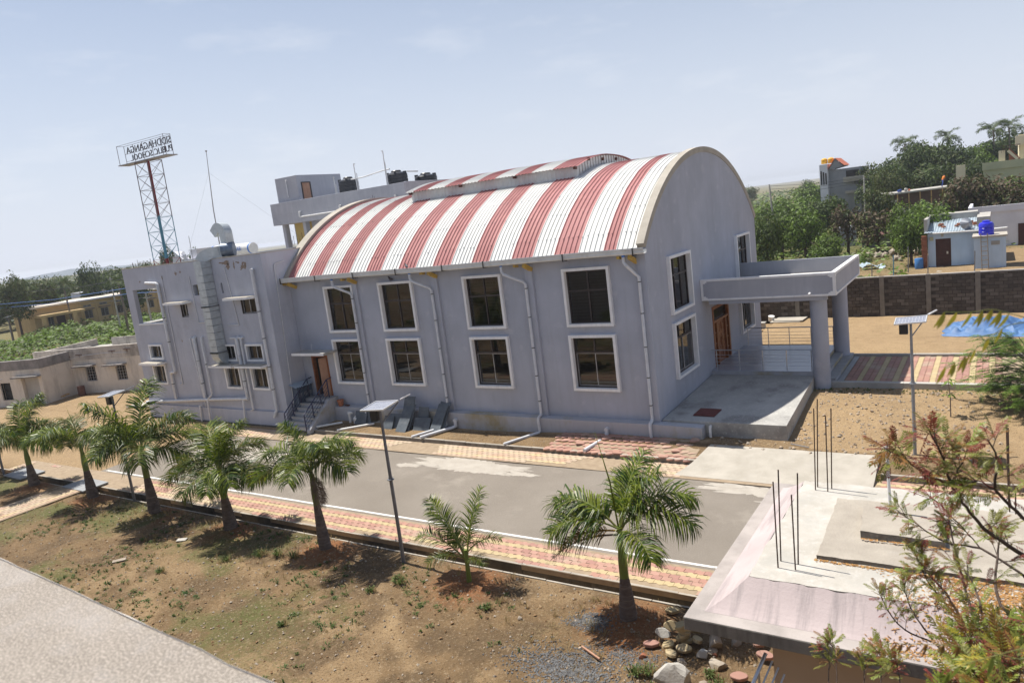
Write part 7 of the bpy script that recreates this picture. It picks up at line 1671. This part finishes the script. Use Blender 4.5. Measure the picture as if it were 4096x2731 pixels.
# fence posts, stones, tin
for i, (x, y, h, lb, m_) in enumerate(((4.31,36.7,2.0,'leaning blue painted post by the boundary wall','tower_blue'),(4.93,41,2.1,'thin grey fence post left of the blue house','pole_grey'),(6.54,37.5,1.7,'thin dark post in front of the blue house','pole_grey'),(9.5,38.5,1.6,'thin dark post before the blue annex','pole_grey'),(2.9,36,1.4,'short thin post beside the small white shrub','pole_grey'))):
    mb = MB(); mb.tube([(x,y,gz(x,y)-.1),(x+.05,y,gz(x,y)+h)], .04, 6); tag(mb.build('fence_post', m_), lb, 'post')
for i in range(34):
    x = q8.uniform(-.6,5.6); y = 50.5+q8.gauss(0,1.1); r_ = q8.uniform(.22,.5); mb = MB(); rock(mb, (x,y,gz(x,y)+r_*.4+max(0,.4-abs(y-50.5)*.35)), r_, (1,1,.75), i+50, .3, 1); tag(mb.build('rubble_stone', 'stone_pale'), 'pale rubble stone in the heap left of the blue house', 'stone', 'rubble stones in the heap')
mb = MB(T((1.9,44.5,1.35), .5, R(8))); vs = []
for i in range(21): vs += [(-1+.1*i,-.5,.06*(i%2)+.25*math.sin(i*.3)),(-1+.1*i,.5,.06*(i%2)+.2*math.sin(i*.3))]
mb.add(vs, [(2*i,2*i+2,2*i+3,2*i+1) for i in range(20)]); tag(mb.build('tin_sheet', 'corrugated'), 'bent corrugated tin sheet lying left of the blue house', 'sheet')
tree('small yellow flowering bush beside the rubble heap', 1.0, 46, 1.2, 2.4, .9, 'bright', 2, None, 'yellow_bush', 'bush', trunk=False)
# low shed, poles
sh = thing('low_shed', 'low dark shed half hidden behind the dry trees', 'shed', (1,62,1.3)); mb = MB(); mb.box(-4.5,-2.8,66,69,1.2,3.4); mb.box(-1,5,60,63,1.3,2.6); mb.build('wall', 'house_grey', sh); mb = MB(); mb.box(-1.2,5.2,59.6,63.4,2.6,2.75); mb.build('roof', 'rust', sh)
mb = MB(); mb.tube([(-12.8,72.3,1.2),(-13.1,72.3,9.2)], [.13,.1], 8); tag(mb.build('electric_pole', 'concrete'), 'concrete electric pole among the green trees behind the porch', 'pole')
mb = MB(); mb.tube([(-4.8,91.5,3),(-4.8,91.7,8.8)], [.12,.09], 8); tag(mb.build('electric_pole', 'concrete'), 'concrete electric pole before the house with yellow tanks', 'pole')
# house with yellow tanks
YH = thing('tank_house', 'modern white and grey house with an orange gable and two yellow tanks', 'house', (-10,107,2.5))
mb = MB(); mb.box(-13.1,-11.9,105,112,1,11.2); mb.build('white_wall', 'house_white', YH); mb = MB(); mb.box(-11.9,-7.2,106,114,1,10.2); mb.build('grey_wall', 'house_grey', YH)
for i in range(3): mb = MB(); mb.box(-12.95+.35*i,-12.75+.35*i,104.95,105.01,8.0,10.2-.2*i); mb.build('window', 'dark_inside', YH)
mb = MB(); mb.add([(-11.9,105.6,10.2),(-10.75,105.6,11.9),(-9.6,105.6,10.6),(-11.9,111,10.2),(-10.75,111,11.9),(-9.6,111,10.6)], [(0,1,2),(5,4,3)]); mb.build('gable', 'house_grey', YH)
mb = MB(); mb.add([(-12.1,105.3,10.1),(-10.75,105.3,12.0),(-10.75,111,12.0),(-12.1,111,10.1)], [(0,1,2,3)]); mb.add([(-10.75,105.3,12.0),(-9.4,105.3,10.7),(-9.4,111,10.7),(-10.75,111,12)], [(0,1,2,3)]); mb.build('roof', 'orange_roof', YH)
mb = MB(); mb.box(-9.6,-6.6,105.0,108,8.0,8.3); mb.box(-9.6,-6.6,104.9,105.0,8.3,8.8); mb.box(-9.4,-6.8,105.2,106,6.2,6.6); mb.build('balcony', 'concrete_light', YH); mb = MB(); mb.box(-9.3,-7.4,105.96,106.0,8.4,9.8); mb.build('balcony_opening', 'dark_inside', YH)
for i, x in enumerate((-12.5,-11.5)): mb = MB(); mb.lathe([(.45,0),(.48,.1),(.48,.7),(.3,.85),(.1,.9)], (x,106.2,11.3), 16); tag(mb.build('yellow_tank', 'yellow_plastic', smooth=40), ['left','right'][i]+' yellow roof tank on the far modern house', 'water tank')
# unfinished building with a worker
UB = thing('unfinished_building', 'unfinished brick building with a bare concrete roof slab and stair', 'building', (3,88,2.4)); UU = Vector((6.4,4.3,0)).normalized(); UMx = frame((-.35,85.6,0), UU, Vector((UU.y,-UU.x,0)))
mb = MB(UMx); mb.box(-.2,10,-6,.3,5.85,6.05); mb.build('roof_slab', 'concrete', UB); mb = MB(UMx); mb.box(.4,10,-5.6,-.6,2.2,5.85); mb.build('wall', 'site_wall', UB)
for i in range(7): mb = MB(UMx); mb.tube([(.3+i*1.5,.1,2.2),(.3+i*1.5,.1,5.85)], .07, 6); mb.build('prop', 'bamboo', UB)
for i in range(9): mb = MB(UMx); mb.box(-.9+.24*i,-.66+.24*i,.5,1.7,2.6+.3*(8-i)-.1,2.72+.3*(8-i)); mb.build('step', 'concrete', UB)
for i, (u, m_, s, lb) in enumerate(((1.8,'stone_white',.3,'white sack on the unfinished roof slab'),(2.3,'orange_roof',.18,'orange bucket on the unfinished roof slab'),(1.0,'trousers_blue',.28,'dark blue bundle on the unfinished roof slab'))): mb = MB(); rock(mb, tuple(UMx @ Vector((u,-.6,6.05+s*.7))), s, (1.3,1,.9), i, .2, 2); tag(mb.build('bundle', m_, smooth=True), lb, 'bundle')
def person(label, x, y, z, rz, mats):
    t = thing('person', label, 'person', (x,y,z)); import bmesh
    me = bpy.data.meshes.new('body'); J = [(0,0,.92),(.06,0,1.12),(.18,0,1.34),(.24,0,1.42),(.30,0,1.50),(.36,0,1.60),(-.02,.1,.88),(.14,.11,.50),(-.02,.12,.07),(.14,.12,.03),(-.02,-.1,.88),(-.16,-.11,.50),(-.36,-.12,.09),(-.22,-.12,.03),(.19,.18,1.34),(.24,.22,1.08),(.34,.2,.86),(.38,.19,.77),(.19,-.18,1.34),(.12,-.22,1.08),(.24,-.21,.87),(.29,-.2,.78)]
    E_ = [(0,1),(1,2),(2,3),(3,4),(4,5),(0,6),(6,7),(7,8),(8,9),(0,10),(10,11),(11,12),(12,13),(2,14),(14,15),(15,16),(16,17),(2,18),(18,19),(19,20),(20,21)]
    r_ = [.14,.13,.14,.06,.09,.08,.09,.065,.045,.04,.09,.065,.045,.04,.06,.045,.035,.03,.06,.045,.035,.03]
    me.from_pydata(J, E_, []); me.update(); o = put(me, 'body', t); o.location = (0,0,0); o.rotation_euler = (0,0,rz)
    md = o.modifiers.new('skin','SKIN')
    for v, rr in zip(me.skin_vertices[0].data, r_): v.radius = (rr,rr)
    me.skin_vertices[0].data[0].use_root = True; o.modifiers.new('sub','SUBSURF').levels = 1
    dg = bpy.context.evaluated_depsgraph_get(); bpy.context.view_layer.update(); m2 = bpy.data.meshes.new_from_object(o.evaluated_get(dg)); o.modifiers.clear(); o.data = m2
    for k in mats: m2.materials.append(MAT[k])
    for p in m2.polygons:
        c_ = p.center; arm = abs(c_.y) > .15 and c_.z > .7
        p.material_index = 2 if (c_.z > 1.42 or (arm and c_.z < 1.12) or c_.z < .06) else (0 if c_.z > .93 or arm else 1); p.use_smooth = True
    mb = MB(T((0,0,0), rz)); mb.tube([(.30,0,1.54),(.33,0,1.60),(.34,0,1.66)], [.095,.1,.05], 10); h = mb.build('hair', 'hair', t, smooth=True); h.location = (0,0,0)
pp = UMx @ Vector((6.8,-.6,6.05)); person('person in an orange shirt and blue trousers walking on the unfinished roof', pp.x, pp.y, 6.05, .9, ['shirt_orange','trousers_blue','skin'])
# cream house at the right edge
CH = thing('cream_house', 'cream house with an outside stair and terrace at the right edge', 'house', (12,91,4)); mb = MB(); mb.box(9.5,20,90,98,3,8.4); mb.build('terrace_wall', 'house_green', CH); mb = MB(); mb.box(9.4,20,89.8,90.1,7.55,8.5); mb.build('terrace_parapet', 'house_green', CH)
mb = MB(); mb.box(6.6,7.6,86.8,88,3,8.6); mb.build('side_wall', 'house_cream', CH); mb = MB(); mb.box(13.4,20,92.2,98,8.4,11.5); mb.box(13.0,20,91.6,92.2,10.2,11.4); mb.build('upper_block', 'house_cream', CH)
mb = MB(); mb.box(11.2,11.9,90.4,92,8.4,9.8); mb.bar((12.2,90.3,9.7),(13.2,90.3,8.5),.9,.3); mb.build('stair_block', 'house_cream', CH)
for i in range(7): mb = MB(); mb.box(12.3+.17*i,12.47+.17*i,90.0,90.9,8.5,9.9-.2*i); mb.build('step', 'brick_red', CH)
mb = MB(); mb.box(11.5,13.5,90.2,90.24,10.3,10.36); mb.box(11.5,13.5,90.2,90.24,9.95,9.99)
for i in range(9): mb.box(11.5+.24*i,11.53+.24*i,90.2,90.24,9.5,10.3)
mb.build('railing', 'rust', CH)
# power lines right
for i, z in enumerate((8.6,8.2,7.8)):
    mb = MB(); mb.tube([(-13.1,72.3,z+.4),(-9,82,z-.1),(-4.8,91.6,z)], .02, 4); tag(mb.build('power_line', 'wire'), ['upper','middle','lower'][i]+' thin cable strung between the two electric poles', 'cable')

# ================================================================== HAZE
mb = MB(); mb.box(-7000,7000,-2500,7000,-2,34); hzo = mb.build('haze', 'dark_inside'); hzo['kind'] = 'stuff'; hzo['label'] = 'thin pale dusty haze over the whole place'; hzo['category'] = 'haze'
HM_ = bpy.data.materials.new('haze'); HM_.use_nodes = True; n = HM_.node_tree.nodes; n.clear(); o = n.new('ShaderNodeOutputMaterial'); v = n.new('ShaderNodeVolumePrincipled')
v.inputs['Color'].default_value = (.86, .90, .97, 1); v.inputs['Density'].default_value = .00033; v.inputs['Anisotropy'].default_value = .2; HM_.node_tree.links.new(v.outputs[0], o.inputs['Volume'])
hzo.data.materials.clear(); hzo.data.materials.append(HM_)
